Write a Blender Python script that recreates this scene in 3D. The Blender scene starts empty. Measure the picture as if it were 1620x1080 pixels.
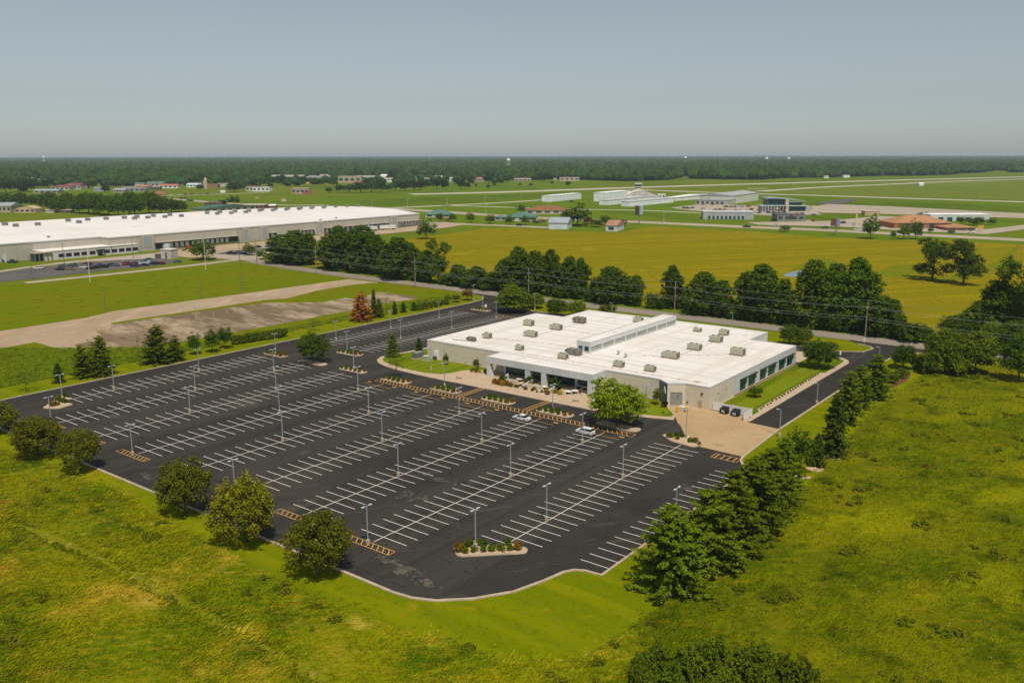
import bpy, bmesh, math, random
import numpy as np
from mathutils import Vector, Matrix
from mathutils.geometry import tessellate_polygon

sc = bpy.context.scene
COL = sc.collection
R = math.radians

# ------------------------------------------------------------------ camera
FPX, PITCH, ROLL, YAW, CAMH = 1380.2, 0.2110517, -0.0016547, -0.6528325, 65.6
_cp, _sp = math.cos(PITCH), math.sin(PITCH)
FW = Vector((math.sin(YAW) * _cp, math.cos(YAW) * _cp, -_sp))
_rt = Vector((math.cos(YAW), -math.sin(YAW), 0))
_up = _rt.cross(FW)
RT = math.cos(ROLL) * _rt + math.sin(ROLL) * _up
UP = -math.sin(ROLL) * _rt + math.cos(ROLL) * _up
cam = bpy.data.cameras.new('camera')
cam.sensor_width = 36
cam.lens = FPX / 1620 * 36
cam.clip_start = 1
cam.clip_end = 120000
camo = bpy.data.objects.new('camera', cam)
COL.objects.link(camo)
camo.matrix_world = Matrix(((RT.x, UP.x, -FW.x, 0), (RT.y, UP.y, -FW.y, 0), (RT.z, UP.z, -FW.z, CAMH), (0, 0, 0, 1)))
sc.camera = camo

# ------------------------------------------------------------------ sky, sun, exposure
SUN_EL, SUN_AZ = 62.5, -38.0            # azimuth of the sun, counter-clockwise from +X
w = bpy.data.worlds.new('World')
sc.world = w
w.use_nodes = True
nt = w.node_tree
bg = nt.nodes['Background']
sky = nt.nodes.new('ShaderNodeTexSky')
sky.sky_type = 'NISHITA'
sky.sun_disc = False
sky.sun_elevation = R(SUN_EL)
sky.sun_rotation = R(90 - SUN_AZ)
sky.altitude = 100
sky.air_density = 1.0
sky.dust_density = 0.5
sky.ozone_density = 3.0
hs = nt.nodes.new('ShaderNodeHueSaturation')
hs.inputs['Saturation'].default_value = 0.36
nt.links.new(sky.outputs[0], hs.inputs['Color'])
tint = nt.nodes.new('ShaderNodeMix'); tint.data_type = 'RGBA'; tint.blend_type = 'MULTIPLY'
tint.inputs[0].default_value = 1.0
tint.inputs[7].default_value = (.92, 1.0, 1.02, 1)
nt.links.new(hs.outputs[0], tint.inputs[6])
nt.links.new(tint.outputs[2], bg.inputs['Color'])
bg.inputs['Strength'].default_value = 0.075
sl = bpy.data.lights.new('sun', 'SUN')
sl.energy = 3.6
sl.angle = R(0.6)
sl.color = (1.0, 0.94, 0.84)
so = bpy.data.objects.new('sun', sl)
COL.objects.link(so)
sd = Vector((math.cos(R(SUN_AZ)) * math.cos(R(SUN_EL)), math.sin(R(SUN_AZ)) * math.cos(R(SUN_EL)), math.sin(R(SUN_EL))))
so.rotation_euler = sd.to_track_quat('Z', 'Y').to_euler()
so.location = sd * 200
sc.view_settings.view_transform = 'Standard'
sc.view_settings.look = 'None'
sc.view_settings.exposure = 0.0
sc.view_settings.gamma = 1.0
sc.view_settings.use_curve_mapping = False
sc.cycles.max_bounces = 5
sc.cycles.diffuse_bounces = 2
sc.cycles.glossy_bounces = 2
sc.cycles.transmission_bounces = 3
sc.cycles.volume_bounces = 0
sc.cycles.transparent_max_bounces = 4
sc.cycles.caustics_reflective = False
sc.cycles.caustics_refractive = False
sc.cycles.use_denoising = False
sc.cycles.use_adaptive_sampling = True
sc.cycles.adaptive_threshold = 0.01

# ------------------------------------------------------------------ helpers
def G(px, py, z=0.0):
    """ground point (at height z) of a place measured on the photograph"""
    d = FW + RT * ((px - 810) / FPX) - UP * ((py - 540) / FPX)
    t = (z - CAMH) / d.z
    return Vector((d.x * t, d.y * t, z))

def P(pts, z=0.0):
    return [tuple(G(x, y, z)[:2]) for x, y in pts]

def dist(p):
    return math.sqrt(p[0] ** 2 + p[1] ** 2 + (CAMH) ** 2)

def hgt(bx, by, ty):
    """height of an upright thing standing at pixel (bx,by) whose top shows at row ty"""
    g = G(bx, by)
    k = (540 - ty) / FPX
    # (z-point - cam) . UP / . FW = k
    a = Vector((g.x, g.y, -CAMH))
    n = UP - FW * k
    return -a.dot(n) / n.z

def wid(bx, by, wpx):
    g = G(bx, by)
    return wpx / FPX * Vector((g.x, g.y, -CAMH)).dot(FW)

ORD = ['first', 'second', 'third', 'fourth', 'fifth', 'sixth', 'seventh', 'eighth', 'ninth', 'tenth', 'eleventh', 'twelfth',
       'thirteenth', 'fourteenth', 'fifteenth', 'sixteenth', 'seventeenth', 'eighteenth', 'nineteenth']
def ordn(i):
    if i < 19: return ORD[i]
    t, u = divmod(i + 1, 10)
    T = ['', '', 'twenty', 'thirty', 'forty', 'fifty', 'sixty', 'seventy', 'eighty', 'ninety']
    if u == 0: return T[t][:-1] + 'ieth'
    return T[t] + '-' + ORD[u - 1]

def tag(o, label=None, cat=None, group=None, kind=None):
    if label: o['label'] = label
    if cat: o['category'] = cat
    if group: o['group'] = group
    if kind: o['kind'] = kind
    return o

def empty(name, loc, rz=0.0, label=None, cat=None, group=None, scale=1.0):
    o = bpy.data.objects.new(name, None)
    COL.objects.link(o)
    o.location = loc
    o.rotation_euler = (0, 0, rz)
    o.scale = (scale, scale, scale) if not hasattr(scale, '__len__') else scale
    o.empty_display_size = 0.3
    return tag(o, label, cat, group)

def obj(name, mesh, parent=None, loc=(0, 0, 0), rz=0.0):
    o = bpy.data.objects.new(name, mesh)
    COL.objects.link(o)
    if parent is not None: o.parent = parent
    o.location = loc
    o.rotation_euler = (0, 0, rz)
    return o

class MB:
    """collects simple solids and builds one mesh"""
    def __init__(s): s.v, s.f, s.m = [], [], []
    def face(s, pts, m=0):
        n = len(s.v); s.v += [tuple(p) for p in pts]; s.f.append(tuple(range(n, n + len(pts)))); s.m.append(m)
    def box(s, x0, x1, y0, y1, z0, z1, m=0, rz=0.0, c=(0, 0)):
        n = len(s.v)
        q = [(x0, y0, z0), (x1, y0, z0), (x1, y1, z0), (x0, y1, z0), (x0, y0, z1), (x1, y0, z1), (x1, y1, z1), (x0, y1, z1)]
        if rz:
            a, b = math.cos(rz), math.sin(rz)
            q = [(c[0] + (x - c[0]) * a - (y - c[1]) * b, c[1] + (x - c[0]) * b + (y - c[1]) * a, z) for x, y, z in q]
        s.v += q
        s.f += [(n, n + 3, n + 2, n + 1), (n + 4, n + 5, n + 6, n + 7), (n, n + 1, n + 5, n + 4), (n + 1, n + 2, n + 6, n + 5),
                (n + 2, n + 3, n + 7, n + 6), (n + 3, n, n + 4, n + 7)]
        s.m += [m] * 6
        return s
    def tube(s, p, q, r0, r1=None, n=8, m=0, cap=True):
        r1 = r0 if r1 is None else r1
        p, q = Vector(p), Vector(q)
        d = (q - p).normalized()
        a = d.orthogonal().normalized(); b = d.cross(a)
        k = len(s.v)
        for c, r in ((p, r0), (q, r1)):
            for i in range(n):
                t = 2 * math.pi * i / n
                s.v.append(tuple(c + a * (r * math.cos(t)) + b * (r * math.sin(t))))
        for i in range(n):
            j = (i + 1) % n
            s.f.append((k + i, k + j, k + n + j, k + n + i)); s.m.append(m)
        if cap:
            s.f.append(tuple(k + n + i for i in range(n))); s.m.append(m)
            s.f.append(tuple(k + n - 1 - i for i in range(n))); s.m.append(m)
        return s
    def lathe(s, prof, n=12, m=0, c=(0, 0)):
        k = len(s.v)
        for r, z in prof:
            for i in range(n):
                t = 2 * math.pi * i / n
                s.v.append((c[0] + r * math.cos(t), c[1] + r * math.sin(t), z))
        for a in range(len(prof) - 1):
            for i in range(n):
                j = (i + 1) % n
                s.f.append((k + a * n + i, k + a * n + j, k + (a + 1) * n + j, k + (a + 1) * n + i)); s.m.append(m)
        s.f.append(tuple(k + (len(prof) - 1) * n + i for i in range(n))); s.m.append(m)
        return s
    def poly(s, pts, z, m=0):
        pts = ccw(pts)
        k = len(s.v)
        s.v += [(x, y, z) for x, y in pts]
        for t in tessellate_polygon([[Vector((x, y, 0)) for x, y in pts]]):
            a, b, c = t
            A, B, C = pts[a], pts[b], pts[c]
            if (B[0] - A[0]) * (C[1] - A[1]) - (B[1] - A[1]) * (C[0] - A[0]) < 0: b, c = c, b
            s.f.append((k + a, k + b, k + c)); s.m.append(m)
        return s
    def prism(s, pts, z0, z1, m=0, ms=None):
        pts = ccw(pts)
        s.poly(pts, z1, m)
        n = len(pts)
        for i in range(n):
            a, b = pts[i], pts[(i + 1) % n]
            s.face([(a[0], a[1], z0), (b[0], b[1], z0), (b[0], b[1], z1), (a[0], a[1], z1)], m if ms is None else ms)
        return s
    def mesh(s, name, mats, smooth=False):
        me = bpy.data.meshes.new(name)
        me.from_pydata(s.v, [], s.f)
        for t in (mats if isinstance(mats, (list, tuple)) else [mats]): me.materials.append(t)
        if any(s.m): me.polygons.foreach_set('material_index', s.m)
        if smooth: me.polygons.foreach_set('use_smooth', [True] * len(s.f))
        me.update()
        return me
    def build(s, name, mats, parent=None, label=None, cat=None, group=None, kind=None, smooth=False, loc=(0, 0, 0), rz=0.0):
        return tag(obj(name, s.mesh(name, mats, smooth), parent, loc, rz), label, cat, group, kind)

def ccw(p):
    p = list(p)
    a = sum(p[i][0] * p[(i + 1) % len(p)][1] - p[(i + 1) % len(p)][0] * p[i][1] for i in range(len(p)))
    return p if a > 0 else p[::-1]

def smooth_poly(p, n=6, closed=True):
    out = []
    L = len(p)
    rng = range(L) if closed else range(L - 1)
    for i in rng:
        g = (lambda k: p[k % L]) if closed else (lambda k: p[min(max(k, 0), L - 1)])
        a, b, c, d = g(i - 1), g(i), g(i + 1), g(i + 2)
        for k in range(n):
            t = k / n
            out.append(tuple(0.5 * (2 * b[j] + (c[j] - a[j]) * t + (2 * a[j] - 5 * b[j] + 4 * c[j] - d[j]) * t * t +
                                    (3 * b[j] - a[j] - 3 * c[j] + d[j]) * t ** 3) for j in (0, 1)))
    if not closed: out.append(tuple(p[-1]))
    return out

def rounded(pts, r, n=5):
    """round every corner of a polygon"""
    out = []
    L = len(pts)
    for i in range(L):
        b = Vector(pts[i]); a = Vector(pts[i - 1]); c = Vector(pts[(i + 1) % L])
        u = (a - b); v = (c - b)
        rr = min(r[i] if hasattr(r, '__len__') else r, u.length * .48, v.length * .48)
        u.normalize(); v.normalize()
        p, q = b + u * rr, b + v * rr
        for k in range(n + 1):
            t = k / n
            out.append(tuple(p * (1 - t) ** 2 + b * (2 * t * (1 - t)) + q * t * t))
    return out

def offset(pts, w, closed):
    L = len(pts); out = []
    for i in range(L):
        p = Vector(pts[i])
        a = Vector(pts[i - 1]) if (closed or i > 0) else None
        c = Vector(pts[(i + 1) % L]) if (closed or i < L - 1) else None
        n = Vector((0, 0))
        for s, e in ((a, p), (p, c)):
            if s is None or e is None: continue
            d = (e - s)
            if d.length < 1e-6: continue
            d.normalize(); n += Vector((-d.y, d.x))
        if n.length < 1e-6: n = Vector((0, 1))
        n.normalize()
        out.append(tuple(p + n * w))
    return out

def ribbon(mb, pts, w, z0, z1, closed=False, m=0):
    A, B = offset(pts, w / 2, closed), offset(pts, -w / 2, closed)
    L = len(pts)
    for i in range(L if closed else L - 1):
        j = (i + 1) % L
        a, b, c, d = B[i], B[j], A[j], A[i]
        mb.face([(*a, z1), (*b, z1), (*c, z1), (*d, z1)], m)
        if z1 - z0 > .03:
            mb.face([(*a, z0), (*b, z0), (*b, z1), (*a, z1)], m)
            mb.face([(*c, z0), (*d, z0), (*d, z1), (*c, z1)], m)
    return mb

def fastmesh(name, v, nper, mats, mi=None):
    """numpy vertices, faces are consecutive runs of nper vertices"""
    v = np.asarray(v, dtype=np.float32).reshape(-1, 3)
    nf = len(v) // nper
    me = bpy.data.meshes.new(name)
    me.vertices.add(len(v)); me.vertices.foreach_set('co', v.ravel())
    me.loops.add(nf * nper); me.loops.foreach_set('vertex_index', np.arange(nf * nper, dtype=np.int32))
    me.polygons.add(nf)
    me.polygons.foreach_set('loop_start', np.arange(0, nf * nper, nper, dtype=np.int32))
    me.polygons.foreach_set('loop_total', np.full(nf, nper, dtype=np.int32))
    for t in (mats if isinstance(mats, (list, tuple)) else [mats]): me.materials.append(t)
    if mi is not None: me.polygons.foreach_set('material_index', np.asarray(mi, dtype=np.int32))
    me.update(); me.validate()
    return me

# ------------------------------------------------------------------ materials
def mat(name, base, rough=0.8, layers=(), coord='W', spec=0.25, metal=0.0, bump=None, rand=0.0, transl=0.0):
    """layers: (scale, colour, lo, hi, detail, stretch(x,y,z), rot_z) noise masks laid over the base colour"""
    m = bpy.data.materials.new(name)
    m.use_nodes = True
    nt = m.node_tree; N = nt.nodes; Lk = nt.links
    bs = N['Principled BSDF']
    bs.inputs['Roughness'].default_value = rough
    bs.inputs['Metallic'].default_value = metal
    bs.inputs['Specular IOR Level'].default_value = spec
    bs.inputs['Base Color'].default_value = (*base, 1)
    src = None
    if layers or bump:
        if coord == 'W': src = N.new('ShaderNodeNewGeometry').outputs['Position']
        else: src = N.new('ShaderNodeTexCoord').outputs['Object']
    cur = None
    def noise(scale, detail, st, rz):
        s = src
        if st != (1, 1, 1) or rz:
            if rz:
                mp0 = N.new('ShaderNodeMapping'); mp0.inputs['Rotation'].default_value = (0, 0, rz)
                Lk.new(s, mp0.inputs[0]); s = mp0.outputs[0]
            mp = N.new('ShaderNodeMapping'); mp.inputs['Scale'].default_value = st
            Lk.new(s, mp.inputs[0]); s = mp.outputs[0]
        t = N.new('ShaderNodeTexNoise'); t.inputs['Scale'].default_value = scale; t.inputs['Detail'].default_value = detail
        t.inputs['Roughness'].default_value = .6
        Lk.new(s, t.inputs['Vector'])
        return t.outputs['Fac']
    for la in layers:
        scale, col, lo, hi = la[:4]
        det = la[4] if len(la) > 4 else 3
        st = la[5] if len(la) > 5 else (1, 1, 1)
        rz = la[6] if len(la) > 6 else 0
        amt = la[7] if len(la) > 7 else 1
        f = noise(scale, det, st, rz)
        mr = N.new('ShaderNodeMapRange'); mr.inputs[1].default_value = lo; mr.inputs[2].default_value = hi
        mr.inputs[4].default_value = amt
        Lk.new(f, mr.inputs[0])
        mx = N.new('ShaderNodeMix'); mx.data_type = 'RGBA'
        Lk.new(mr.outputs[0], mx.inputs[0])
        if cur is None: mx.inputs[6].default_value = (*base, 1)
        else: Lk.new(cur, mx.inputs[6])
        mx.inputs[7].default_value = (*col, 1)
        cur = mx.outputs[2]
    if rand:
        oi = N.new('ShaderNodeObjectInfo')
        h = N.new('ShaderNodeHueSaturation')
        if cur is None: h.inputs['Color'].default_value = (*base, 1)
        else: Lk.new(cur, h.inputs['Color'])
        r1 = N.new('ShaderNodeMapRange'); r1.inputs[3].default_value = 1 - rand; r1.inputs[4].default_value = 1 + rand
        Lk.new(oi.outputs['Random'], r1.inputs[0]); Lk.new(r1.outputs[0], h.inputs['Value'])
        r2 = N.new('ShaderNodeMapRange'); r2.inputs[3].default_value = .5 - rand * .06; r2.inputs[4].default_value = .5 + rand * .05
        mu = N.new('ShaderNodeMath'); mu.operation = 'MULTIPLY'; mu.inputs[1].default_value = 7.31
        fr = N.new('ShaderNodeMath'); fr.operation = 'FRACT'
        Lk.new(oi.outputs['Random'], mu.inputs[0]); Lk.new(mu.outputs[0], fr.inputs[0]); Lk.new(fr.outputs[0], r2.inputs[0])
        Lk.new(r2.outputs[0], h.inputs['Hue'])
        cur = h.outputs[0]
    if cur is not None: Lk.new(cur, bs.inputs['Base Color'])
    if bump:
        f = noise(bump[0], 4, bump[2] if len(bump) > 2 else (1, 1, 1), 0)
        b = N.new('ShaderNodeBump'); b.inputs['Strength'].default_value = bump[1]; b.inputs['Distance'].default_value = bump[3] if len(bump) > 3 else .1
        Lk.new(f, b.inputs['Height']); Lk.new(b.outputs[0], bs.inputs['Normal'])
    if transl:
        tr = N.new('ShaderNodeBsdfTranslucent')
        if cur is not None: Lk.new(cur, tr.inputs['Color'])
        else: tr.inputs['Color'].default_value = (*base, 1)
        ms = N.new('ShaderNodeMixShader'); ms.inputs[0].default_value = transl
        Lk.new(bs.outputs[0], ms.inputs[1]); Lk.new(tr.outputs[0], ms.inputs[2])
        Lk.new(ms.outputs[0], N['Material Output'].inputs['Surface'])
    return m

def glass(name, col, rough=.08, spec=.6):
    return mat(name, col, rough, spec=spec)

def scatter(name, pts, scl, rot, objs, label, cat, rng):
    """one stuff object: copies of small meshes instanced on points by geometry nodes"""
    me = bpy.data.meshes.new(name)
    n = len(pts)
    me.vertices.add(n); me.vertices.foreach_set('co', np.asarray(pts, dtype=np.float32).ravel())
    for nm, ty, dat in (('s', 'FLOAT_VECTOR', np.asarray(scl, dtype=np.float32).ravel()), ('r', 'FLOAT_VECTOR', np.asarray(rot, dtype=np.float32).ravel())):
        a = me.attributes.new(nm, ty, 'POINT'); a.data.foreach_set('vector', dat)
    a = me.attributes.new('k', 'INT', 'POINT'); a.data.foreach_set('value', rng.integers(0, len(objs), n).astype(np.int32))
    o = obj(name, me)
    c = bpy.data.collections.new(name + '_kit')
    for q in objs: c.objects.link(q)
    ng = bpy.data.node_groups.new(name + '_scatter', 'GeometryNodeTree')
    ng.interface.new_socket('Geometry', in_out='INPUT', socket_type='NodeSocketGeometry')
    ng.interface.new_socket('Geometry', in_out='OUTPUT', socket_type='NodeSocketGeometry')
    N, Lk = ng.nodes, ng.links
    gi, go = N.new('NodeGroupInput'), N.new('NodeGroupOutput')
    ip = N.new('GeometryNodeInstanceOnPoints'); ci = N.new('GeometryNodeCollectionInfo')
    ci.inputs['Collection'].default_value = c
    ci.inputs['Separate Children'].default_value = True
    ci.inputs['Reset Children'].default_value = True
    ip.inputs['Pick Instance'].default_value = True
    def na(nm, ty):
        x = N.new('GeometryNodeInputNamedAttribute'); x.data_type = ty; x.inputs['Name'].default_value = nm
        return [s for s in x.outputs if s.enabled and s.name == 'Attribute'][0]
    Lk.new(gi.outputs[0], ip.inputs['Points']); Lk.new(ci.outputs[0], ip.inputs['Instance'])
    Lk.new(na('k', 'INT'), ip.inputs['Instance Index'])
    Lk.new(na('r', 'FLOAT_VECTOR'), ip.inputs['Rotation']); Lk.new(na('s', 'FLOAT_VECTOR'), ip.inputs['Scale'])
    Lk.new(ip.outputs[0], go.inputs[0])
    md = o.modifiers.new('scatter', 'NODES'); md.node_group = ng
    return tag(o, label, cat, kind='stuff')

def sheet(name, pts, z, m, label=None, kind='structure', parent=None):
    return MB().poly(pts, z).build(name, m, parent, label=label, kind=kind)
# ------------------------------------------------------------------ ground colours
rng = np.random.default_rng(7)
random.seed(7)
def veg(name, base, layers, k=(1, 1, 1), **kw):
    f = lambda c: tuple(x * y for x, y in zip(c, k))
    return mat(name, f(base), 1.0, [(l[0], f(l[1])) + tuple(l[2:]) for l in layers], spec=0.0, **kw)
m_field = veg('airfield_turf', (.115, .180, .026), [(.0016, (.15, .175, .04), .45, .62, 4), (.012, (.085, .14, .022), .5, .66, 4, (1, .25, 1), R(-52)), (.3, (.13, .19, .04), .5, .75, 2)], (.95, .92, .25))
m_rough = veg('rough_grass', (.105, .180, .010), [(.035, (.13, .17, .018), .45, .65, 5), (.15, (.05, .095, .008), .55, .75, 4), (1.3, (.14, .20, .02), .5, .8, 3)], (1.22, .90, .15), bump=(1.1, .6, (1, 1, 1), .5))
MEADOW = [(.028, (.085, .120, .007), .42, .58, 5), (.075, (.215, .225, .012), .50, .66, 6, (1, .5, 1), R(30)), (.06, (.235, .185, .04), .60, .72, 5), (.10, (.045, .075, .005), .54, .68, 6),
               (.9, (.20, .19, .020), .5, .75, 4, (1, .35, 1), R(40)), (3.5, (.075, .09, .008), .52, .78, 3)]
DRY = [(.04, (.125, .160, .006), .42, .56, 6), (.07, (.36, .27, .085), .53, .66, 7), (.09, (.070, .115, .005), .55, .68, 6), (.9, (.27, .225, .03), .48, .72, 4, (1, .35, 1), R(50)), (3.5, (.13, .13, .012), .54, .8, 3), (.25, (.40, .32, .13), .62, .72, 6, (1, .4, 1), R(60))]
m_meadow = veg('meadow_grass', (.150, .150, .010), MEADOW, (1.1, 1, .3), bump=(2.2, .8, (1, 1, 1), .4))
m_tuft = veg('meadow_blades', (.155, .17, .012), MEADOW, (2.05, 2.0, .35), transl=.4)
m_dry = veg('dry_meadow', (.205, .200, .008), DRY, (1.1, 1.08, .4), bump=(2.2, .8, (1, 1, 1), .4))
m_dtuft = veg('dry_blades', (.215, .210, .010), DRY, (2.0, 2.05, .5), transl=.4)
m_lawn = veg('mown_lawn', (.130, .182, .014), [(.05, (.175, .195, .026), .45, .68, 5), (.30, (.105, .160, .012), .42, .58, 1, (.03, 1, 1), R(2)), (.16, (.22, .20, .05), .60, .74, 6), (2.5, (.15, .20, .02), .5, .8, 3), (.7, (.085, .130, .01), .54, .72, 5)], (1.28, 1.04, .10), bump=(3, .5, (1, 1, 1), .15))
m_lawn2 = veg('striped_lawn', (.088, .150, .012), [(.32, (.155, .225, .026), .46, .54, 0, (1, .004, 1), R(0)), (.06, (.15, .17, .02), .5, .7, 4), (3, (.07, .12, .01), .5, .8, 3)], (1.1, .95, .3))
m_crop = veg('ripening_crop', (.225, .174, .011), [(.012, (.180, .158, .011), .42, .62, 5, (1, .5, 1), R(25)), (.05, (.265, .205, .016), .5, .68, 4), (.55, (.125, .112, .008), .52, .72, 4, (1, .3, 1), R(12)), (.09, (.14, .14, .012), .58, .75, 5, (1, .18, 1), R(70)), (.11, (.17, .15, .01), .5, .54, 1, (1, .01, 1), R(35)), (2.2, (.15, .125, .006), .5, .7, 3), (.9, (.31, .24, .02), .56, .7, 4)], (1.14, 1.12, .35), bump=(.8, .7, (1, .5, 1), .6))
m_swale = veg('swale_grass', (.13, .19, .012), [(.08, (.2, .19, .02), .45, .65, 4), (.5, (.07, .12, .01), .5, .75, 3)], (1.1, .9, .3))
m_asph = mat('fresh_asphalt', (0.0367, 0.0326, 0.0272), .82, [(.02, (0.0437, 0.0385, 0.0313), .42, .62, 5), (.09, (0.0296, 0.0266, 0.0231), .48, .64, 4), (.35, (0.0429, 0.0370, 0.0299), .5, .7, 6), (6, (0.0281, 0.0252, 0.0218), .45, .8, 2),
             (.16, (0.0484, 0.0429, 0.0354), .50, .60, 2, (1, .015, 1), R(0)), (.045, (.092, .078, .058), .635, .70, 6, (1, .6, 1), R(20)), (.5, (0.0585, 0.0511, 0.0408), .60, .64, 8, (1, .12, 1), R(35)), (.35, (0.0203, 0.0185, 0.0163), .655, .665, 9), (.016, (0.0624, 0.0540, 0.0422), .60, .74, 7),
             (.30, (.085, .074, .058), .70, .73, 7), (.22, (0.0187, 0.0170, 0.0156), .675, .69, 8, (1, 4, 1))], spec=.15, bump=(5, .15))
m_conc = mat('apron_concrete', (.43, .285, .14), .9, [(.07, (.48, .33, .175), .42, .62, 5), (.25, (.35, .225, .11), .55, .72, 6), (.18, (.40, .20, .09), .66, .74, 5), (4, (.36, .26, .155), .5, .8, 2)])
m_kerb = mat('kerb_concrete', (.42, .33, .22), .85, [(.4, (.50, .41, .29), .45, .65, 4), (2, (.32, .25, .16), .55, .75, 3)])
m_walk = mat('walk_concrete', (.47, .35, .235), .85, [(.25, (.53, .41, .29), .45, .65, 5), (.9, (.38, .28, .18), .56, .74, 5)])
m_gravel = mat('tan_gravel', (.52, .37, .235), .9, [(1.2, (.42, .29, .18), .45, .7, 5), (5, (.60, .45, .31), .5, .75, 3)], bump=(6, .5))
m_road = mat('road_surface', (.265, .215, .165), .9, [(.03, (.30, .25, .195), .4, .6, 5), (.22, (.225, .18, .14), .5, .7, 4, (.06, 1, 1)), (3, (.22, .18, .14), .5, .8, 2)])
m_tan = mat('old_concrete', (.39, .285, .180), .9, [(.03, (.35, .24, .14), .42, .6, 5), (.12, (.48, .35, .22), .5, .68, 5, (1, .3, 1), R(-30)), (.5, (.20, .155, .10), .6, .72, 6), (.3, (.13, .15, .04), .66, .72, 6)])
m_slab = mat('weathered_slab', (.225, .155, .090), .9, [(.02, (.17, .115, .066), .4, .58, 4), (.08, (.40, .30, .19), .47, .60, 7, (.3, 1, 1), R(10)), (.3, (.13, .088, .05), .56, .66, 7, (.5, 1, 1)), (.5, (.13, .095, .06), .55, .75, 5, (.4, 1, 1)), (.22, (.13, .14, .04), .66, .72, 5)])
m_white = mat('white_paint', (.74, .68, .60), .7, [(1.5, (.60, .54, .47), .5, .7, 4)])
m_yellow = mat('yellow_paint', (.62, .33, .075), .7, [(1.5, (.48, .25, .06), .5, .7, 4)])
m_dark = mat('shaded_woods_floor', (.035, .06, .010), .95, [(.02, (.05, .08, .012), .4, .6, 4)], spec=0)  # shade under the far trees put into the ground colour
m_water = mat('pond_water', (.10, .15, .19), .08, spec=.8)

# ------------------------------------------------------------------ ground sheets
def disc(r, n=96): return [(r * math.cos(2 * math.pi * i / n), r * math.sin(2 * math.pi * i / n)) for i in range(n)]
MB().poly(disc(22500), 0.0).build('ground', m_field, label='wide flat green land reaching the horizon', kind='structure')
sheet('dry_meadow', [(-470, -138), (-40, -138), (-62, 60), (-66, 88), (-261, 88), (-261, 60)], .023, m_dry, 'straw tinted tall meadow below the near kerb')
sheet('meadow', [(-480, -140), (190, -140), (190, 316), (-262, 316), (-262, 60)], .02, m_meadow, 'tall olive and straw coloured meadow grass around the parking lot')
rough = [(-760, 20), (-420, -140), (-262, 60), (-262, 318), (-345, 320), (-400, 322), (-455, 328)] + P([(330, 421), (150, 437), (0, 452), (-120, 463)])
sheet('rough_field', rough, .025, m_rough, 'bright green rough grass field beside the old concrete drive')
crop = [(-420, 342), (190, 340), (190, 800)] + P([(1660, 390), (1500, 380), (1400, 380), (1300, 375), (1200, 367), (1100, 362), (1040, 358), (1010, 362), (980, 368), (900, 366), (820, 361), (770, 361), (700, 371), (620, 382), (540, 392)])
sheet('crop_field', crop, .03, m_crop, 'wide golden green crop field beyond the roadside trees')
outer = [(-264, 76)] + P([(60, 727), (170, 768), (330, 858), (460, 922), (560, 968), (700, 1015), (830, 1046), (930, 1034), (1010, 985), (1065, 946), (1130, 905), (1200, 855), (1290, 752), (1340, 700), (1375, 655), (1432, 612), (1470, 585)]) + [(-58, 317), (-264, 317)]
sheet('lawn', outer, .04, m_lawn, 'mown lawn strip all round the parking lot')
tan = P([(-80, 538), (0, 524), (137, 502.6), (181, 492), (300, 476), (420, 460), (490, 450), (552, 441.5), (600, 447), (560, 450), (500, 460), (455, 472), (420, 474.5), (330, 488), (174, 511), (200, 520), (150, 545), (112, 557), (90, 551), (56, 541.5), (0, 551), (-80, 562)])
sheet('concrete_drive', tan, .05, m_tan, 'cracked tan concrete drive crossing the green field')
slab = P([(174, 514), (300, 495), (420, 479), (460, 479), (512, 478), (547, 471), (562, 473.5), (583, 467.2), (599, 462), (648, 467.5), (663, 472.5), (620, 478), (558, 491), (507, 500), (470, 508), (367, 526), (298, 538.5), (240, 548), (189, 557.5), (160, 556.5), (112.6, 557.5), (122, 550), (118, 545), (140, 541), (133, 535), (160, 531), (152, 524), (176, 520)])
sheet('old_slab', slab, .06, m_slab, 'weathered brown foundation slab left in the field')
ribbon(MB(), smooth_poly([(260, 322), (60, 322), (-80, 323), (-150, 324), (-290, 325.5), (-340, 326), (-395, 328.5), (-445, 334), (-475, 343), (-492, 360)], 6, False), 10.5, 0, .09).build('road', m_road, label='pale two lane road running behind the long building', kind='structure')
for pts in ([(1212, 441), (1240, 434), (1262, 421), (1292, 409), (1320, 411), (1330, 428), (1262, 427), (1238, 437)], [(1395, 425), (1440, 418), (1470, 428), (1460, 440), (1430, 441), (1400, 437)], [(1470, 441), (1530, 430), (1575, 414), (1600, 395), (1612, 387), (1605, 400), (1590, 418), (1560, 436), (1500, 447)]):
    sheet('grass_swale', smooth_poly(P(pts), 4), .045, m_swale, 'bright green grassy dip in the crop field')
sheet('pond', smooth_poly(P([(1239, 435.8), (1250, 431), (1262, 428.6), (1276, 429), (1277, 436), (1262, 438), (1248, 437.6)]), 4), .06, m_water, 'small pale pond at the foot of the field trees')

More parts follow.
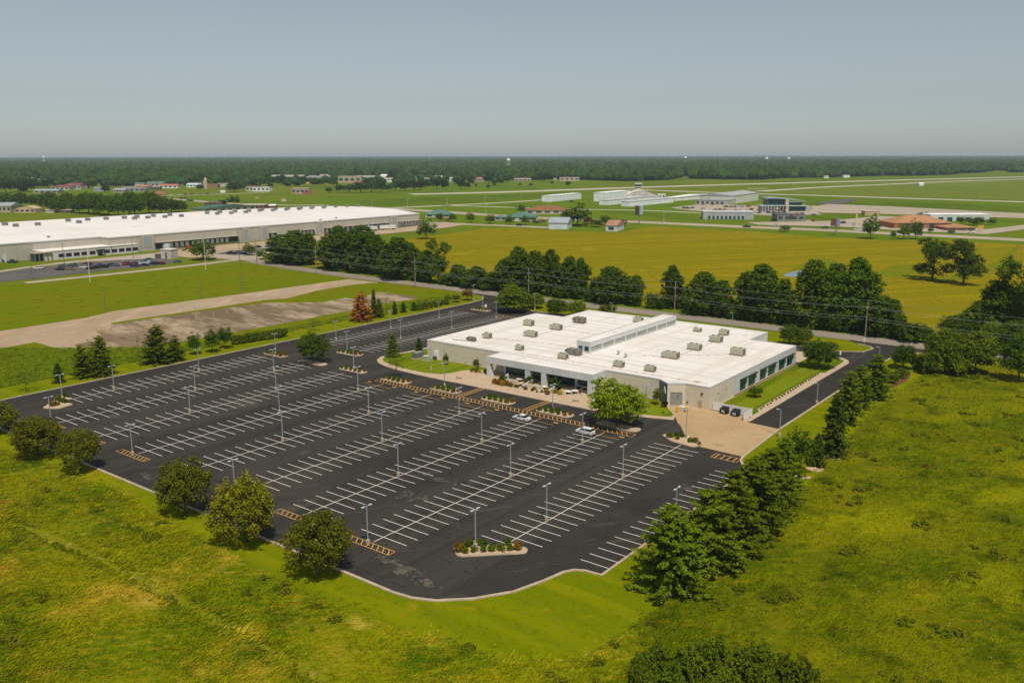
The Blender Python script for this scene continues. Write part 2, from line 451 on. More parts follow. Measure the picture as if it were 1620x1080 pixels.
# ------------------------------------------------------------------ parking lot
asph = rounded([(-251, 86.4), (-88, 86.3)], 0)[:0]
asph = [(-251, 100), (-250, 94.5), (-246.5, 89.5), (-240, 86.6), (-200, 86.5), (-89, 86.3), (-85.5, 86.8), (-82, 88.4), (-78, 92.2), (-74.4, 97.6), (-72.7, 103.5), (-71.9, 107.6), (-71, 109.2), (-69.4, 110.1), (-66.5, 110.4),
        (-66.6, 168), (-70.4, 174.5), (-70.9, 176.8), (-71.8, 201), (-71.0, 290), (-70.4, 300), (-67.5, 308), (-61, 314), (-54, 319), (-92, 319), (-86, 313.6), (-81, 311), (-79.3, 308), (-80.6, 301), (-86, 297.3), (-224, 297.3),
        (-230.8, 299), (-232.3, 302.5), (-235, 309), (-240, 314), (-247, 320.5), (-270, 320.5), (-258, 315), (-252.6, 308), (-251, 299)]
lot = MB().poly(asph, .08).build('parking_lot', m_asph, label='large empty black asphalt parking lot with painted stalls', kind='structure')
kb = MB()
ribbon(kb, [(-251, 299), (-251, 100), (-250, 94.5), (-246.5, 89.5), (-240, 86.6), (-200, 86.5), (-89, 86.3), (-85.5, 86.8), (-82, 88.4), (-78, 92.2), (-74.4, 97.6), (-72.7, 103.5), (-71.9, 107.6), (-71, 109.2), (-69.4, 110.1), (-66.5, 110.4), (-66.6, 168)], .55, 0, .22)
ribbon(kb, [(-66.6, 168), (-70.4, 174.5), (-70.9, 176.8), (-71.8, 201), (-71.0, 290), (-70.4, 300), (-67.5, 308), (-61, 314)], .55, 0, .22)
ribbon(kb, [(-251, 299), (-252.6, 308), (-258, 315)], .55, 0, .221)
ribbon(kb, [(-86, 313.6), (-81, 311), (-79.3, 308), (-80.6, 301), (-86, 297.3), (-224, 297.3), (-230.8, 299), (-232.3, 302.5), (-235, 309), (-240, 314)], .6, 0, .22)
kb.build('kerb', m_kerb, label='tan concrete kerb round the parking lot', kind='structure')
apron = [(-70.9, 176.9), (-71.8, 201.2), (-80, 201.8), (-81.4, 206.2), (-92.2, 206.2), (-99.6, 206.2), (-103.6, 203.6), (-96, 194), (-94.2, 191.2), (-92, 188.8), (-88.5, 183.6), (-85.5, 180.2), (-81.3, 177.4)]
sheet('concrete_apron', apron, .10, m_conc, 'tan concrete service apron beside the parking lot')
ROWX = {i: -255.353 + 18.866 * i for i in range(1, 10)}
ST, PH = 2.74, 121.3
lines = []                       # (x, y, half, material index)
def stalls(x, k0, k1, side=0):
    for k in range(k0, k1 + 1): lines.append((x, PH + ST * k, side))
for i in range(2, 9): stalls(ROWX[i], -8, 17 if i >= 4 else 19)
stalls(ROWX[1], -3, 19); lines.append((ROWX[1], PH - 4 * ST, 1))
stalls(ROWX[9], -3, 19); lines.append((ROWX[9], PH - 4 * ST, -1))
for k in range(-3, 17): lines.append((-72.2, PH + ST * k, 1))
stalls(ROWX[1], 29, 57); stalls(ROWX[2], 29, 57)
for k in range(5): lines.append((-113 + 2.8 * k, 291.2, 2))
lines.sort(key=lambda t: math.hypot(t[0], t[1]))
me_full = MB().box(-5.6, 5.6, -.08, .08, 0, .012).mesh('stall_line', m_white)
me_r = MB().box(0, 5.6, -.08, .08, 0, .012).mesh('stall_line_half', m_white)
me_l = MB().box(-5.6, 0, -.08, .08, 0, .012).mesh('stall_line_half', m_white)
me_q = MB().box(-.1, .1, -2.9, 2.9, 0, .012).mesh('stall_line_back', m_white)
rest = MB()
for n, (x, y, s) in enumerate(lines):
    if n < 290: obj('stall_line', {0: me_full, 1: me_r, -1: me_l, 2: me_q}[s], lot, (x, y, .086))
    elif s == 2: rest.box(x - .07, x + .07, y - 2.9, y + 2.9, .086, .098)
    else: rest.box(x - 5.6, x + 5.6, y - .07, y + .07, .086, .098)
tag(rest.build('stall_line_far', m_white, lot), kind='stuff')
for i, (a, b) in {1: (109.8, 174.8), 9: (110.6, 176), **{j: (97, 171.6 if j >= 4 else 175.2) for j in range(2, 9)}}.items():
    MB().box(-.08, .08, a, b, 0, .012).build('centre_line', m_white, lot, loc=(ROWX[i], 0, .092))
    if 4 <= i <= 8: MB().box(-.1, .1, 171.7, 173.5, 0, .012).build('yellow_centre_line', m_yellow, lot, loc=(ROWX[i], 0, .092))
for i, (a, b) in {1: (199, 279), 2: (199, 279)}.items():
    MB().box(-.08, .08, a, b, 0, .012).build('centre_line', m_white, lot, loc=(ROWX[i], 0, .092))
def hatch(x0, x1, y0, y1, step, slant, wl=.14, nm='hatch_box', ends=True):
    h = MB()
    h.box(x0, x1, y0 - wl / 2, y0 + wl / 2, .088, .1); h.box(x0, x1, y1 - wl / 2, y1 + wl / 2, .088, .1)
    if ends:
        for x in (x0, x1): h.box(x - wl / 2, x + wl / 2, y0 + wl / 2, y1 - wl / 2, .088, .1)
    x = x0 + step * .6
    while x < x1 - .2:
        a, b = x, x - slant
        if b > x0 + .1: h.face([(a - wl * .8, y0 + .07, .1), (a + wl * .8, y0 + .07, .1), (b + wl * .8, y1 - .07, .1), (b - wl * .8, y1 - .07, .1)])
        x += step
    return h.build(nm, m_yellow, lot)
for i in range(2, 9): hatch(ROWX[i] - 5.7, ROWX[i] + 5.7, 94.9, 96.5, 1.3, 1.0)
hatch(-76.6, -70.6, 172.6, 175.4, 1.4, 0, .16)
hatch(-184.6, -97.6, 174.2, 176.5, 1.35, 1.5, .15, 'walkway_hatch')
hatch(-223, -212.6, 279.6, 281.6, 1.3, 1.2)
def ladder(x0, x1, y0, y1):
    h = MB()
    for x in (x0, x1): h.box(x - .08, x + .08, y0, y1, .088, .1)
    y = y0 + .6
    while y < y1 - .2:
        h.box(x0 + .08, x1 - .08, y - .13, y + .13, .088, .1); y += 1.15
    return h.build('crosswalk_hatch', m_yellow, lot)
ladder(-154.4, -152.6, 176.7, 187); ladder(-131.6, -129.8, 176.7, 187)
for i in range(4, 9):          # accessible stalls by the walkway
    MB().box(-5.6, 5.6, -.07, .07, 0, .012).build('yellow_stall_line', m_yellow, lot, loc=(ROWX[i], PH + ST * 18 + .1, .086))
    for s in (-1, 1):
        if (i, s) in ((7, -1), (8, -1)): continue
        MB().box(-.7, .7, -.28, .28, 0, .012).build('yellow_stop_bar', m_yellow, lot, loc=(ROWX[i] + s * 5.1, 172.6, .087))
# drain
dr = MB().lathe([(.55, 0), (.55, .03), (.45, .035)], 14).build('drain_cover', mat('cast_iron', (.03, .028, .026), .7), lot, loc=(-83.9, 88.5, .08))

m_worn = mat('worn_asphalt', (.038, .036, .032), .9, [(.35, (.125, .105, .078), .52, .60, 8), (1.1, (.09, .08, .066), .5, .62, 6)], spec=.1)
m_patch = mat('sealed_patch', (.024, .023, .022), .85, [(.8, (.034, .032, .029), .45, .6, 4)], spec=.15)
def blob(px, py, rx, ry, n=16):
    c = G(px, py); f_ = [random.uniform(.55, 1.15) for _ in range(n)]
    return smooth_poly([(c.x + rx * f_[i] * math.cos(6.283 * i / n), c.y + ry * f_[i] * math.sin(6.283 * i / n)) for i in range(n)], 3)
for i_, (px, py, rx, ry) in enumerate(((1082, 770, 3.2, 2.2), (652, 785, 4.5, 3.0), (690, 800, 3.0, 1.6), (720, 830, 3.5, 1.2), (612, 885, 2.6, 1.4), (650, 905, 4.5, 2.0), (240, 755, 5, 1.6), (672, 922, 4, 1.4), (700, 760, 6, 1.6), (470, 705, 3, 1.2), (880, 640, 3, 2))):
    sheet('worn_patch', blob(px, py, rx, ry), .0822 + .0002 * i_, m_worn, kind=None, parent=lot)
for i_, ((xa, ya), (xb, yb), w_) in enumerate((((560, 905), (800, 700), .16), ((420, 800), (900, 900), .14), ((250, 780), (560, 640), .14), ((900, 880), (1120, 740), .16), ((700, 940), (1020, 690), .12), ((150, 700), (480, 590), .14), ((330, 800), (760, 720), .12), ((500, 870), (640, 930), .2), ((830, 700), (1060, 800), .14))):
    a_, b_ = G(xa, ya), G(xb, yb); pts = []
    for k in range(40):
        t = k / 39; pts.append((a_.x + (b_.x - a_.x) * t + random.gauss(0, .22), a_.y + (b_.y - a_.y) * t + random.gauss(0, .22)))
    ribbon(MB(), smooth_poly(pts, 2, False), w_, .07, .0848 + .0001 * i_).build('sealed_crack', m_patch, lot)
# ------------------------------------------------------------------ kerbed ground round the long building
pad = [(-199.5, 190.4), (-195, 188.9), (-190, 187.8), (-180, 187), (-168, 186.8), (-116, 187.1), (-108, 188.4), (-101, 190.4), (-95.8, 192.2), (-97, 195.6), (-104, 204), (-99.6, 206.6), (-92.6, 206.6), (-81.2, 206.6), (-80.4, 202.2), (-79.9, 203), (-79.3, 281), (-80.4, 284.6),
       (-83, 287.2), (-87, 288.2), (-196, 288.2), (-203.2, 284), (-203.2, 214), (-204.4, 206), (-205.9, 201), (-205.6, 197), (-203.4, 193.3)]
MB().prism(pad, 0, .21).build('forecourt', m_walk, label='tan kerbed walk and forecourt round the long building', kind='structure')
sheet('front_lawn', smooth_poly([(-203.2, 196.4), (-199.5, 192.9), (-193, 191), (-182, 189.9), (-175.5, 191.2), (-172.4, 194.5), (-170.8, 200.7), (-165, 205.3), (-180, 205.6), (-192.9, 205.6), (-193.3, 215), (-193.3, 250), (-193.3, 283), (-201.6, 283), (-201.6, 250), (-201.8, 213), (-204, 203)], 3), .225, m_lawn2, 'striped lawn at the left front of the long building')
sheet('side_lawn', [(-92.2, 208.8), (-92.2, 287.2), (-87.2, 287), (-83.4, 285.8), (-81.2, 282.2), (-81.2, 264), (-82.6, 262), (-82.6, 214), (-81.4, 212), (-81.4, 204.2), (-82.6, 203.4), (-82.9, 207)], .225, m_lawn2, 'striped lawn along the right side of the long building')
sheet('corner_lawn', [(-121, 205.8), (-106.9, 205.8), (-103.4, 202.6), (-97.6, 196), (-97.4, 194.4), (-100, 192.8), (-108, 190.6), (-113, 190.1), (-119, 190.6)], .225, m_lawn2, 'small striped lawn behind the lime green tree')
sheet('road_verge', [(-230, 299.2), (-233.5, 309), (-237, 316.5), (-95, 316.5), (-84, 310.8), (-81, 306.5), (-81.8, 300.6), (-87, 298.4), (-224, 298.6)], .13, m_lawn, 'mown grass verge between the rear drive and the road')
sheet('gravel_bed', [(-81.4, 212.6), (-81.4, 263.6), (-82.5, 261.6), (-82.5, 214.4)], .228, m_gravel, 'narrow gravel bed with dark stones along the side drive')
sheet('gravel_bed', smooth_poly([(-170, 190), (-160, 189.4), (-140, 189.6), (-122, 189.6), (-120, 193), (-124, 195.6), (-134, 196), (-150, 196.2), (-163, 197), (-168.6, 199.5), (-172, 196)], 3), .226, m_gravel, 'pinkish gravel planting bed in front of the patio')

# islands
def island(name, pts, label, m=None):
    o = MB().prism(pts, 0, .24).build(name, m_kerb, label=label, kind='structure')
    sheet('gravel', offset(ccw(pts), .32, True), .262, m or m_gravel, parent=o, kind=None)
    return o
def pill(cx, cy, L, W): return rounded([(cx - L / 2, cy - W / 2), (cx + L / 2, cy - W / 2), (cx + L / 2, cy + W / 2), (cx - L / 2, cy + W / 2)], W * .5, 6)
ISL = {}
for k, (cx, cy, L, W, lb) in {
    'H4': (ROWX[4] + .3, 178.3, 11, 3.6, 'planted island by the bare tree'), 'H5': (ROWX[5] + .4, 179, 10.6, 3.8, 'planted island left of the first crosswalk'),
    'H6': (ROWX[6] + .2, 179.4, 10.6, 4, 'planted island between the two crosswalks'), 'H7': (ROWX[7] + .2, 179.2, 11, 3.8, 'planted island right of the second crosswalk'),
    'H8': (ROWX[8] + .2, 179.2, 12, 3.8, 'island under the lime green tree'), 'N3': (ROWX[3] - .3, 179, 11, 3.2, 'planted island at the end of the third row'),
    'N2': (ROWX[2] + .2, 178.3, 12.5, 3.4, 'island under the round oak'), 'N1': (ROWX[1] + .5, 178.3, 10.6, 3.4, 'planted island at the end of the farthest row'),
    'F2': (ROWX[2], 194.6, 11, 4, 'planted island opening the far part of the lot'), 'F1': (ROWX[1] + .8, 286, 10, 4, 'gravel island by the far entrance'),
}.items():
    ISL[k] = (cx, cy, L, W)
    island('planting_island', pill(cx, cy, L, W), lb)
wedgeA = rounded([(-92, 103.6), (-89, 101.2), (-80.5, 109.3), (-81.5, 111), (-85.5, 110.8), (-85.7, 107.9), (-91, 107.9)], [1.2, 1.2, .8, .8, .3, .2, 1])
island('planting_island', wedgeA, 'wedge shaped gravel island at the near corner of the lot')
wedgeB = rounded([(-233.6, 100.8), (-241.8, 109.2), (-237, 110.6), (-235.6, 107.6), (-230.6, 107.7), (-229.8, 103)], [1, 1, .5, .2, .8, 1.2])
island('planting_island', wedgeB, 'wedge shaped gravel island at the far left corner')
wedgeC = rounded([(-92.6, 179.6), (-91, 182), (-87, 181.4), (-81.6, 177.9), (-82.4, 175.8), (-88.6, 176.8)], [1.2, 1.2, .6, .8, .8, 1])
island('planting_island', wedgeC, 'planted island beside the concrete apron')
# ------------------------------------------------------------------ the long white roofed building
m_cmu = mat('beige_block', (.66, .58, .45), .9, [(.35, (.60, .52, .40), .45, .65, 4, (1, 1, 3)), (1.6, (.71, .64, .51), .5, .7, 3, (.6, .6, 4)), (.12, (.56, .49, .38), .55, .72, 4)], bump=(3, .25, (.5, .5, 2.5), .05))
m_gpan = mat('grey_panel', (.60, .61, .60), .7, [(.25, (.54, .55, .55), .45, .65, 4, (1, 1, .3)), (2, (.64, .65, .63), .5, .75, 3)])
m_roof = mat('white_membrane', (.80, .75, .69), .75, [(.06, (.74, .69, .63), .42, .62, 4), (.28, (.70, .64, .56), .52, .6, 6, (1, .05, 1)), (.9, (.45, .32, .20), .70, .76, 6), (.35, (.62, .52, .42), .66, .74, 7, (.5, 1, 1)), (.5, (.66, .61, .55), .56, .60, 2, (.01, 1, 1))])
m_coping = mat('coping_metal', (.55, .55, .54), .5)
m_teal = mat('teal_glass', (.006, .15, .135), .2, [(.6, (.004, .05, .05), .45, .62, 3, (1, 1, .15))], spec=.25)
m_dglass = mat('dark_glass', (.020, .060, .070), .12, [(.8, (.03, .13, .14), .5, .7, 2, (1, 1, .2))], spec=.35)
m_mull = mat('window_frame', (.30, .31, .31), .5)
m_black = mat('black_metal', (.02, .02, .022), .5)
m_rust = mat('unit_green', (.46, .45, .34), .7, [(1.2, (.40, .39, .29), .45, .65, 3), (5, (.43, .43, .34), .5, .7, 2)], coord='O')
m_brown = mat('unit_brown', (.27, .23, .205), .8, [(1.5, (.29, .25, .22), .45, .65, 4), (6, (.10, .08, .07), .5, .7, 3)], coord='O')
m_grill = mat('unit_grille', (.16, .15, .125), .8)
m_stain = mat('roof_pad_stain', (.50, .35, .22), .9, [(1.5, (.68, .60, .52), .4, .6, 5)])
m_plinth = mat('brown_base', (.22, .10, .055), .9, [(2, (.16, .07, .04), .5, .7, 3)])
m_steel = mat('galvanised_steel', (.42, .47, .50), .45, [(1.2, (.36, .41, .44), .45, .65, 3)], coord='O', metal=.3)
m_pvc = mat('white_vinyl', (.78, .77, .74), .5)

HB = 6.1
B = empty('office_building', (-142, 206, 0), 0, 'long low office building with a big white flat roof and glazed patio front', 'building')
BM = Matrix.Translation((142, -206, 0))
def bpart(mb, name, m, parent=B, **k):
    o = mb.build(name, m, None, **k)
    o.parent = parent
    inv = Vector((0, 0, 0)); q = parent
    while q is not None: inv += q.location; q = q.parent
    o.location = -inv
    return o
outline = [(-192.5, 205.8), (-160.2, 205.8), (-124, 205.8), (-107.2, 205.8), (-103.3, 203.1), (-99.5, 206), (-92.5, 206), (-92.5, 269.5), (-107.9, 269.5), (-107.9, 285), (-180, 285), (-180, 267), (-192.5, 267)]
# walls (each straight run its own wall)
def wallseg(a, b, z0, z1, m, name='wall', t=.35):
    a, b = Vector(a), Vector(b); d = (b - a).normalized(); n = Vector((-d.y, d.x)) * t      # inwards
    if abs(d.y) > .9: a = a + d * .36; b = b - d * .36
    p = [a, b, b + n, a + n]
    return bpart(MB().prism([tuple(x) for x in p], z0, z1), name, m)
segs = [(0, 1), (2, 3), (3, 4), (5, 6), (7, 8), (8, 9), (9, 10), (10, 11), (11, 12), (12, 0)]
m_blue_shade = mat('shaded_blue_grey', (.16, .20, .22), .6)  # dark tone paints in the shade of the diagonal face the sun grazes
for i, j in segs: wallseg(outline[i], outline[j], 0, HB, m_blue_shade if (i, j) == (3, 4) else (m_gpan if i in (7, 8) else m_cmu))
bpart(MB().box(-192.6, -160.2, 205.62, 205.8, 0, .35), 'plinth', m_conc)
# diagonal wall with the roller door
a, b = Vector((-103.3, 203.1)), Vector((-99.5, 206)); d = (b - a).normalized(); n = Vector((-d.y, d.x))
L = (b - a).length
def dq(u0, u1, v0, v1): return [tuple(a + d * u0 + n * v0), tuple(a + d * u1 + n * v0), tuple(a + d * u1 + n * v1), tuple(a + d * u0 + n * v1)]
bpart(MB().prism(dq(0, .75, 0, .35), 0, HB).prism(dq(L - .75, L, 0, .35), 0, HB).prism(dq(.75, L - .75, 0, .35), 3.7, HB), 'wall', m_cmu)
rd = bpart(MB().prism(dq(.75, L - .75, .16, .24), 0, 3.7), 'roller_door', mat('roller_grey', (.30, .31, .27), .6))
for k in range(12): bpart(MB().prism(dq(.8, L - .8, .12, .17), .05 + k * .3, .30 + k * .3), 'slat', rd.data.materials[0], rd)
# letter on the shade-darkened blue-grey face
la, lb = Vector((-107.2, 205.8)), Vector((-103.3, 203.1)); ld = (lb - la).normalized(); ln = Vector((ld.y, -ld.x))
def lp(u, z, o=.02): q = la + ld * u + ln * o; return (q.x, q.y, z)
mb = MB()
for u0, z0, u1, z1 in ((2.6, 3.2, 3.2, 4.9), (3.8, 3.2, 3.2, 4.9), (2.85, 3.75, 3.55, 3.75)):
    mb.tube(lp(u0, z0, .06), lp(u1, z1, .06), .13, n=6)
bpart(mb, 'letter', mat('sign_cream', (.75, .68, .5), .6), label='pale letter A')
# side wall with the teal windows
X = -92.5
WIN = [(225.6, 230.2), (231.5, 237.0), (239.9, 245.0), (246.3, 252.2), (254.8, 260.3), (261.7, 267.2)]
bpart(MB().box(X - .35, X, 206.36, 221.8, 0, HB), 'wall', m_cmu)
bpart(MB().box(X - .35, X + .02, 221.8, 269.5, 4.05, HB), 'wall', m_gpan, label='grey panel band above the side windows')
bpart(MB().box(X - .35, X + .06, 221.8, 269.5, 0, .55), 'plinth', m_plinth, label='red brown base under the side windows')
bpart(MB().box(X - .35, X + .1, 221.8, 269.5, .55, .68), 'window_ledge', m_walk)
ys = [221.8] + [y for w_ in WIN for y in w_] + [269.5]
for k in range(0, len(ys), 2): bpart(MB().box(X - .35, X + (.02 if k in (0, 2, 6, 10) else .05), ys[k], ys[k + 1], .68, 4.05), 'pier', m_gpan)
for y0, y1 in WIN:
    wn = bpart(MB().box(X - .32, X - .26, y0, y1, .68, 4.05), 'window', m_mull)
    nP = 4; st = (y1 - y0) / nP
    for k in range(nP):
        for z0, z1 in ((.72, 2.1), (2.16, 4.0)):
            bpart(MB().box(X - .26, X - .22, y0 + k * st + .05, y0 + (k + 1) * st - .05, z0, z1), 'pane', m_teal if z0 > 1 else m_dglass, wn)
    bpart(MB().box(X + .02, X + .75, y0 - .25, y1 + .25, 4.12, 4.24), 'sunshade', m_black)
for y0, y1 in ((211, 211.1), (216, 216.1)): bpart(MB().box(X, X + .08, y0, y1 + .2, 3.4, 3.7), 'wall_light', m_black)
# roof
rf = bpart(MB().poly([(x, y) for x, y in outline], HB + .02), 'roof', m_roof)
bpart(ribbon(MB(), offset(ccw(outline), .12, True), .34, HB - .25, HB + .12, True), 'coping', m_coping)
# man door, lamp, wall boxes
bpart(MB().box(-95.7, -94.6, 205.93, 205.99, 0, 2.2), 'door', mat('tan_door', (.48, .36, .22), .6))
bpart(MB().box(-95.0, -94.4, 205.75, 205.99, 3.9, 4.3), 'wall_light', m_black)
bpart(MB().box(-100.9, -100.7, 204.6, 204.8, 2.8, 3.1), 'wall_light', m_black)
bpart(MB().box(-98.9, -98.6, 205.8, 205.99, 1.0, 1.4), 'meter_box', m_black)
bpart(MB().box(-189, -187.6, 205.2, 205.75, 0, 2.9), 'utility_cabinet', m_pvc)
bpart(MB().box(-188.9, -187.5, 204.4, 205.1, 0, 1.3), 'utility_cabinet', mat('box_green', (.05, .09, .075), .6), label='dark green utility cabinet')
bpart(MB().tube((-184.6, 205.68, 2.2), (-184.6, 205.68, 6.1), .07).tube((-184.2, 205.6, 3.0), (-184.2, 205.6, 3.7), .16), 'conduit', m_gpan)
for x in (-176, -170): bpart(MB().box(x, x + .25, 205.6, 205.79, .8, 1.2), 'meter_box', m_mull)
# canopy front
FZ0, FZ1 = 4.3, 6.22
cn = bpart(MB().box(-161.4, -123.9, 198.75, 205.7, FZ0, FZ0 + .25).box(-161.3, -124.0, 198.9, 205.7, FZ1 - .22, FZ1), 'canopy', m_gpan)
cn.data.materials.append(m_roof)
for p in cn.data.polygons:
    if p.normal.z > .9 and p.center.z > 6: p.material_index = 1
npan = 14
for k in range(npan):
    x0 = -161.5 + k * 37.6 / npan
    bpart(MB().box(x0 + .02, x0 + 37.6 / npan - .02, 198.6, 198.78, FZ0 - .05, FZ1 + .06), 'fascia_panel', m_gpan, cn)
for sx in (-161.5, -123.9):
    for k in range(3):
        y0 = 198.8 + k * 2.33
        bpart(MB().box(sx - .09, sx + .09, y0 + .02, y0 + 2.31, FZ0 - .05, FZ1 + .06), 'fascia_panel', m_gpan, cn)
PZ = .62
for x0, x1 in ((-147.2, -145.4), (-141.4, -139.7), (-125.6, -123.85)):
    bpart(MB().box(x0, x1, 198.66, 200.0, .2, FZ0 - .02), 'column', m_gpan)
mb = MB()
mb.prism([(-161.55, 198.66), (-159.7, 198.66), (-159.7, 200), (-161.55, 200)], .2, FZ0 - .02)
for i, v in enumerate(mb.v):
    if v[2] < 1 and v[0] > -160.5: mb.v[i] = (v[0] + .0, v[1], v[2])
    elif v[2] > 1 and v[0] > -160.5: mb.v[i] = (v[0] - .7, v[1], v[2])
bpart(mb, 'column', m_gpan, label='slanted corner column')
gl = bpart(MB().box(-157.2, -125.4, 203.3, 203.36, PZ, FZ0), 'glazing', m_mull)
nP = 20; st = 31.8 / nP
for k in range(nP):
    for z0, z1 in ((PZ + .05, 2.9), (2.96, FZ0 - .03)):
        bpart(MB().box(-157.2 + k * st + .04, -157.2 + (k + 1) * st - .04, 203.24, 203.3, z0, z1), 'pane', m_dglass, gl)
for x in (-157.6, -149.7, -131.9, -125.6): bpart(MB().box(x - .35, x + .35, 202.5, 203.2, PZ, FZ0), 'inner_column', m_gpan)
bpart(MB().box(-161.3, -157.9, 203.4, 203.7, .2, FZ0), 'wall', m_cmu)
bpart(MB().box(-124.6, -124.0, 203.4, 205.7, .2, FZ0), 'wall', m_cmu)
bpart(MB().prism([(-160.6, 200.2), (-124.4, 200.2), (-124.4, 205.6), (-160.6, 205.6)], .2, PZ), 'patio_floor', m_walk)
# clerestory
cl = bpart(MB().box(-144.1, -139.0, 221.3, 278, HB, 6.62).box(-144.1, -139.0, 221.3, 278, 8.05, 9.35), 'clerestory', m_gpan)
bpart(MB().poly([(-143.8, 221.6), (-139.3, 221.6), (-139.3, 277.7), (-143.8, 277.7)], 9.36), 'clerestory_roof', m_roof, cl)
bpart(ribbon(MB(), [(-144.0, 221.4), (-139.1, 221.4), (-139.1, 277.9), (-144.0, 277.9)], .3, 9.2, 9.55, True), 'coping', m_coping, cl)
m_cgl = mat('dusty_glass', (.33, .34, .28), .35, [(.7, (.25, .26, .21), .45, .65, 3)], spec=.5)
nW = 8; st = 56.7 / nW
for k in range(nW + 1):
    y = 221.3 + k * st
    bpart(MB().box(-144.05, -139.02, max(221.32, y - .35), min(277.98, y + .35), 6.62, 8.05), 'pier', m_gpan, cl)
for k in range(nW):
    y = 221.3 + k * st
    for x in (-139.25, -143.95): bpart(MB().box(x, x + .06, y + .38, y + st - .38, 6.64, 8.03), 'window', m_cgl, cl)
for x in (-143.3, -141.1): bpart(MB().box(x, x + 1.4, 221.2, 221.28, 6.7, 8.0), 'window', m_dglass, cl, label='dark end window')

# rooftop units
def rtu(px, py, L, W, H, style, label):
    g = G(px, py, HB)
    e = empty('rooftop_unit', (g.x, g.y + W / 2, HB + .03), 0, label, 'air conditioner', 'rooftop units on the long building')
    m = m_brown if style == 'b' else m_rust
    MB().box(-L / 2 - .35, L / 2 + .35, -W / 2 - .35, W / 2 + .35, .0, .05).build('stained_pad', m_stain, e)
    MB().box(-L / 2 + .12, L / 2 - .12, -W / 2 + .1, W / 2 - .1, .05, .3).build('curb', m_grill, e)
    MB().box(-L / 2, L / 2, -W / 2, W / 2, .3, H).build('housing', m, e)
    k = max(2, int(L / .9))
    for i in range(k):
        MB().box(-L / 2 + (i + .1) * L / k, -L / 2 + (i + .9) * L / k, -W / 2 - .04, -W / 2 - .003, .45, H - .15).build('side_panel', m if i % 2 else m_grill if style == 'b' else m, e)
    MB().box(L / 2 + .003, L / 2 + .05, -W / 2 + .15, W / 2 - .15, .45, H - .15).build('coil_grille', m_grill, e)
    for i in range(1 if L < 2.6 else 2):
        MB().lathe([(.5, 0), (.5, .16), (.42, .18)], 14).build('fan', m_grill, e, loc=(-L / 4 + i * L / 2.2, 0, H))
    if style in 'hb':
        hd = MB()
        hd.face([(-L / 2, -W / 2 + .1, .9), (-L / 2, W / 2 - .1, .9), (-L / 2 - .75, W / 2 - .1, .55), (-L / 2 - .75, -W / 2 + .1, .55)])
        hd.face([(-L / 2, -W / 2 + .1, H - .1), (-L / 2 - .75, -W / 2 + .1, H - .5), (-L / 2 - .75, W / 2 - .1, H - .5), (-L / 2, W / 2 - .1, H - .1)])
        hd.face([(-L / 2, -W / 2 + .1, .9), (-L / 2 - .75, -W / 2 + .1, .55), (-L / 2 - .75, -W / 2 + .1, H - .5), (-L / 2, -W / 2 + .1, H - .1)])
        hd.face([(-L / 2, W / 2 - .1, .9), (-L / 2, W / 2 - .1, H - .1), (-L / 2 - .75, W / 2 - .1, H - .5), (-L / 2 - .75, W / 2 - .1, .55)])
        hd.build('intake_hood', m_grill if style == 'b' else m, e)
RT_ = [(833.7, 515.5, 3.4, 2.2, 2.0, 'g', 'green rooftop unit nearest the left roof edge, far half'), (877.8, 522, 3.6, 2.2, 1.9, 'h', 'green rooftop unit with hood, left of the roof ridge box, middle'),
       (837.6, 533, 4.0, 2.0, 1.9, 'h', 'long green rooftop unit with hood on the left roof'), (915, 511.7, 4.0, 2.2, 2.2, 'b', 'brown rooftop unit near the rear left corner of the roof'),
       (819.4, 554.5, 2.3, 1.8, 1.6, 'g', 'small green rooftop unit behind the patio canopy, left'), (888, 568, 2.8, 1.8, 1.6, 'g', 'small green rooftop unit beside the brown one near the canopy'),
       (905.8, 562, 4.4, 2.0, 1.9, 'b', 'brown rooftop unit at the near end of the ridge box'), (976.3, 581, 2.9, 1.9, 1.6, 'g', 'small green rooftop unit behind the canopy corner'),
       (1026, 588, 2.9, 1.9, 1.6, 'g', 'small green rooftop unit above the corner lawn'), (1059, 567.4, 4.4, 2.4, 2.0, 'h', 'large hooded green rooftop unit in mid right roof'),
       (1096, 554, 4.0, 2.4, 1.9, 'g', 'green rooftop unit, nearest of three in line on the right roof'), (1130, 541.5, 3.8, 2.6, 2.0, 'g', 'green rooftop unit, middle of three in line on the right roof'),
       (1143, 530.6, 2.9, 2.2, 1.8, 'g', 'green rooftop unit, farthest of three in line on the right roof'), (1101.5, 525, 2.5, 1.8, 1.3, 'g', 'low green rooftop unit by the rear roof edge'),
       (1164.5, 562.7, 4.0, 2.4, 2.2, 'g', 'green rooftop unit closest to the teal window side'), (1007.4, 510, 3.2, 2.2, 1.8, 'g', 'green rooftop unit half hidden behind the ridge box'),
       (744, 540, 3.0, 1.4, 1.3, 'b', 'low brown rooftop unit with pipe at the left front'), (769, 535.6, 2.3, 1.8, 1.8, 'h', 'small hooded green rooftop unit at the left front')]
for t in RT_: rtu(*t)
for px, py, lb in ((978.5, 561, 'small roof vent left of a taller one'), (990, 565.5, 'mushroom roof vent beside a smaller one')):
    g = G(px, py, HB)
    e = empty('roof_vent', (g.x, g.y, HB + .03), 0, lb, 'vent')
    MB().lathe([(.28, 0), (.28, .9)], 10).build('stack', m_rust, e)
    MB().lathe([(.2, .9), (.6, .95), (.6, 1.1), (.3, 1.35)], 12).build('cap', m_rust, e)
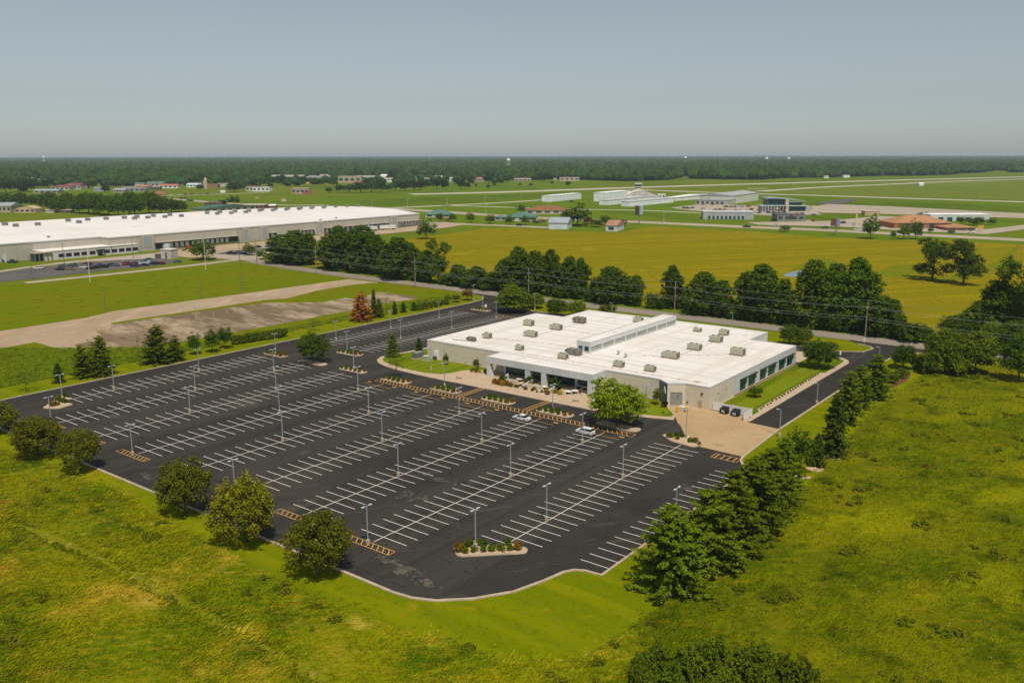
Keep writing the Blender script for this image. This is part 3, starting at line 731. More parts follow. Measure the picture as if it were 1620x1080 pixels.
# conduit runs on the roof: sleepers with a thin pipe
m_sleep = mat('sleeper_brown', (.42, .26, .15), .9)
for (xa, ya), (xb, yb) in (((-158, 208.6), (-95, 208.9)), ((-141, 209), (-139.8, 221)), ((-116, 231), (-115.6, 262)), ((-126, 226), (-103, 246)), ((-178, 221), (-145, 226)), ((-168, 231), (-168, 262)), ((-150, 246), (-180, 246))):
    L_ = math.hypot(xb - xa, yb - ya); n_ = int(L_ / 2.6); mb = MB().tube((xa, ya, HB + .17), (xb, yb, HB + .17), .035, n=4)
    for k in range(n_ + 1):
        t = k / n_; x, y = xa + (xb - xa) * t, ya + (yb - ya) * t
        if (k * 7) % 5: mb.box(x - .17, x + .17, y - .12, y + .12, HB + .03, HB + .15)
    bpart(mb, 'roof_conduit', m_sleep)
for x, y, r in ((-97.8, 209.4, 1.0), (-183, 226, .7), (-186, 251, .8), (-150, 232, .7), (-128, 243, .6), (-112, 275, .7), (-160, 271, .7), (-141.5, 262, .6), (-141.8, 240, .8)):
    z = HB + .035 if not -144 < x < -139 else 9.375
    bpart(MB().poly([(x + r * random.uniform(.6, 1.2) * math.cos(a) * 1.5, y + r * random.uniform(.6, 1.2) * math.sin(a)) for a in np.linspace(0, 6.28, 12)[:-1]], z), 'roof_stain', m_stain)
# gas pipe on the roof
mb = MB(); pl = [G(x, y, HB + .2) for x, y in ((716, 536), (722, 537.5), (730, 538), (736, 538.5))]
for p, q in zip(pl, pl[1:]): mb.tube(p, q, .09, n=6)
for p in pl: mb.box(p.x - .15, p.x + .15, p.y - .15, p.y + .15, HB + .03, HB + .15)
mb.build('roof_pipe', m_brown, label='brown pipe run on the left front of the roof', cat='pipe')

# ------------------------------------------------------------------ patio, fence, yard things
def ramp_wall(x, y0, y1, h0, h1, label):
    MB_ = MB()
    MB_.face([(x - .16, y0, .2), (x + .16, y0, .2), (x + .16, y0, h0), (x - .16, y0, h0)])
    MB_.face([(x - .16, y1, .2), (x - .16, y1, h1), (x + .16, y1, h1), (x + .16, y1, .2)])
    MB_.face([(x - .16, y0, h0), (x + .16, y0, h0), (x + .16, y1, h1), (x - .16, y1, h1)])
    MB_.face([(x + .16, y0, .2), (x + .16, y1, .2), (x + .16, y1, h1), (x + .16, y0, h0)])
    MB_.face([(x - .16, y1, .2), (x - .16, y0, .2), (x - .16, y0, h0), (x - .16, y1, h1)])
    return MB_.build('ramp_wall', m_gpan, label=label, cat='wall')
ramp_wall(-153.9, 193.2, 199.4, .75, 1.9, 'sloping pale cheek wall left of the patio steps')
ramp_wall(-144.3, 191.8, 198.4, .65, 1.9, 'sloping pale cheek wall at the middle of the patio')
ramp_wall(-135.2, 190.2, 197.6, .45, 1.9, 'sloping pale cheek wall at the open end of the patio')
MB().box(-153.7, -147.6, 195.6, 196, .2, 1.35).build('retaining_wall', m_cmu, label='low cream retaining wall, left one of two at the patio', cat='wall')
MB().box(-144.1, -138.4, 194.8, 195.2, .2, 1.35).build('retaining_wall', m_cmu, label='low cream retaining wall, right one of two at the patio', cat='wall')
m_tab = mat('table_white', (.72, .69, .64), .5)
def table(px, py, label):
    g = G(px, py, .6)
    e = empty('patio_table', (g.x, g.y, .62 if g.y > 200.2 else .23), 0, label, 'table', 'patio tables')
    MB().lathe([(1.0, .70), (1.02, .73), (1.0, .77)], 18).build('table_top', m_tab, e)
    MB().lathe([(.09, .03), (.09, .70)], 8).build('leg', m_black, e)
    MB().lathe([(.5, 0), (.45, .05)], 12).build('base', m_black, e)
    for k in range(3):
        a = k * 2.1 + .4
        MB().box(-.35, .35, -.2, .2, .40, .46).box(-.3, -.24, -.15, .15, 0, .40).box(.24, .3, -.15, .15, 0, .40).build('bench', m_tab if k else m_black, e, loc=(1.45 * math.cos(a), 1.45 * math.sin(a), 0), rz=a + math.pi / 2)
for px, py, lb in ((898.5, 620.5, 'white patio table left of a pair outside the canopy'), (909.5, 619.5, 'white patio table right of a pair outside the canopy'), (915.5, 613.5, 'white patio table deep under the right of the canopy'),
                   (924.8, 616, 'white patio table next to the right corner column'), (863, 613, 'white patio table in the middle of the patio'), (869, 606, 'white patio table close to the glass at the middle'), (822, 601, 'white patio table at the left of the patio')):
    table(px, py, lb)
for x, y, lb in ((-166, 190.9, 'dark bench on the gravel left of the patio'), (-124.6, 191.2, 'dark bench on the gravel right of the patio')):
    e = empty('bench', (x, y, .23), .1, lb, 'bench')
    MB().box(-.9, .9, -.25, .25, .38, .46).build('seat', m_mull, e)
    for s in (-.7, .7): MB().box(s - .08, s + .08, -.22, .22, 0, .38).build('leg', m_mull, e)
# white fence
f = empty('vinyl_fence', (-92, 207.4, .1), 0, 'white vinyl privacy fence behind the two dumpsters', 'fence')
for k in range(4):
    x0 = k * 2.65
    MB().box(x0 + .09, x0 + 2.56, -.03, .03, .08, 1.95).build('panel', m_pvc, f)
    for j in range(12): MB().box(x0 + .12 + j * .2, x0 + .29 + j * .2, -.045, -.031, .2, 1.85).build('slat', m_pvc, f)
for k in range(5): MB().box(k * 2.65 - .08, k * 2.65 + .08, -.08, .08, 0, 2.1).build('post', m_pvc, f)
for k in range(2):
    y0 = -k * 2.6
    MB().box(10.57, 10.63, y0 - 2.5, y0 - .1, .08, 1.95).build('panel', m_pvc, f)
    MB().box(10.52, 10.68, y0 - 2.68, y0 - 2.52, 0, 2.1).build('post', m_pvc, f)
def dumpster(x, y, m, label):
    e = empty('dumpster', (x, y, .11), -.06, label, 'dumpster')
    b = MB()
    b.face([(-.95, -.75, .2), (.95, -.75, .2), (.95, -.95, 1.15), (-.95, -.95, 1.15)])
    b.face([(.95, -.75, .2), (.95, .75, .2), (.95, .8, 1.65), (.95, -.95, 1.15)])
    b.face([(-.95, .75, .2), (-.95, -.75, .2), (-.95, -.95, 1.15), (-.95, .8, 1.65)])
    b.face([(.95, .75, .2), (-.95, .75, .2), (-.95, .8, 1.65), (.95, .8, 1.65)])
    b.face([(-.95, .75, .2), (.95, .75, .2), (.95, -.75, .2), (-.95, -.75, .2)])
    b.build('bin', m, e)
    for s in (-1, 1):
        l = MB(); l.face([(s * .49 - .46, -1.0, 1.17), (s * .49 + .46, -1.0, 1.17), (s * .49 + .46, .82, 1.69), (s * .49 - .46, .82, 1.69)])
        l.face([(s * .49 - .46, -1.0, 1.22), (s * .49 + .46, -1.0, 1.22), (s * .49 + .46, .82, 1.74), (s * .49 - .46, .82, 1.74)])
        l.face([(s * .49 - .46, -1.0, 1.17), (s * .49 - .46, -1.0, 1.22), (s * .49 + .46, -1.0, 1.22), (s * .49 + .46, -1.0, 1.17)])
        l.build('lid', m_black, e)
        MB().box(s * 1.06 - .1, s * 1.06 + .1, -.7, .5, .65, .85).build('fork_pocket', m, e)
        MB().box(s * .7 - .1, s * .7 + .1, -.6, .6, 0, .19).build('skid', m_black, e)
    t = MB()
    for u, v in (((-.4, .4), (.4, 1.0)), ((.4, .4), (-.4, 1.0))):
        t.tube((u[0], -.80 - .2 * (u[1] - .2), u[1]), (v[0], -.82 - .2 * (v[1] - .2), v[1]), .11, n=6)
    t.build('stencil', mat('stencil_white', (.7, .7, .66), .6), e, label='white cross shaped marking')
dumpster(-88.0, 205.4, mat('dumpster_black', (.030, .026, .032), .5), 'black dumpster closer to the building wall')
dumpster(-84.8, 205.1, mat('dumpster_blue', (.018, .035, .06), .5), 'dark blue dumpster at the open end of the white fence')
m_yel = mat('safety_yellow', (.75, .42, .03), .6)
for px, py, lb in ((1072, 652.5, 'yellow bollard left of the grey panel by the roller door'), (1086, 652.5, 'yellow bollard right of the grey panel by the roller door')):
    g = G(px, py)
    e = empty('bollard', (g.x, g.y, .1), 0, lb, 'bollard')
    MB().lathe([(.42, 0), (.42, .08)], 12).build('foot', m_kerb, e)
    MB().lathe([(.38, .08), (.38, 1.5), (.3, 1.62), (.12, 1.68)], 12).build('post', m_yel, e, smooth=False)
g = G(1079, 651)
e = empty('transformer', (g.x, g.y + .6, .1), 0, 'grey transformer cabinet between two yellow bollards', 'transformer')
MB().box(-1.1, 1.1, -.6, .6, 0, .12).build('pad', m_kerb, e); MB().box(-.95, .95, -.5, .5, .12, 1.1).build('cabinet', m_gpan, e); MB().box(-1.0, 1.0, -.55, .55, 1.1, 1.16).build('lid', m_pvc, e)
g = G(662, 567)
e = empty('generator', (g.x, g.y, .22), 1.57, 'dark grey standby generator on a pad by the left lawn', 'generator')
MB().box(-2.4, 2.4, -1.2, 1.2, 0, .15).build('pad', m_kerb, e)
MB().box(-2, 2, -.85, .85, .15, 1.9).build('housing', mat('generator_grey', (.14, .16, .16), .6), e)
for s in (-1, 1): MB().box(-1.6, 1.6, s * .87 - .015, s * .87 + .015, .5, 1.6).build('louvre', m_grill, e)
MB().box(-1.7, 1.7, -.6, .6, 1.9, 2.05).build('top', mat('generator_top', (.3, .32, .32), .5), e)
MB().tube((1.4, 0, 2.05), (1.4, 0, 2.7), .12).build('exhaust', m_black, e)
g = G(674, 571)
e = empty('transformer', (g.x, g.y, .22), 0, 'pale green pad mounted transformer on the front lawn', 'transformer')
MB().box(-1.2, 1.2, -1.0, 1.0, 0, .15).build('pad', m_kerb, e); MB().box(-.85, .85, -.7, .7, .15, 1.5).build('cabinet', mat('pale_green', (.34, .40, .29), .6), e); MB().box(-.9, .9, -.75, .75, 1.5, 1.56).build('lid', m_gpan, e)
# ------------------------------------------------------------------ trees and shrubs
def unit(v): return v / np.maximum(np.linalg.norm(v, axis=-1, keepdims=True), 1e-9)

def leaves(c, r, per, size, g, up=.45, out=.75, rnd=.55, squash=(1, 1, .8), asp=.65, hol=.45):
    n = len(c)
    c = np.repeat(np.asarray(c, float), per, 0); r = np.repeat(np.broadcast_to(np.asarray(r, float), (n,)), per)
    d = unit(g.normal(size=(n * per, 3)))
    p = c + d * (r * g.random(n * per) ** hol)[:, None] * np.asarray(squash)
    nm = unit(out * d + up * np.array([0, 0, 1]) + rnd * unit(g.normal(size=d.shape)))
    t = unit(np.cross(nm, unit(g.normal(size=d.shape)))); b = np.cross(nm, t)
    s = (size * g.uniform(.6, 1.35, n * per))[:, None]
    return np.stack([p - t * s - b * s * asp * .4, p - t * s * .1 - b * s * asp, p + t * s + b * s * asp * .3, p + b * s * asp], 1)

def bumps(g, n=12, amp=.34):
    """uneven outline: a few random lobes on the sphere of directions"""
    ds = unit(g.normal(size=(n, 3))); am = g.uniform(-.6, 1, n) * amp
    return lambda d: 1 + (np.exp(-(1 - d @ ds.T) * 6) * am).sum(1)

def crown_round(g, H, W, clear=.05, n=270, per=46, leaf=.19, cr=.095, flat=.85, inner=40):
    bf = bumps(g)
    d = unit(g.normal(size=(n, 3)) * [1, 1, .9])
    d = d[d[:, 2] > -.75]
    rad = np.array([W / 2, W / 2, H * (1 - clear) / 2])
    cz = H * (clear + (1 - clear) / 2)
    c = d * (g.uniform(.52, .95, len(d)) * bf(d))[:, None] * rad + [0, 0, cz]
    q = leaves(c, g.uniform(.75, 1.25, len(c)) * cr * W, per, leaf, g, squash=(1, 1, flat))
    ci = unit(g.normal(size=(inner, 3))) * g.uniform(0, .55, (inner, 1)) * rad + [0, 0, cz]
    qi = leaves(ci, cr * W * 1.5, per // 2, leaf * 1.8, g)
    return np.concatenate([q, qi])

def crown_tall(g, H, W, clear=.05, n=330, per=34, leaf=.40, top=.55, ragged=.22):
    z = g.beta(1.5, 1.35, n)
    prof = np.minimum(1, (z / .22) ** .6) * (1 - np.clip((z - .45) / .55, 0, 1) ** 2.0 * .86) ** .8
    az = g.uniform(0, 2 * np.pi, n)
    k = g.uniform(0, 2 * np.pi, 4)
    lob = 1 + ragged * np.sin(2 * az + k[0] + 5 * z) + ragged * .7 * np.sin(3 * az + k[1] - 9 * z) + ragged * .5 * np.sin(11 * z + k[2])
    rr = W / 2 * prof * lob * np.sqrt(g.uniform(.12, 1, n)) * .88
    lean = g.normal(0, .03, 2) * H
    c = np.stack([rr * np.cos(az) + lean[0] * z, rr * np.sin(az) + lean[1] * z, H * (clear + (.97 - clear) * z)], 1)
    q = leaves(c, g.uniform(.6, 1.25, n) * .085 * W, per, leaf, g, squash=(1, 1, .85))
    zi = g.uniform(.02, .8, 90); ri = W * .20 * g.random(90) ** .5; ai = g.uniform(0, 6.28, 90)
    ci = np.stack([ri * np.cos(ai), ri * np.sin(ai), zi * H], 1)
    return np.concatenate([q, leaves(ci, .11 * W, 22, leaf * 1.7, g)])

def crown_lobes(g, H, W, nl=7, per=34, leaf=.36, clear=.14):
    """big open field tree: separate billows of foliage on spreading limbs"""
    out = []
    for i in range(nl):
        a = 2 * np.pi * i / nl + g.uniform(-.5, .5); z = g.uniform(.3, .9) * H if i else .86 * H
        rad = W * .31 * g.uniform(.5, 1.15) * (1.15 - .6 * abs(z / H - .55))
        c0 = np.array([rad * np.cos(a), rad * np.sin(a), z])
        d = unit(g.normal(size=(34, 3))); c = c0 + d * g.uniform(.5, 1, (34, 1)) * np.array([W * .2, W * .2, H * .13])
        out.append(leaves(c, g.uniform(.05, .085, 34) * W, per, leaf, g))
    c = np.stack([g.normal(0, .09 * W, 50), g.normal(0, .09 * W, 50), g.uniform(clear, .8, 50) * H], 1)
    out.append(leaves(c, .09 * W, per, leaf, g))
    return np.concatenate(out)

def crown_pine(g, H, W, step=.62, per=11, leaf=.34, power=.75, droop=.10, nb=(7, 10), base=.05, fill=.5, spread=.5):
    cs = []
    z = H * base
    while z < H * .975:
        t = z / H
        Rz = W / 2 * (1 - t) ** power * min(1, .72 + t * 1.6) + .12
        for k in range(g.integers(*nb)):
            a = g.uniform(0, 2 * np.pi); L = Rz * g.uniform(.62, 1.12)
            m = max(2, int(L / .62))
            for j in range(m):
                u = (j + 1) / m
                if u < fill * .5: continue
                d = L * u
                cs.append((d * np.cos(a) + g.normal(0, .16), d * np.sin(a) + g.normal(0, .16), z - droop * d + .16 * d * u * u + g.normal(0, .1)))
        z += step * g.uniform(.8, 1.2)
    cs.append((0, 0, H * .985))
    c = np.array(cs)
    q = leaves(c, spread, per, leaf, g, up=.75, out=.6, rnd=.45, squash=(1, 1, .38), asp=.42)
    ci = np.stack([g.normal(0, W * .08, 60), g.normal(0, W * .08, 60), g.uniform(base, .75, 60) * H], 1)
    return np.concatenate([q, leaves(ci, .7, 10, leaf * 1.8, g)])

def limbs(g, H, W, r, nl=6, clear=.2, top=.8):
    mb = MB()
    p = Vector((0, 0, -.1)); segs = 4
    for i in range(segs):
        q = Vector((g.normal(0, .012) * H, g.normal(0, .012) * H, H * top * (i + 1) / segs))
        mb.tube(p, q, r * (1 - .2 * i), r * (.8 - .2 * i), 7, cap=False); p = q
    for i in range(nl):
        a = g.uniform(0, 6.28); z = H * g.uniform(clear, top * .9); L = W * g.uniform(.2, .38)
        b = Vector((L * math.cos(a), L * math.sin(a), z + L * .7))
        mb.tube((0, 0, z), b, r * .42, r * .12, 5, cap=False)
    return mb

def leafmat(name, c, dark=None, light=None, transl=.22, rand=.16):
    c = (c[0] * 1.55, c[1] * 1.35, c[2] * .7)
    dark = dark or tuple(x * .62 for x in c); light = light or tuple(x * 1.4 for x in c)
    return mat(name, c, .75, [(.9, dark, .45, .62, 3), (.55, light, .55, .7, 3)], coord='O', rand=rand, transl=transl, spec=.04)
LM = dict(oak=leafmat('oak_leaves', (.100, .122, .014)), gold=leafmat('golden_leaves', (.145, .155, .012)), tall=leafmat('roadside_leaves', (.060, .116, .011)), deep=leafmat('deep_leaves', (.048, .096, .010)),
          pine=leafmat('pine_needles', (.092, .142, .009)), spruce=leafmat('spruce_needles', (.050, .080, .016)), lime=leafmat('lime_leaves', (.150, .235, .012), transl=.3), bright=leafmat('bright_leaves', (.105, .165, .014)),
          rust=leafmat('rust_leaves', (.30, .135, .045)), olive=leafmat('olive_leaves', (.088, .135, .012)), purple=leafmat('purple_leaves', (.045, .028, .026)), bush=leafmat('bush_leaves', (.085, .125, .010)),
          yellow=leafmat('yellow_leaves', (.30, .24, .015)), bronze=leafmat('bronze_leaves', (.16, .10, .018)), far=leafmat('far_leaves', (.025, .062, .013), rand=.42), dry=leafmat('dry_leaves', (.13, .095, .03)))
m_bark = mat('bark', (.085, .062, .043), .95, [(2, (.055, .04, .028), .45, .65, 4, (1, 1, .2))], coord='O')
HT = dict(round=(11, 10), tall=(24, 15), lobes=(22, 20), pine=(13, 10), spruce=(12, 7), oval=(6, 3.6), sparse=(8, 6), small=(14, 12), dead=(9, 3), bush=(3, 4), thicket=(4, 6), feather=(11, 11))
_tc = {}
def template(kind, var, leaf):
    key = (kind, var, leaf)
    if key in _tc: return _tc[key]
    base = (kind, var)
    if base not in _tc:
        g = np.random.default_rng(sum(map(ord, kind)) * 31 + var * 7 + 3)
        H, W = HT[kind]
        if kind == 'round': q = crown_round(g, H, W); t = limbs(g, H, W, .24)
        elif kind == 'feather': q = crown_round(g, H, W, clear=.06, n=330, per=46, leaf=.24, cr=.10, flat=.6, inner=70); t = limbs(g, H, W, .24)
        elif kind == 'tall': q = crown_tall(g, H, W); t = limbs(g, H, W, .35)
        elif kind == 'lobes': q = crown_lobes(g, H, W); t = limbs(g, H, W, .5, 8)
        elif kind == 'pine': q = crown_pine(g, H, W * 1.2, step=.85, power=.6, per=26, leaf=.26, nb=(9, 13), spread=.55); t = limbs(g, H, W, .2, 0, top=.95)
        elif kind == 'spruce': q = crown_pine(g, H, W, step=.5, per=9, leaf=.28, power=.95, droop=.28, nb=(8, 11), base=.02, spread=.42); t = limbs(g, H, W, .17, 0, top=.95)
        elif kind == 'oval': q = crown_round(g, H, W, clear=.14, n=90, per=26, leaf=.13, cr=.15, inner=22); t = limbs(g, H, W, .09)
        elif kind == 'sparse': q = crown_round(g, H, W, clear=.22, n=75, per=14, leaf=.13, cr=.12, inner=0); t = limbs(g, H, W, .12, 14, .25, .85)
        elif kind == 'small': q = crown_round(g, H, W, clear=.10, n=75, per=14, leaf=.55, cr=.14, inner=18); t = limbs(g, H, W, .3, 3)
        elif kind == 'dead': q = crown_round(g, H, W, clear=.3, n=30, per=5, leaf=.10, cr=.15, inner=0); t = limbs(g, H, W, .11, 16, .2, .98)
        elif kind == 'thicket': q = np.concatenate([crown_round(g, H * g.uniform(.5, 1), W * .55, clear=-.15, n=70, per=30, leaf=.12, cr=.11, inner=14) + np.array([g.normal(0, W * .2), g.normal(0, W * .2), 0]) for _ in range(4)]); t = MB().tube((0, 0, -.1), (0, 0, 2), .08, .04, 5)
        else: q = crown_round(g, H, W, clear=.0, n=80, per=26, leaf=.16, cr=.13, inner=20); t = MB().tube((0, 0, -.1), (0, 0, 1), .08, .04, 5)
        q[..., 2] = np.maximum(q[..., 2], .06)
        _tc[base] = (fastmesh(kind + '_crown', q, 4, LM[leaf]), t.mesh(kind + '_trunk', m_bark))
        _tc[key] = _tc[base]
        return _tc[key]
    cm = _tc[base][0].copy(); cm.materials[0] = LM[leaf]
    _tc[key] = (cm, _tc[base][1])
    return _tc[key]
_tn = [0]
def tree(kind, px, py, ty, wpx, leaf, label, group=None, var=None, z=0.0, name='tree', shrink=.95, cat='tree'):
    _tn[0] += 1
    n = _tn[0]
    g = G(px, py)
    H = hgt(px, py, ty) * shrink; W = wid(px, py, wpx) * (1.18 if kind == 'tall' else 1.06)
    H0, W0 = HT[kind]
    cm, tm = template(kind, (n * 7) % 5 if var is None else var, leaf)
    e = empty(name, (g.x, g.y, z), (n * 2.399) % 6.283, label, cat, group, scale=(W / W0, W / W0, H / H0))
    obj('crown' if cat == 'tree' else 'foliage', cm, e); obj('trunk' if cat == 'tree' else 'stem', tm, e)
    return e
def trees(lst, kind, leaf, fmt, group, **k):
    for i, t in enumerate(sorted(lst, key=lambda t: t[0])):
        kk = t[4] if len(t) > 4 and t[4] else kind; lf = t[5] if len(t) > 5 else leaf
        tree(kk, *t[:4], lf, fmt.format(o=ordn(i)), group, **k)

# oaks along the near edge of the lot
for t, lf, lb in (((0, 684, 632, 52), 'oak', 'dark oak cut by the left picture edge beside the lot kerb'), ((60, 721, 651, 77), 'oak', 'broad dark oak, second along the near kerb from the left edge'),
                  ((127, 745, 672, 58), 'oak', 'narrower oak, third along the near kerb from the left edge'), ((294, 813, 716, 80), 'oak', 'dark brownish oak standing alone before the gold one'),
                  ((391, 857, 742, 96), 'gold', 'yellow green oak, most golden of the row at the kerb'), ((505, 909, 797, 92), 'oak', 'last oak of the near row, beside the yellow hatched boxes')):
    tree('round', *t, lf, lb, 'oaks along the near kerb', name='oak_tree')
# pines on the right
for t, kd, lf, lb in (((1060, 931, 800, 104), 'pine', 'pine', 'nearest big pine at the lower end of the pine row'), ((1116, 897, 776, 92), 'pine', 'pine', 'second big pine of the row from the lower end'),
    ((1155, 872, 748, 84), 'pine', 'pine', 'third big pine of the row from the lower end'), ((1190, 848, 724, 86), 'pine', 'pine', 'fourth big pine of the row from the lower end'),
    ((1215, 816, 712, 72), 'pine', 'pine', 'fifth big pine of the row, beside the bark bed'), ((1237, 788, 694, 58), 'pine', 'pine', 'sixth pine of the row, in front of the lamp post'),
    ((1266, 749, 676, 42), 'oval', 'deep', 'dark oval tree between the pines and the tall spruce'), ((1292, 737, 684, 34), 'spruce', 'spruce', 'small dark spruce at the foot of the tall one'),
    ((1318, 720, 624, 56), 'spruce', 'spruce', 'tall dark spruce, darkest tree of the pine row'), ((1340, 668, 590, 44), 'pine', 'pine', 'pine just beyond the dark spruce'),
    ((1358, 645, 580, 42), 'pine', 'pine', 'second pine beyond the dark spruce, beside the drive'), ((1384, 628, 563, 44), 'pine', 'pine', 'last pine of the row before the drive mouth'),
    ((1428, 583, 543, 37), 'round', 'deep', 'round dark tree at the mouth of the side drive')):
    tree(kd, t[0], t[1], t[2] - (4 if kd == 'pine' else 0), t[3] * (1.1 if kd == 'pine' else 1), lf, lb, 'trees of the right hand row', shrink=1.0, name='pine_tree' if kd == 'pine' else 'spruce_tree' if kd == 'spruce' else 'tree')
for t, lb in (((1410, 606, 586, 22), 'low green shrub in the mulch bed by the drive, lower one'), ((1424, 598, 581, 22), 'low green shrub in the mulch bed by the drive, upper one')):
    tree('bush', *t, 'bush', lb, name='shrub', cat='shrub')
# left edge of the lot
for t, kd, lf, lb in (((42, 619, 580, 28), 'sparse', 'olive', 'thin leafed small tree at the far left kerb'), ((93, 605, 572, 24), 'spruce', 'spruce', 'small dark spruce on the left lawn'),
    ((132, 597, 543, 36), 'pine', 'pine', 'left pine of the pair beside the left kerb'), ((161, 594, 527, 40), 'pine', 'pine', 'taller right pine of the pair beside the left kerb'),
    ((221, 579, 524, 14), 'dead', 'dry', 'dead thin conifer left of the big pine'), ((250, 575, 509, 46), 'pine', 'pine', 'tallest pine on the left lawn'), ((279, 571, 528, 27), 'pine', 'pine', 'smaller pine leaning on the tallest one'),
    ((308, 561, 523, 21), 'oval', 'deep', 'upright oval tree right of the big pines'), ((336, 557, 518, 25), 'oval', 'deep', 'rounder oval tree, middle of three before the hedge'), ((357, 551, 512, 23), 'oval', 'deep', 'oval tree touching the end of the hedge'),
    ((497, 523, 502, 19), 'sparse', 'olive', 'little bronze leafed tree beyond the left kerb'), ((573, 508, 457, 33), 'pine', 'rust', 'dead rust red conifer'), ((592, 503, 453, 16), 'spruce', 'spruce', 'slim green conifer behind the rust red one'),
    ((600, 502, 470, 21), 'spruce', 'bright', 'light green conifer right of the rust red one'), ((612, 498, 464, 15), 'dead', 'dry', 'leafless thin tree right of the light green conifer'),
    ((624.5, 497, 475, 13), 'spruce', 'deep', 'small conifer, first of three along the far lawn'), ((638.5, 494, 476, 14), 'spruce', 'deep', 'small conifer, second of three along the far lawn'), ((655, 491, 476, 15), 'spruce', 'deep', 'small conifer, third of three along the far lawn'),
    ((709, 481, 463, 13), 'oval', 'bright', 'small tree near the far entrance, green one'), ((722, 478, 464, 15), 'oval', 'olive', 'small tree near the far entrance, olive one'), ((739, 475, 455, 19), 'oval', 'bronze', 'bronze leafed small tree near the far entrance'),
    ((495.5, 574, 523, 46), 'round', 'tall', 'round green oak on the island in the lot'), ((622, 565, 526, 29), 'spruce', 'olive', 'olive conifer beside the drive corner'), ((627, 598, 551, 29), 'sparse', 'olive', 'half bare tree on the planted island'),
    ((663, 555, 533, 16), 'spruce', 'spruce', 'small spruce beside the left end of the building')):
    tree(kd, *t, lf, lb, z=.2 if 480 < t[0] < 670 and t[1] > 540 else 0, name={'pine': 'pine_tree', 'spruce': 'conifer_tree'}.get(kd, 'tree'))
# around the building
for t, kd, lf, lb in (((975, 674, 602, 72), 'feather', 'lime', 'bright lime green tree on the island before the building'), ((706, 578, 559, 10), 'oval', 'deep', 'small upright tree by the plain front wall, left one'),
    ((753.5, 587, 566, 11), 'oval', 'deep', 'small upright tree beside the canopy corner'), ((1039.5, 641, 613, 15), 'oval', 'oak', 'small upright tree before the shaded blue grey wall face'), ((1195, 629, 610, 21), 'oval', 'tall', 'small round tree on the side lawn'),
    ((1295, 583, 532, 50), 'round', 'deep', 'broad dark tree beyond the corner of the side lawn'), ((1249, 546, 512, 34), 'round', 'deep', 'dark tree behind the rear corner of the building'), ((1271, 545, 517, 27), 'round', 'olive', 'olive tree behind the rear corner of the building'),
    ((813, 494, 451, 56), 'feather', 'bright', 'light green spreading tree at the far entrance'), ((846, 488, 462, 30), 'round', 'bright', 'second light green tree right of the far entrance'),
    ((880, 500, 469, 34), 'round', 'tall', 'dark rounded tree behind the building, left one'), ((912, 500, 474, 28), 'round', 'bright', 'rounded tree behind the building, right one')):
    tree(kd, *t, lf, lb, z=.2)
tree('bush', 960, 500, 480, 30, 'bush', 'round bush behind the roof beside the road', name='bush', cat='bush')
tree('bush', 1051.5, 645, 634, 11, 'purple', 'dark purple shrub beside the roller door', name='shrub', cat='shrub', z=.2)
# roadside tree line
RS = [(444, 416, 368, 52), (470, 419, 360, 46), (489, 419, 365, 30), (523, 424, 372, 40), (540, 428, 352, 46), (573, 431, 351, 52), (596, 434, 366, 36), (617, 438, 382, 36), (635, 442, 371, 52), (653, 442, 380, 34),
      (676, 446, 392, 32), (694, 448, 374, 46, 'lobes', 'tall'), (725, 452, 416, 34), (757, 456, 419, 40), (782, 459, 428, 34), (801, 461, 405, 36), (820, 463, 385, 42), (848, 466, 392, 38), (873, 468, 390, 36), (902, 471, 401, 36), (920, 473, 403, 28),
      (945, 476, 440, 30), (969, 479, 418, 52), (991, 481, 434, 26), (1006, 484, 432, 28), (1064, 488, 415, 36), (1082, 489, 451, 20), (1115, 498, 426, 50), (1139, 501, 440, 36),
      (1180, 504, 424, 44), (1205, 508, 412, 62), (1236, 511, 436, 36), (1286, 519, 405, 60), (1312, 521, 410, 50), (1349, 523, 399, 58), (1370, 523, 425, 42), (1387, 531, 462, 48), (1410, 534, 470, 36)]
for t in RS: assert len(t) >= 4
trees(RS, 'tall', 'tall', 'tall dark green tree in the roadside row, {o} from the left', 'trees along the road', name='roadside_tree')
trees([(662, 444, 428, 24), (706, 450, 430, 26), (741, 455, 436, 26), (769, 459, 438, 26), (838, 466, 446, 26), (888, 471, 448, 26), (935, 477, 454, 24), (958, 481, 462, 22), (1032, 487, 462, 24), (1046, 489, 470, 16), (1095, 497, 476, 20), (1160, 504, 476, 24), (1262, 517, 488, 26), (1330, 524, 492, 30), (1440, 540, 508, 42), (1463, 542, 514, 26), (1425, 538, 500, 26)],
      'bush', 'deep', 'low bush in the hedge line under the roadside trees, {o} from the left', 'bushes under the roadside trees', name='bush', cat='bush')
# trees in the crop field and at the right edge
for t, kd, lf, lb in (((1474, 444, 376, 66), 'lobes', 'deep', 'big open crowned tree in the crop field, left of two'), ((1524, 450, 373, 62), 'lobes', 'deep', 'big open crowned tree in the crop field, right of two'),
    ((1609, 545, 397, 84), 'lobes', 'deep', 'largest dark tree at the right picture edge'), ((1576, 538, 436, 64), 'tall', 'tall', 'tall tree left of the largest one at the right edge'), ((1548, 538, 470, 46), 'tall', 'tall', 'lower tree at the foot of the right edge group'),
    ((1600, 562, 500, 52), 'round', 'tall', 'rounded tree before the right edge group'), ((1570, 552, 502, 44), 'round', 'bright', 'lighter rounded tree before the right edge group'), ((1514, 537, 494, 54), 'round', 'deep', 'dark rounded tree beyond the road near the willows'),
    ((1492, 590, 514, 54), 'feather', 'olive', 'willowy olive tree by the road, left of two'), ((1540, 590, 523, 62), 'feather', 'olive', 'willowy olive tree by the road, right of two'), ((1612, 603, 519, 56), 'round', 'tall', 'spreading tree cut by the right edge above the meadow')):
    tree(kd, *t, lf, lb)
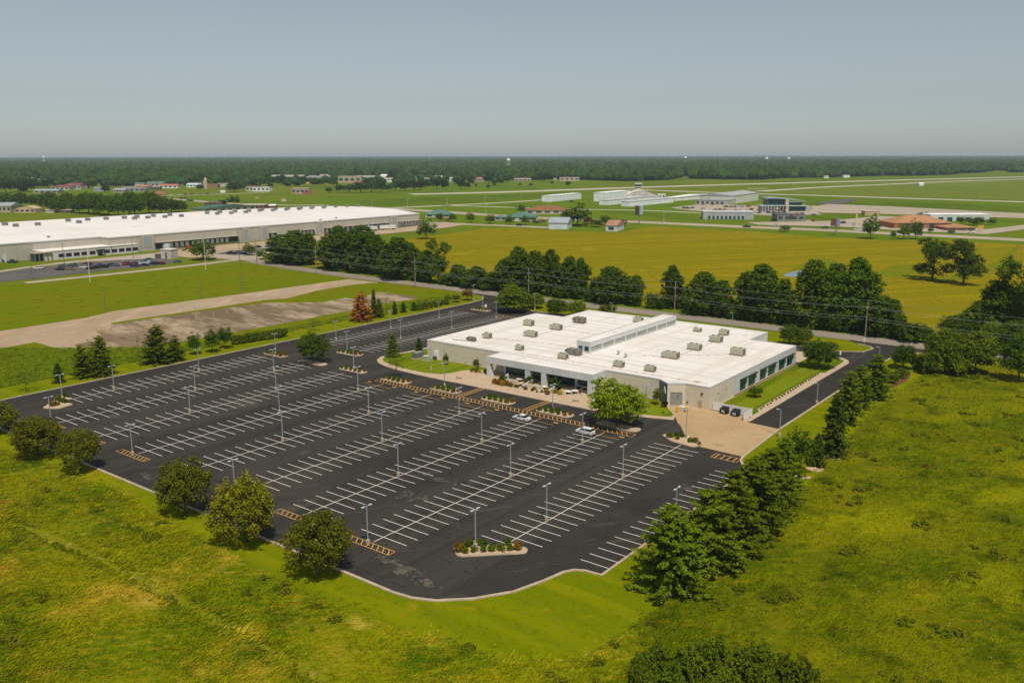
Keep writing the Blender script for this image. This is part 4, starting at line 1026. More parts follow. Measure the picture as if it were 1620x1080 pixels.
for t, lb in (((1470, 592, 556, 28), 'bush left of the willowy trees'), ((1512, 596, 560, 36), 'bush between the willowy trees'), ((1455, 585, 560, 24), 'low bush by the kerb left of the willowy trees')):
    tree('bush', *t, 'olive', lb, name='bush', cat='bush')
# bushes at the lower edge
trees([(1012, 1075, 1028, 44), (1040, 1068, 1004, 70), (1085, 1080, 1012, 74), (1118, 1058, 990, 66), (1150, 1085, 1040, 66), (1196, 1072, 1002, 78), (1238, 1082, 1022, 60), (1275, 1080, 1048, 40), (1024, 1090, 1050, 80), (1170, 1062, 1026, 50)],
      'thicket', 'olive', 'dark bush at the bottom of the picture, {o} from the left', 'bushes at the lower picture edge', name='bush', cat='bush', shrink=.9)
# hedge beside the left kerb
trees([(372 + 9.5 * i, 545 - 1.55 * i, 528 - 1.35 * i, 14) for i in range(9)], 'bush', 'bush', 'clipped hedge shrub on the left lawn, {o} from the left', 'hedge on the left lawn', name='hedge_shrub', cat='shrub')
trees([(664 + 8 * i, 490.5 - 1.7 * i, 478 - 1.2 * i, 11) for i in range(6)], 'bush', 'bush', 'small hedge shrub after the three conifers, {o} from the left', 'hedge after the small conifers', name='hedge_shrub', cat='shrub')

# ------------------------------------------------------------------ shrubs on the islands and beds
shr = {}
def shrub_mesh(leaf, var):
    if (leaf, var) not in shr:
        g = np.random.default_rng(91 + var)
        shr[leaf, var] = fastmesh('shrub', np.maximum(crown_round(g, .85, 1.1, clear=-.1, n=46, per=16, leaf=.075, cr=.13, inner=10), [-9, -9, .02]), 4, LM[leaf])
    return shr[leaf, var]
def shrub(x, y, s, leaf, label, group, z=.26, hs=1.0):
    o = obj('shrub', shrub_mesh(leaf, random.randrange(3)), None, (x, y, z), random.random() * 6)
    s *= 1.2
    o.scale = (s, s, s * hs)
    return tag(o, label, 'shrub', group)
COLN = dict(bush='green', yellow='yellow', bronze='bronze', deep='dark green', olive='olive', oak='dark green', rust='reddish')
names = dict(H4='island with the half bare tree', H5='island left of the first crosswalk', H6='island between the crosswalks', H7='island right of the second crosswalk', N3='island ending the third row', N1='island ending the farthest row', F2='island opening the far lot', F1='island at the far entrance')
for k, nm in names.items():
    cx, cy, L, W = ISL[k]
    i = 0
    n = 5
    for row in (0, 1):
        for j in range(n):
            x = cx - L * .36 + j * L * .72 / (n - 1) + (row - .5) * .7
            lf = 'bronze' if j == n - 1 else ('deep' if row else 'bush')
            shrub(x, cy + (row - .5) * 1.5, random.uniform(.85, 1.2) * (.8 if k in ('N3', 'F1') else 1), lf, f'{COLN[lf]} shrub, {ordn(j)} in the {"back" if row else "front"} row, {nm}', 'island shrubs')
wa = [(727, 871.5, 1.5, 'bronze'), (736.5, 874, .9, 'bush'), (738.5, 866, 1.1, 'deep'), (743.8, 861.5, 1.1, 'bush'), (750, 872.5, 1, 'bush'), (757.6, 861.5, 1.05, 'bush'), (765.5, 862, 1.1, 'deep'), (765, 872, .95, 'bush'), (778, 871, 1.1, 'bush'), (792, 870, 1.1, 'bush'), (803.5, 861, 1.1, 'deep'), (807, 869.5, 1.05, 'bush'), (819, 868, 1.4, 'bronze')]
for i, (px, py, s, lf) in enumerate(wa):
    g = G(px, py + 2); shrub(g.x, g.y, s, lf, f'{COLN[lf]} shrub on the near wedge island, {ordn(i)} from the left', 'wedge island shrubs')
for i, (px, py, s, lf) in enumerate([(83.5, 643, 1.5, 'bronze'), (92, 634, 1.4, 'bush'), (92.5, 642, .8, 'olive'), (96, 637, 1.2, 'deep'), (97, 630, 1, 'rust'), (103, 628.5, 1.2, 'deep'), (103, 638, 1.3, 'deep')]):
    g = G(px, py); shrub(g.x, g.y, s, lf, f'{COLN[lf]} shrub on the far left wedge island, {ordn(i)} from the left', 'far wedge island shrubs')
for i, (px, py, s, lf) in enumerate([(1060, 693, 1.3, 'bush'), (1070, 691.5, 1, 'deep'), (1071.5, 696, .9, 'bush'), (1078, 692.5, 1, 'deep'), (1091, 700, 1, 'bush'), (1099.5, 701, 1.2, 'oak'), (1106, 704.5, .7, 'bronze')]):
    g = G(px, py); shrub(g.x, g.y, s, lf, f'{COLN[lf]} shrub on the island by the apron, {ordn(i)} from the left', 'apron island shrubs')
bed = [(783.5, 608, 1.5, 'bronze'), (790, 609, 1.6, 'bronze'), (797, 605, 2.2, 'deep'), (796, 611, 1.4, 'yellow'), (803, 611, 1.5, 'bronze'), (808.5, 612.5, 1.2, 'bronze'), (816.5, 614, 1.0, 'bush'), (823, 615, 1.2, 'bronze'), (829.5, 612.5, .9, 'yellow'), (831.5, 617.5, 1.0, 'bronze'),
       (836, 612.5, 1.2, 'yellow'), (839, 609, 2.6, 'deep'), (842, 619.5, .7, 'purple'), (845, 617.5, .8, 'bronze'), (849.5, 621.5, .6, 'olive'), (857, 621.5, .7, 'olive'), (865, 625, 1.4, 'bronze'), (869, 621, 1.3, 'yellow'), (878, 617, 3.0, 'deep'), (878.5, 623, 1.2, 'yellow'), (886, 625, 1.1, 'yellow'),
       (746, 589, .8, 'olive'), (753, 590, .9, 'bronze'), (759, 590, .8, 'yellow'), (768, 591, 1.2, 'deep'), (942, 627, 1.0, 'bronze'), (948, 626, 1.0, 'olive'), (1049, 655, .5, 'olive')]
COLN['purple'] = 'purple'
for i, (px, py, s, lf) in enumerate(sorted(bed)):
    g = G(px, py); shrub(g.x, g.y, s, lf, f'{COLN[lf]} shrub in the bed before the building front, {ordn(i)} from the left', 'front bed shrubs', z=.23)
for i in range(22):
    shrub(-81.9 + random.uniform(-.2, .2), 214.6 + i * 2.15, .42, 'purple', f'tiny dark plant in the side drive gravel bed, {ordn(i)} from the apron', 'gravel bed plants', z=.23)
# mulch bed by the drive mouth
sheet('mulch_bed', smooth_poly(P([(1402, 612), (1420, 604), (1432, 595), (1441, 592), (1436, 600), (1424, 608), (1408, 615)]), 4), .07, mat('bark_mulch', (.12, .05, .025), .95, [(2, (.18, .08, .04), .45, .65, 4)]), 'dark red mulch bed by the side drive')
for t in ((1060, 933), (1191, 850), (1318, 722), (1292, 741), (1268, 752), (1384, 630)):
    g = G(*t); sheet('bark_ring', [(g.x + 2.0 * math.cos(a) + .3 * math.sin(3 * a), g.y - .6 + 1.4 * math.sin(a)) for a in np.linspace(0, 6.28, 14)[:-1]], .06, m_gravel, 'tan bark ring at the foot of a pine')
# ------------------------------------------------------------------ lamp posts
m_pole = mat('lamp_steel', (.36, .41, .44), .5, metal=.2)
m_cbase = mat('lamp_base_concrete', (.42, .33, .22), .9)
lp_base = MB().lathe([(.34, 0), (.34, .85), (.30, .9)], 12).mesh('base', m_cbase)
lp_pole = MB().lathe([(.16, .9), (.16, 1.0), (.11, 1.05), (.085, 7.05)], 8).mesh('pole', m_pole)
lp_arm = MB().box(-.045, .045, -.55, .55, 7.0, 7.1).mesh('arm', m_pole)
lp_arm1 = MB().box(-.55, .05, -.045, .045, 7.0, 7.1).mesh('arm', m_pole)
lp_head = MB().box(-.17, .17, -.3, .3, 6.99, 7.12).box(-.13, .13, -.24, .24, 6.94, 6.99).mesh('lamp_head', mat('lamp_head_grey', (.48, .52, .54), .45))
def lamp(x, y, label, z=.08, twin=True, h=1.0):
    e = empty('lamp_post', (x, y, z), 0, label, 'lamp post', 'parking lot lamp posts', scale=(1.1, 1.1, h))
    obj('base', lp_base, e); obj('pole', lp_pole, e)
    if twin:
        obj('arm', lp_arm, e)
        for s in (-1, 1): obj('lamp_head', lp_head, e, (0, s * .75, 0))
    else:
        obj('arm', lp_arm1, e); obj('lamp_head', lp_head, e, (-.7, 0, 0), math.pi / 2)
    return e
for i in range(1, 10):
    nm = f'{ordn(9 - i)} stall row from the pines'
    for k, y in enumerate((122.2, 149.6) if i % 2 else (95.7, 136, 163.4)):
        lamp(ROWX[i], y, f'grey twin headed lamp post, {ordn(k)} from the near end, {nm}')
for px, py, lb in ((752.4, 868.6, 'grey twin headed lamp post on the near wedge island'), (99, 633, 'grey twin headed lamp post on the far left wedge island'), (436.3, 561, 'grey twin headed lamp post on the island ending the farthest row'),
                   (549.6, 557.5, 'grey twin headed lamp post on the island opening the far lot'), (560, 585, 'grey twin headed lamp post on the island ending the third row'), (703.5, 613, 'grey lamp post on the island left of the first crosswalk'),
                   (874.5, 650.5, 'grey lamp post on the island right of the second crosswalk'), (763.6, 488, 'grey lamp post on the gravel island by the far entrance'), (1085.5, 693, 'grey lamp post on the island beside the concrete apron'),
                   (531.9, 539.3, 'grey lamp post, first in the far row by the left kerb'), (618.5, 521.5, 'grey lamp post, second in the far row by the left kerb'), (694.8, 505, 'grey lamp post, third in the far row by the left kerb'),
                   (634, 537, 'grey lamp post, first in the far row by the building'), (714.8, 522, 'grey lamp post, second in the far row by the building'), (785, 505.4, 'grey lamp post, third in the far row by the building'),
                   (846, 491, 'grey lamp post on the verge behind the light green tree'), (749, 476, 'grey lamp post on the left lawn at the far entrance'), (682, 586, 'grey lamp post on the front lawn by the plain wall'), (1022, 652, 'grey lamp post on the small corner lawn')):
    g = G(px, py); lamp(g.x, g.y, lb, .2)
g = G(1089, 776, 7.2); lamp(-66.0, g.y, 'grey lamp post at the right kerb, half hidden by pines', .1)
for px, py, h, lb in ((1232.8, 691, .95, 'single headed lamp post where the apron meets the side drive'), (1292, 638, .78, 'single headed lamp post half way along the side drive'), (1390, 574, .72, 'single headed lamp post near the mouth of the side drive'),
                      (1158, 521, .9, 'single headed lamp post behind the rear right roof'), (968, 504, .9, 'single headed lamp post behind the rear left roof')):
    g = G(px, py); lamp(g.x, g.y, lb, .05, False, h)

# ------------------------------------------------------------------ power line
m_wood = mat('grey_pole_wood', (.30, .235, .16), .9, [(1.5, (.22, .17, .115), .45, .65, 4, (3, 3, .3))], coord='O')
PPX = [(-9, 314.5), (-83.8, 314), (-158.7, 315.6), (-232, 315.9), (-303, 316.2), (-384, 321), (-446, 327)]
HP = 15.8
pnames = ['beyond the right edge trees', 'beside the side drive mouth', 'behind the ridge box of the long building', 'behind the light green spreading tree', 'near the far entrance trees', 'where the old concrete drive meets the road', 'nearest the warehouse']
for (x, y), nm in zip(PPX, pnames):
    e = empty('power_pole', (x, y, 0), 0, 'tall grey wooden power pole ' + nm, 'power pole', 'power poles along the road')
    MB().lathe([(.24, -.2), (.15, HP)], 8).build('pole', m_wood, e)
    MB().box(-.06, .06, -1.25, 1.25, HP - 3.0, HP - 2.85).build('crossarm', m_wood, e)
    MB().box(-.05, .05, -.7, .7, HP - 6.1, HP - 5.98).build('crossarm', m_wood, e)
    for s in (-1.1, 0, 1.1): MB().lathe([(.07, HP - 2.85), (.1, HP - 2.7), (.05, HP - 2.5)], 6).build('insulator', m_gpan, e, loc=(0, s, 0))
    if x == -83.8:
        MB().box(-.35, .35, -.3, -.16, 1.0, 2.4).build('meter_cabinet', m_pvc, e)
m_wire = mat('wire_grey', (.32, .33, .30), .5)
wires = [(0, HP - .1, 'topmost'), (-1.1, HP - 2.5, 'near crossarm'), (1.1, HP - 2.5, 'far crossarm'), (-.6, HP - 5.9, 'upper telephone'), (.5, HP - 7.0, 'lowest telephone')]
for oy, z, nm in wires:
    mb = MB()
    for (x0, y0), (x1, y1) in zip(PPX, PPX[1:]):
        L = math.hypot(x1 - x0, y1 - y0); pts = []
        for k in range(11):
            t = k / 10; pts.append(Vector((x0 + (x1 - x0) * t, y0 + (y1 - y0) * t + oy, z - 4 * t * (1 - t) * 1.1)))
        for p, q in zip(pts, pts[1:]): mb.tube(p, q, .035 if z > 10 else .05, n=4, cap=False)
    mb.build('overhead_wire', m_wire, label=f'{nm} wire strung along the roadside power poles', cat='wire', group='wires of the power line')

# ------------------------------------------------------------------ cars
def loft(st, glassy=False):
    """stations: x, half width, bottom z, top z"""
    mb = MB(); n = len(st)
    rings = []
    for x, w_, zb, zt in st:
        k = len(mb.v)
        mb.v += [(x, -w_ * .93, zb), (x, -w_, zb + (zt - zb) * .45), (x, -w_ * .95, zt), (x, w_ * .95, zt), (x, w_, zb + (zt - zb) * .45), (x, w_ * .93, zb)]
        rings.append(k)
    for a, b in zip(rings, rings[1:]):
        for i in range(6):
            j = (i + 1) % 6
            mb.f.append((a + i, b + i, b + j, a + j)); mb.m.append(0)
    mb.f.append(tuple(rings[0] + i for i in range(6))); mb.m.append(0)
    mb.f.append(tuple(rings[-1] + 5 - i for i in range(6))); mb.m.append(0)
    return mb
def cabin(x0, x1, t0, t1, zb, zt, wb, wt):
    mb = MB()
    b = [(x0, -wb, zb), (x1, -wb, zb), (x1, wb, zb), (x0, wb, zb)]; t = [(t0, -wt, zt), (t1, -wt, zt), (t1, wt, zt), (t0, wt, zt)]
    for i in range(4):
        j = (i + 1) % 4; mb.face([b[i], b[j], t[j], t[i]])
    mb.face(t)
    return mb
CAR = dict(
    sedan=(loft([(-2.42, .72, .32, .62), (-2.25, .88, .25, .76), (-1.2, .92, .22, .92), (.3, .93, .22, .97), (1.7, .92, .22, 1.0), (2.25, .86, .25, .95), (2.42, .74, .35, .80)]), cabin(-1.25, 1.85, -.45, 1.0, .93, 1.42, .87, .66), (-.5, 1.05, 1.42, .68)),
    suv=(loft([(-2.35, .76, .38, .72), (-2.2, .90, .30, .95), (-1.2, .94, .26, 1.08), (.3, .95, .26, 1.10), (2.1, .93, .26, 1.12), (2.32, .84, .36, .98)]), cabin(-1.35, 2.15, -.6, 1.65, 1.06, 1.62, .90, .72), (-.65, 1.75, 1.62, .74)),
    pickup=(loft([(-2.8, .80, .42, .80), (-2.6, .94, .36, 1.05), (-1.3, .98, .32, 1.15), (.5, .98, .32, 1.18), (2.6, .97, .34, 1.18), (2.8, .92, .4, 1.1)]), cabin(-1.3, .75, -.65, .45, 1.12, 1.85, .92, .74), (-.7, .5, 1.85, .76)))
m_tyre = mat('tyre', (.015, .015, .015), .9); m_rim = mat('rim', (.35, .35, .36), .4, metal=.6); m_cgls = mat('car_glass', (.015, .018, .02), .08, spec=.6)
m_hl = mat('headlight', (.7, .7, .68), .2); m_tl = mat('taillight', (.35, .02, .015), .3)
PAINT = dict(white=(.72, .71, .68), black=(.018, .018, .02), navy=(.025, .04, .08), red=(.38, .03, .03), maroon=(.14, .03, .035), silver=(.40, .41, .42), teal=(.06, .13, .15), tan=(.26, .20, .13), grey=(.13, .135, .14))
m_paint = {k: mat('paint_' + k, c, .3, spec=.5) for k, c in PAINT.items()}
wh = MB()
wheel_me = MB().tube((0, -.11, 0), (0, .11, 0), .33, n=16).mesh('tyre', m_tyre)
rim_me = MB().tube((0, -.13, 0), (0, .13, 0), .2, n=10).mesh('rim', m_rim)
def near_car(kind, col, x, y, rz, label, z=.1):
    b, c, rf_ = CAR[kind]
    e = empty('parked_car', (x, y, z), rz, label, 'car')
    b.build('body', m_paint[col], e); gl_ = c.build('windows', m_cgls, e)
    r0, r1, rz_, rw = rf_
    MB().box(r0, r1, -rw, rw, rz_ - .03, rz_ + .05).build('roof_panel', m_paint[col], e)
    H0 = c.v
    for s in (-1, 1):      # pillars between the side windows
        MB().tube((.3, s * .875, b.v[0][2] + .65), (.25, s * rw * .97, rz_), .045, n=5).build('pillar', m_paint[col], e)
        MB().box(-1.0, -.8, s * 1.0 - .07, s * 1.0 + .07, .98, 1.12).build('mirror', m_paint[col], e)
        MB().box(-2.40, -2.28, s * .62 - .2, s * .62 + .2, .58, .72).build('headlight', m_hl, e)
        MB().box(2.26, 2.40, s * .66 - .2, s * .66 + .2, .74, .92).build('taillight', m_tl, e)
        for wx in (-1.45, 1.42):
            w_ = obj('wheel', wheel_me, e, (wx, s * .84, .33)); obj('rim', rim_me, w_)
    MB().box(2.38, 2.44, -.26, .26, .6, .74).build('number_plate', m_pvc, e)
    return e
near_car('sedan', 'white', ROWX[7] - 3.1, PH + ST * 17.5, 0, 'white sedan parked alone beside the yellow walkway, left of two')
near_car('suv', 'white', ROWX[8] - 3.0, PH + ST * 17.5 + .1, 0, 'white crossover parked below the lime green tree')
_fc = {}
def car_far(px, py, col, kind, label, group, rz=0.0, s=1.15):
    k = (kind, col)
    if k not in _fc:
        b, c, rf_ = CAR[kind]
        m = MB(); m.v = list(b.v); m.f = list(b.f); m.m = [0] * len(b.f)
        n = len(m.v); m.v += c.v; m.f += [tuple(i + n for i in f) for f in c.f]; m.m += [1] * len(c.f)
        m.box(rf_[0], rf_[1], -rf_[3], rf_[3], rf_[2] - .02, rf_[2] + .06, 0)
        for wx in (-1.45, 1.42):
            for sy in (-1, 1): m.tube((wx, sy * .74, .33), (wx, sy * .96, .33), .33, n=10, m=2)
        _fc[k] = m.mesh('car', [m_paint[col], m_cgls, m_tyre])
    g = G(px, py)
    o = obj('car', _fc[k], None, (g.x, g.y, .12), rz); o.scale = (s, s, s)
    return tag(o, label, 'car', group)
# ------------------------------------------------------------------ roads and paved ground far off
m_pale = mat('pale_pavement', (.42, .34, .25), .9, [(.02, (.36, .29, .21), .42, .6, 4), (.2, (.47, .39, .29), .5, .7, 3)])
m_run = mat('runway_concrete', (.50, .44, .34), .9, [(.02, (.44, .39, .30), .42, .6, 3)])
m_court = mat('truck_court', (.45, .33, .21), .9, [(.05, (.38, .28, .18), .42, .6, 4)])
m_oasph = mat('old_asphalt', (.115, .105, .095), .9, [(.05, (.09, .08, .075), .42, .6, 4), (.4, (.15, .135, .12), .5, .7, 3)])
m_fgreen = veg('deep_turf', (.080, .125, .008), [(.01, (.105, .15, .010), .42, .6, 4)])
m_stripe = veg('striped_turf', (.115, .160, .015), [(.035, (.150, .185, .022), .46, .54, 1, (.05, 1, 1), R(33)), (.006, (.14, .165, .018), .42, .6, 3)])
def far_sheet(name, px, z, m, label, sm=0):
    p = P(px)
    return sheet(name, smooth_poly(p, sm) if sm else p, z, m, label)
def far_road(name, px, w_, z, m, label):
    return ribbon(MB(), smooth_poly(P(px), 5, False), w_, 0, z).build(name, m, label=label, kind='structure')
far_sheet('airfield_turf', [(1300, 290), (1660, 283), (1660, 318), (1410, 312), (1240, 306), (1300, 298)], .06, m_stripe, 'mown turf with faint stripes on the right of the airfield')
far_sheet('airfield_turf', [(1180, 337), (1290, 322), (1400, 327), (1660, 338), (1660, 329), (1420, 319), (1290, 318), (1200, 326)], .06, m_fgreen, 'deep green turf between apron and taxiway')
far_sheet('airfield_turf', [(560, 318), (700, 311), (860, 306), (930, 306), (860, 312), (740, 321), (600, 326)], .06, m_fgreen, 'deep green turf left of the airport hangars')
far_road('highway', [(560, 327), (680, 334), (740, 338), (810, 342.5), (900, 347), (1000, 351), (1100, 355.5), (1200, 360), (1300, 364), (1400, 369), (1500, 374), (1700, 384)], 24, .2, m_pale, 'pale highway crossing beyond the crop field')
far_road('frontage_road', [(662, 352), (720, 354.5), (780, 356.5), (830, 358.5), (880, 361)], 14, .22, m_pale, 'frontage road from the warehouse to the sheds')
far_road('taxiway', [(560, 332), (700, 325.5), (800, 320.5), (858, 316.5)], 12, .25, m_run, 'thin taxiway left of the hangars')
far_road('taxiway', [(700, 325), (900, 331), (1010, 333), (1120, 337.5)], 9, .25, m_run, 'thin lane before the hangars')
far_road('taxiway', [(1000, 300), (1120, 304.5), (1240, 308), (1340, 311), (1450, 314.5), (1700, 322)], 26, .3, m_run, 'long pale taxiway running to the right edge')
far_road('taxiway', [(1200, 303), (1300, 296.5), (1410, 291.5), (1500, 287.5), (1700, 281)], 26, .3, m_run, 'diagonal taxiway across the right of the airfield')
far_road('runway', [(650, 307.5), (800, 304), (1000, 297), (1200, 291), (1410, 285.5), (1700, 278)], 45, .35, m_run, 'long pale runway across the whole airfield')
far_sheet('airport_apron', [(1270, 330), (1310, 323), (1410, 327), (1660, 340), (1660, 347), (1500, 342), (1400, 339), (1300, 337)], .3, m_pale, 'tan airport apron at the right')
far_sheet('airport_apron', [(1290, 322.5), (1330, 315), (1360, 316), (1330, 323)], .32, m_oasph, 'dark asphalt link from apron to taxiway')
far_sheet('car_park', [(1060, 329), (1110, 323), (1200, 326), (1290, 334), (1300, 340), (1230, 342), (1150, 338), (1090, 333)], .25, m_pale, 'airport car park full of cars')
far_sheet('car_park', [(1180, 352), (1310, 350), (1390, 342), (1460, 345), (1560, 363), (1620, 356), (1660, 358), (1560, 371), (1440, 366), (1330, 359), (1200, 356)], .25, m_pale, 'pale forecourts beside the highway')
far_sheet('truck_court', [(240, 401), (300, 392), (400, 383.5), (520, 371), (600, 364), (662, 357), (690, 351), (745, 354), (700, 361), (600, 371), (500, 383), (410, 394), (340, 405), (300, 408), (262, 403)], .1, m_court, 'orange tan truck court along the warehouse docks')
far_sheet('warehouse_drive', [(-60, 436), (0, 428), (100, 414.5), (250, 400), (280, 402), (262, 408), (130, 414.5), (60, 422), (0, 431), (-60, 440)], .12, m_pale, 'pale drive before the warehouse office')
far_sheet('warehouse_lot', [(-60, 454), (-60, 440), (0, 432), (60, 423.5), (130, 416), (230, 409), (262, 410), (280, 413), (255, 419.5), (150, 430), (60, 441), (0, 446)], .11, m_oasph, 'dark staff car park of the warehouse')
far_road('access_lane', [(40, 447.5), (130, 438.5), (230, 428), (320, 418), (380, 410.5), (410, 409)], 6.5, .13, m_pale, 'thin pale lane between warehouse lot and green field')
far_sheet('warehouse_lot', [(330, 408), (345, 400), (400, 394), (430, 398), (410, 412), (370, 411)], .14, m_pale, 'paved junction before the guard house')
far_sheet('warehouse_lot', [(340, 402), (362, 397.5), (410, 393), (420, 400), (372, 404)], .16, m_oasph, 'small dark lot right of the guard house')
far_sheet('town_field', [(200, 277), (250, 271), (255, 274), (225, 278.5)], .2, m_field, 'light green clearing in the far woods')

# ------------------------------------------------------------------ building kit
def hipped(x0, x1, y0, y1, z0, z1, gable=False, axis='x', ov=.6):
    mb = MB(); x0 -= ov; x1 += ov; y0 -= ov; y1 += ov
    if axis == 'y':
        k = hipped(y0 + ov, y1 - ov, x0 + ov, x1 - ov, z0, z1, gable, 'x', ov)
        k.v = [(b, a, c) for a, b, c in k.v]; k.f = [f[::-1] for f in k.f]; return k
    ym = (y0 + y1) / 2; ins = 0 if gable else min((x1 - x0) * .45, (y1 - y0) / 2)
    a, b = (x0 + ins, ym, z1), (x1 - ins, ym, z1)
    c = [(x0, y0, z0), (x1, y0, z0), (x1, y1, z0), (x0, y1, z0)]
    mb.face([c[0], c[1], b, a]); mb.face([c[2], c[3], a, b]); mb.face([c[1], c[2], b]); mb.face([c[3], c[0], a]); mb.face([c[3], c[2], c[1], c[0]])
    return mb
_mc = {}
def cmat(c, rough=.8):
    if c not in _mc: _mc[c] = mat('tone_%d' % len(_mc), c, rough, [(.15, tuple(x * .85 for x in c), .42, .62, 3)])
    return _mc[c]
FACE = R(37.4)
def bld(px, py, wpx, hpx, depth, roof, wc, rc, label, rz=FACE, nw=0, cat='building', name='building', rise=.35, axis='x', door=False):
    g = G(px, py); W = wid(px, py, wpx); H = wid(px, py, hpx)
    e = empty(name, (g.x, g.y, 0), rz, label, cat)
    hw = H if roof == 'flat' else H * (1 - rise)
    x0, x1, y0, y1 = -W / 2, W / 2, 0, depth
    MB().box(x0, x1, y0, y1, 0, hw - .01).build('wall', cmat(wc), e)
    if roof == 'flat':
        MB().box(x0 - .25, x1 + .25, y0 - .25, y1 + .25, hw, hw + .5).build('roof', cmat(rc), e)
    elif roof == 'arch':
        mb = MB(); n = 10; pr = [(x0 + (x1 - x0) * k / n, hw + (H - hw) * math.sin(math.pi * k / n)) for k in range(n + 1)]
        for (xa, za), (xb, zb) in zip(pr, pr[1:]): mb.face([(xa, y0 - .4, za), (xb, y0 - .4, zb), (xb, y1 + .4, zb), (xa, y1 + .4, za)])
        for y in (y0, y1): mb.face([(x, y, z) for x, z in (pr if y else pr[::-1])])
        mb.build('roof', cmat(rc), e)
    else:
        hipped(x0, x1, y0, y1, hw, H, roof == 'gable', axis).build('roof', cmat(rc), e)
    if nw:
        for k in range(nw):
            c = x0 + W * (k + .5) / nw; ww = W / nw * .3
            MB().box(c - ww, c + ww, y0 - .12, y0 - .01, hw * .35, hw * .75).build('window', m_dglass, e)
    if door: MB().box(x0 + W * .42, x0 + W * .58, y0 - .14, y0 - .01, 0, hw * .7).build('door', cmat((.12, .10, .09)), e)
    return e
def bld3(Lp, Np, Rp, H, roof, wc, rc, label, name='building', rise=.3, cat='building', nwl=0, nwr=0):
    """footprint from three ground corners: left, near, right"""
    L_, N_, R_ = (Vector(G(*p)[:2]) for p in (Lp, Np, Rp))
    u = (N_ - L_); v = (R_ - N_)
    u2 = Vector((-u.y, u.x)).normalized() * max(v.length * .6, abs(v.dot(Vector((-u.y, u.x)).normalized())))
    e = empty(name, (L_.x, L_.y, 0), math.atan2(u.y, u.x), label, cat)
    W, D = u.length, u2.length
    hw = H * (1 - rise) if roof != 'flat' else H
    MB().box(0, W, 0, D, 0, hw - .01).build('wall', cmat(wc), e)
    if roof == 'flat': MB().box(-.3, W + .3, -.3, D + .3, hw, hw + .5).build('roof', cmat(rc), e)
    elif roof == 'gabley':
        hipped(0, W, 0, D, hw, H, True, 'y').build('roof', cmat(rc), e)
        mb = MB(); mb.face([(0, -.02, hw), (W, -.02, hw), (W / 2, -.02, H - .1)]); mb.build('gable_wall', cmat(wc), e)
    else: hipped(0, W, 0, D, hw, H, roof == 'gable', 'x').build('roof', cmat(rc), e)
    for k in range(nwl): MB().box(W * (k + .25) / nwl, W * (k + .75) / nwl, -.12, -.01, hw * .3, hw * .75).build('window', m_dglass, e)
    for k in range(nwr): MB().box(W + .01, W + .12, D * (k + .25) / nwr, D * (k + .75) / nwr, hw * .3, hw * .75).build('window', m_dglass, e)
    return e

# ------------------------------------------------------------------ the warehouse
m_ww = mat('warehouse_wall', (.46, .42, .35), .85, [(.12, (.42, .38, .31), .45, .65, 3, (1, 1, .2)), (.8, (.49, .45, .38), .5, .7, 2, (1, 1, .1))])
m_wr = mat('warehouse_roof', (.80, .75, .69), .8, [(.02, (.74, .69, .63), .42, .62, 4), (.1, (.68, .62, .54), .55, .7, 5, (.3, 1, 1)), (.5, (.55, .48, .40), .68, .76, 4)])
m_rib = mat('ribbed_grey', (.33, .36, .36), .7)
m_dock = mat('dock_shade_and_seal', (.05, .045, .045), .9); m_dockd = mat('dock_door_white', (.62, .60, .55), .7)  # near-black for shade painted into the dock recesses and for the door seals
def y_on(px, X):
    lo, hi = 250.0, 1079.0
    for _ in range(50):
        mid = (lo + hi) / 2
        if G(px, mid).x < X: lo = mid
        else: hi = mid
    return G(px, (lo + hi) / 2).y
WX, WH = -573.0, 11.2
WHS = empty('warehouse', (WX, 330, 0), 0, 'very long white roofed distribution warehouse with loading docks', 'warehouse')
def wpart(mb, name, m, parent=WHS, **k):
    o = mb.build(name, m, None, **k); o.parent = parent
    inv = Vector((0, 0, 0)); q = parent
    while q is not None: inv += q.location; q = q.parent
    o.location = -inv
    return o
wp = [(-585, 100), (-585, 303), (WX, 303), (WX, 606), (-642, 642), (-700, 650), (-738, 634), (-760, 552), (-774, 430), (-772, 100)]
wpart(MB().prism(wp, 0, WH), 'wall', m_ww)
wpart(MB().poly(offset(ccw(wp), -.3, True), WH + .1), 'roof', m_wr)
wpart(ribbon(MB(), wp, .8, WH - .5, WH + .25, True), 'coping', m_coping)
for i in range(8):      # upper wall band panels between docks
    pass
for a_, b_ in ((224, 243), (383, 393), (411, 424), (502, 511), (617, 628)):
    y0, y1 = y_on(a_, WX), y_on(b_, WX)
    t = wpart(MB().box(WX + .2, WX + 1.6, y0, y1, 0, WH + .1), 'tower', m_ww)
    n_ = 5
    for k in range(n_): wpart(MB().box(WX + 1.62, WX + 1.75, y0 + (y1 - y0) * (.15 + .7 * k / n_), y0 + (y1 - y0) * (.15 + .7 * (k + .7) / n_), 2.4, WH - 1), 'rib', m_rib, t)
docks = [(246, 377, [262, 270.7, 279.7, 288, 296, 306, 314, 320.5, 328.3, 336, 344, 351, 358.8]), (426, 438, [431]), (477, 497, [481, 487, 493]), (513, 530, [517, 524]), (545, 582, [550, 558, 566, 574]), (584, 615, [588, 596, 604, 611]), (629, 668, [632, 642, 652, 661.5])]
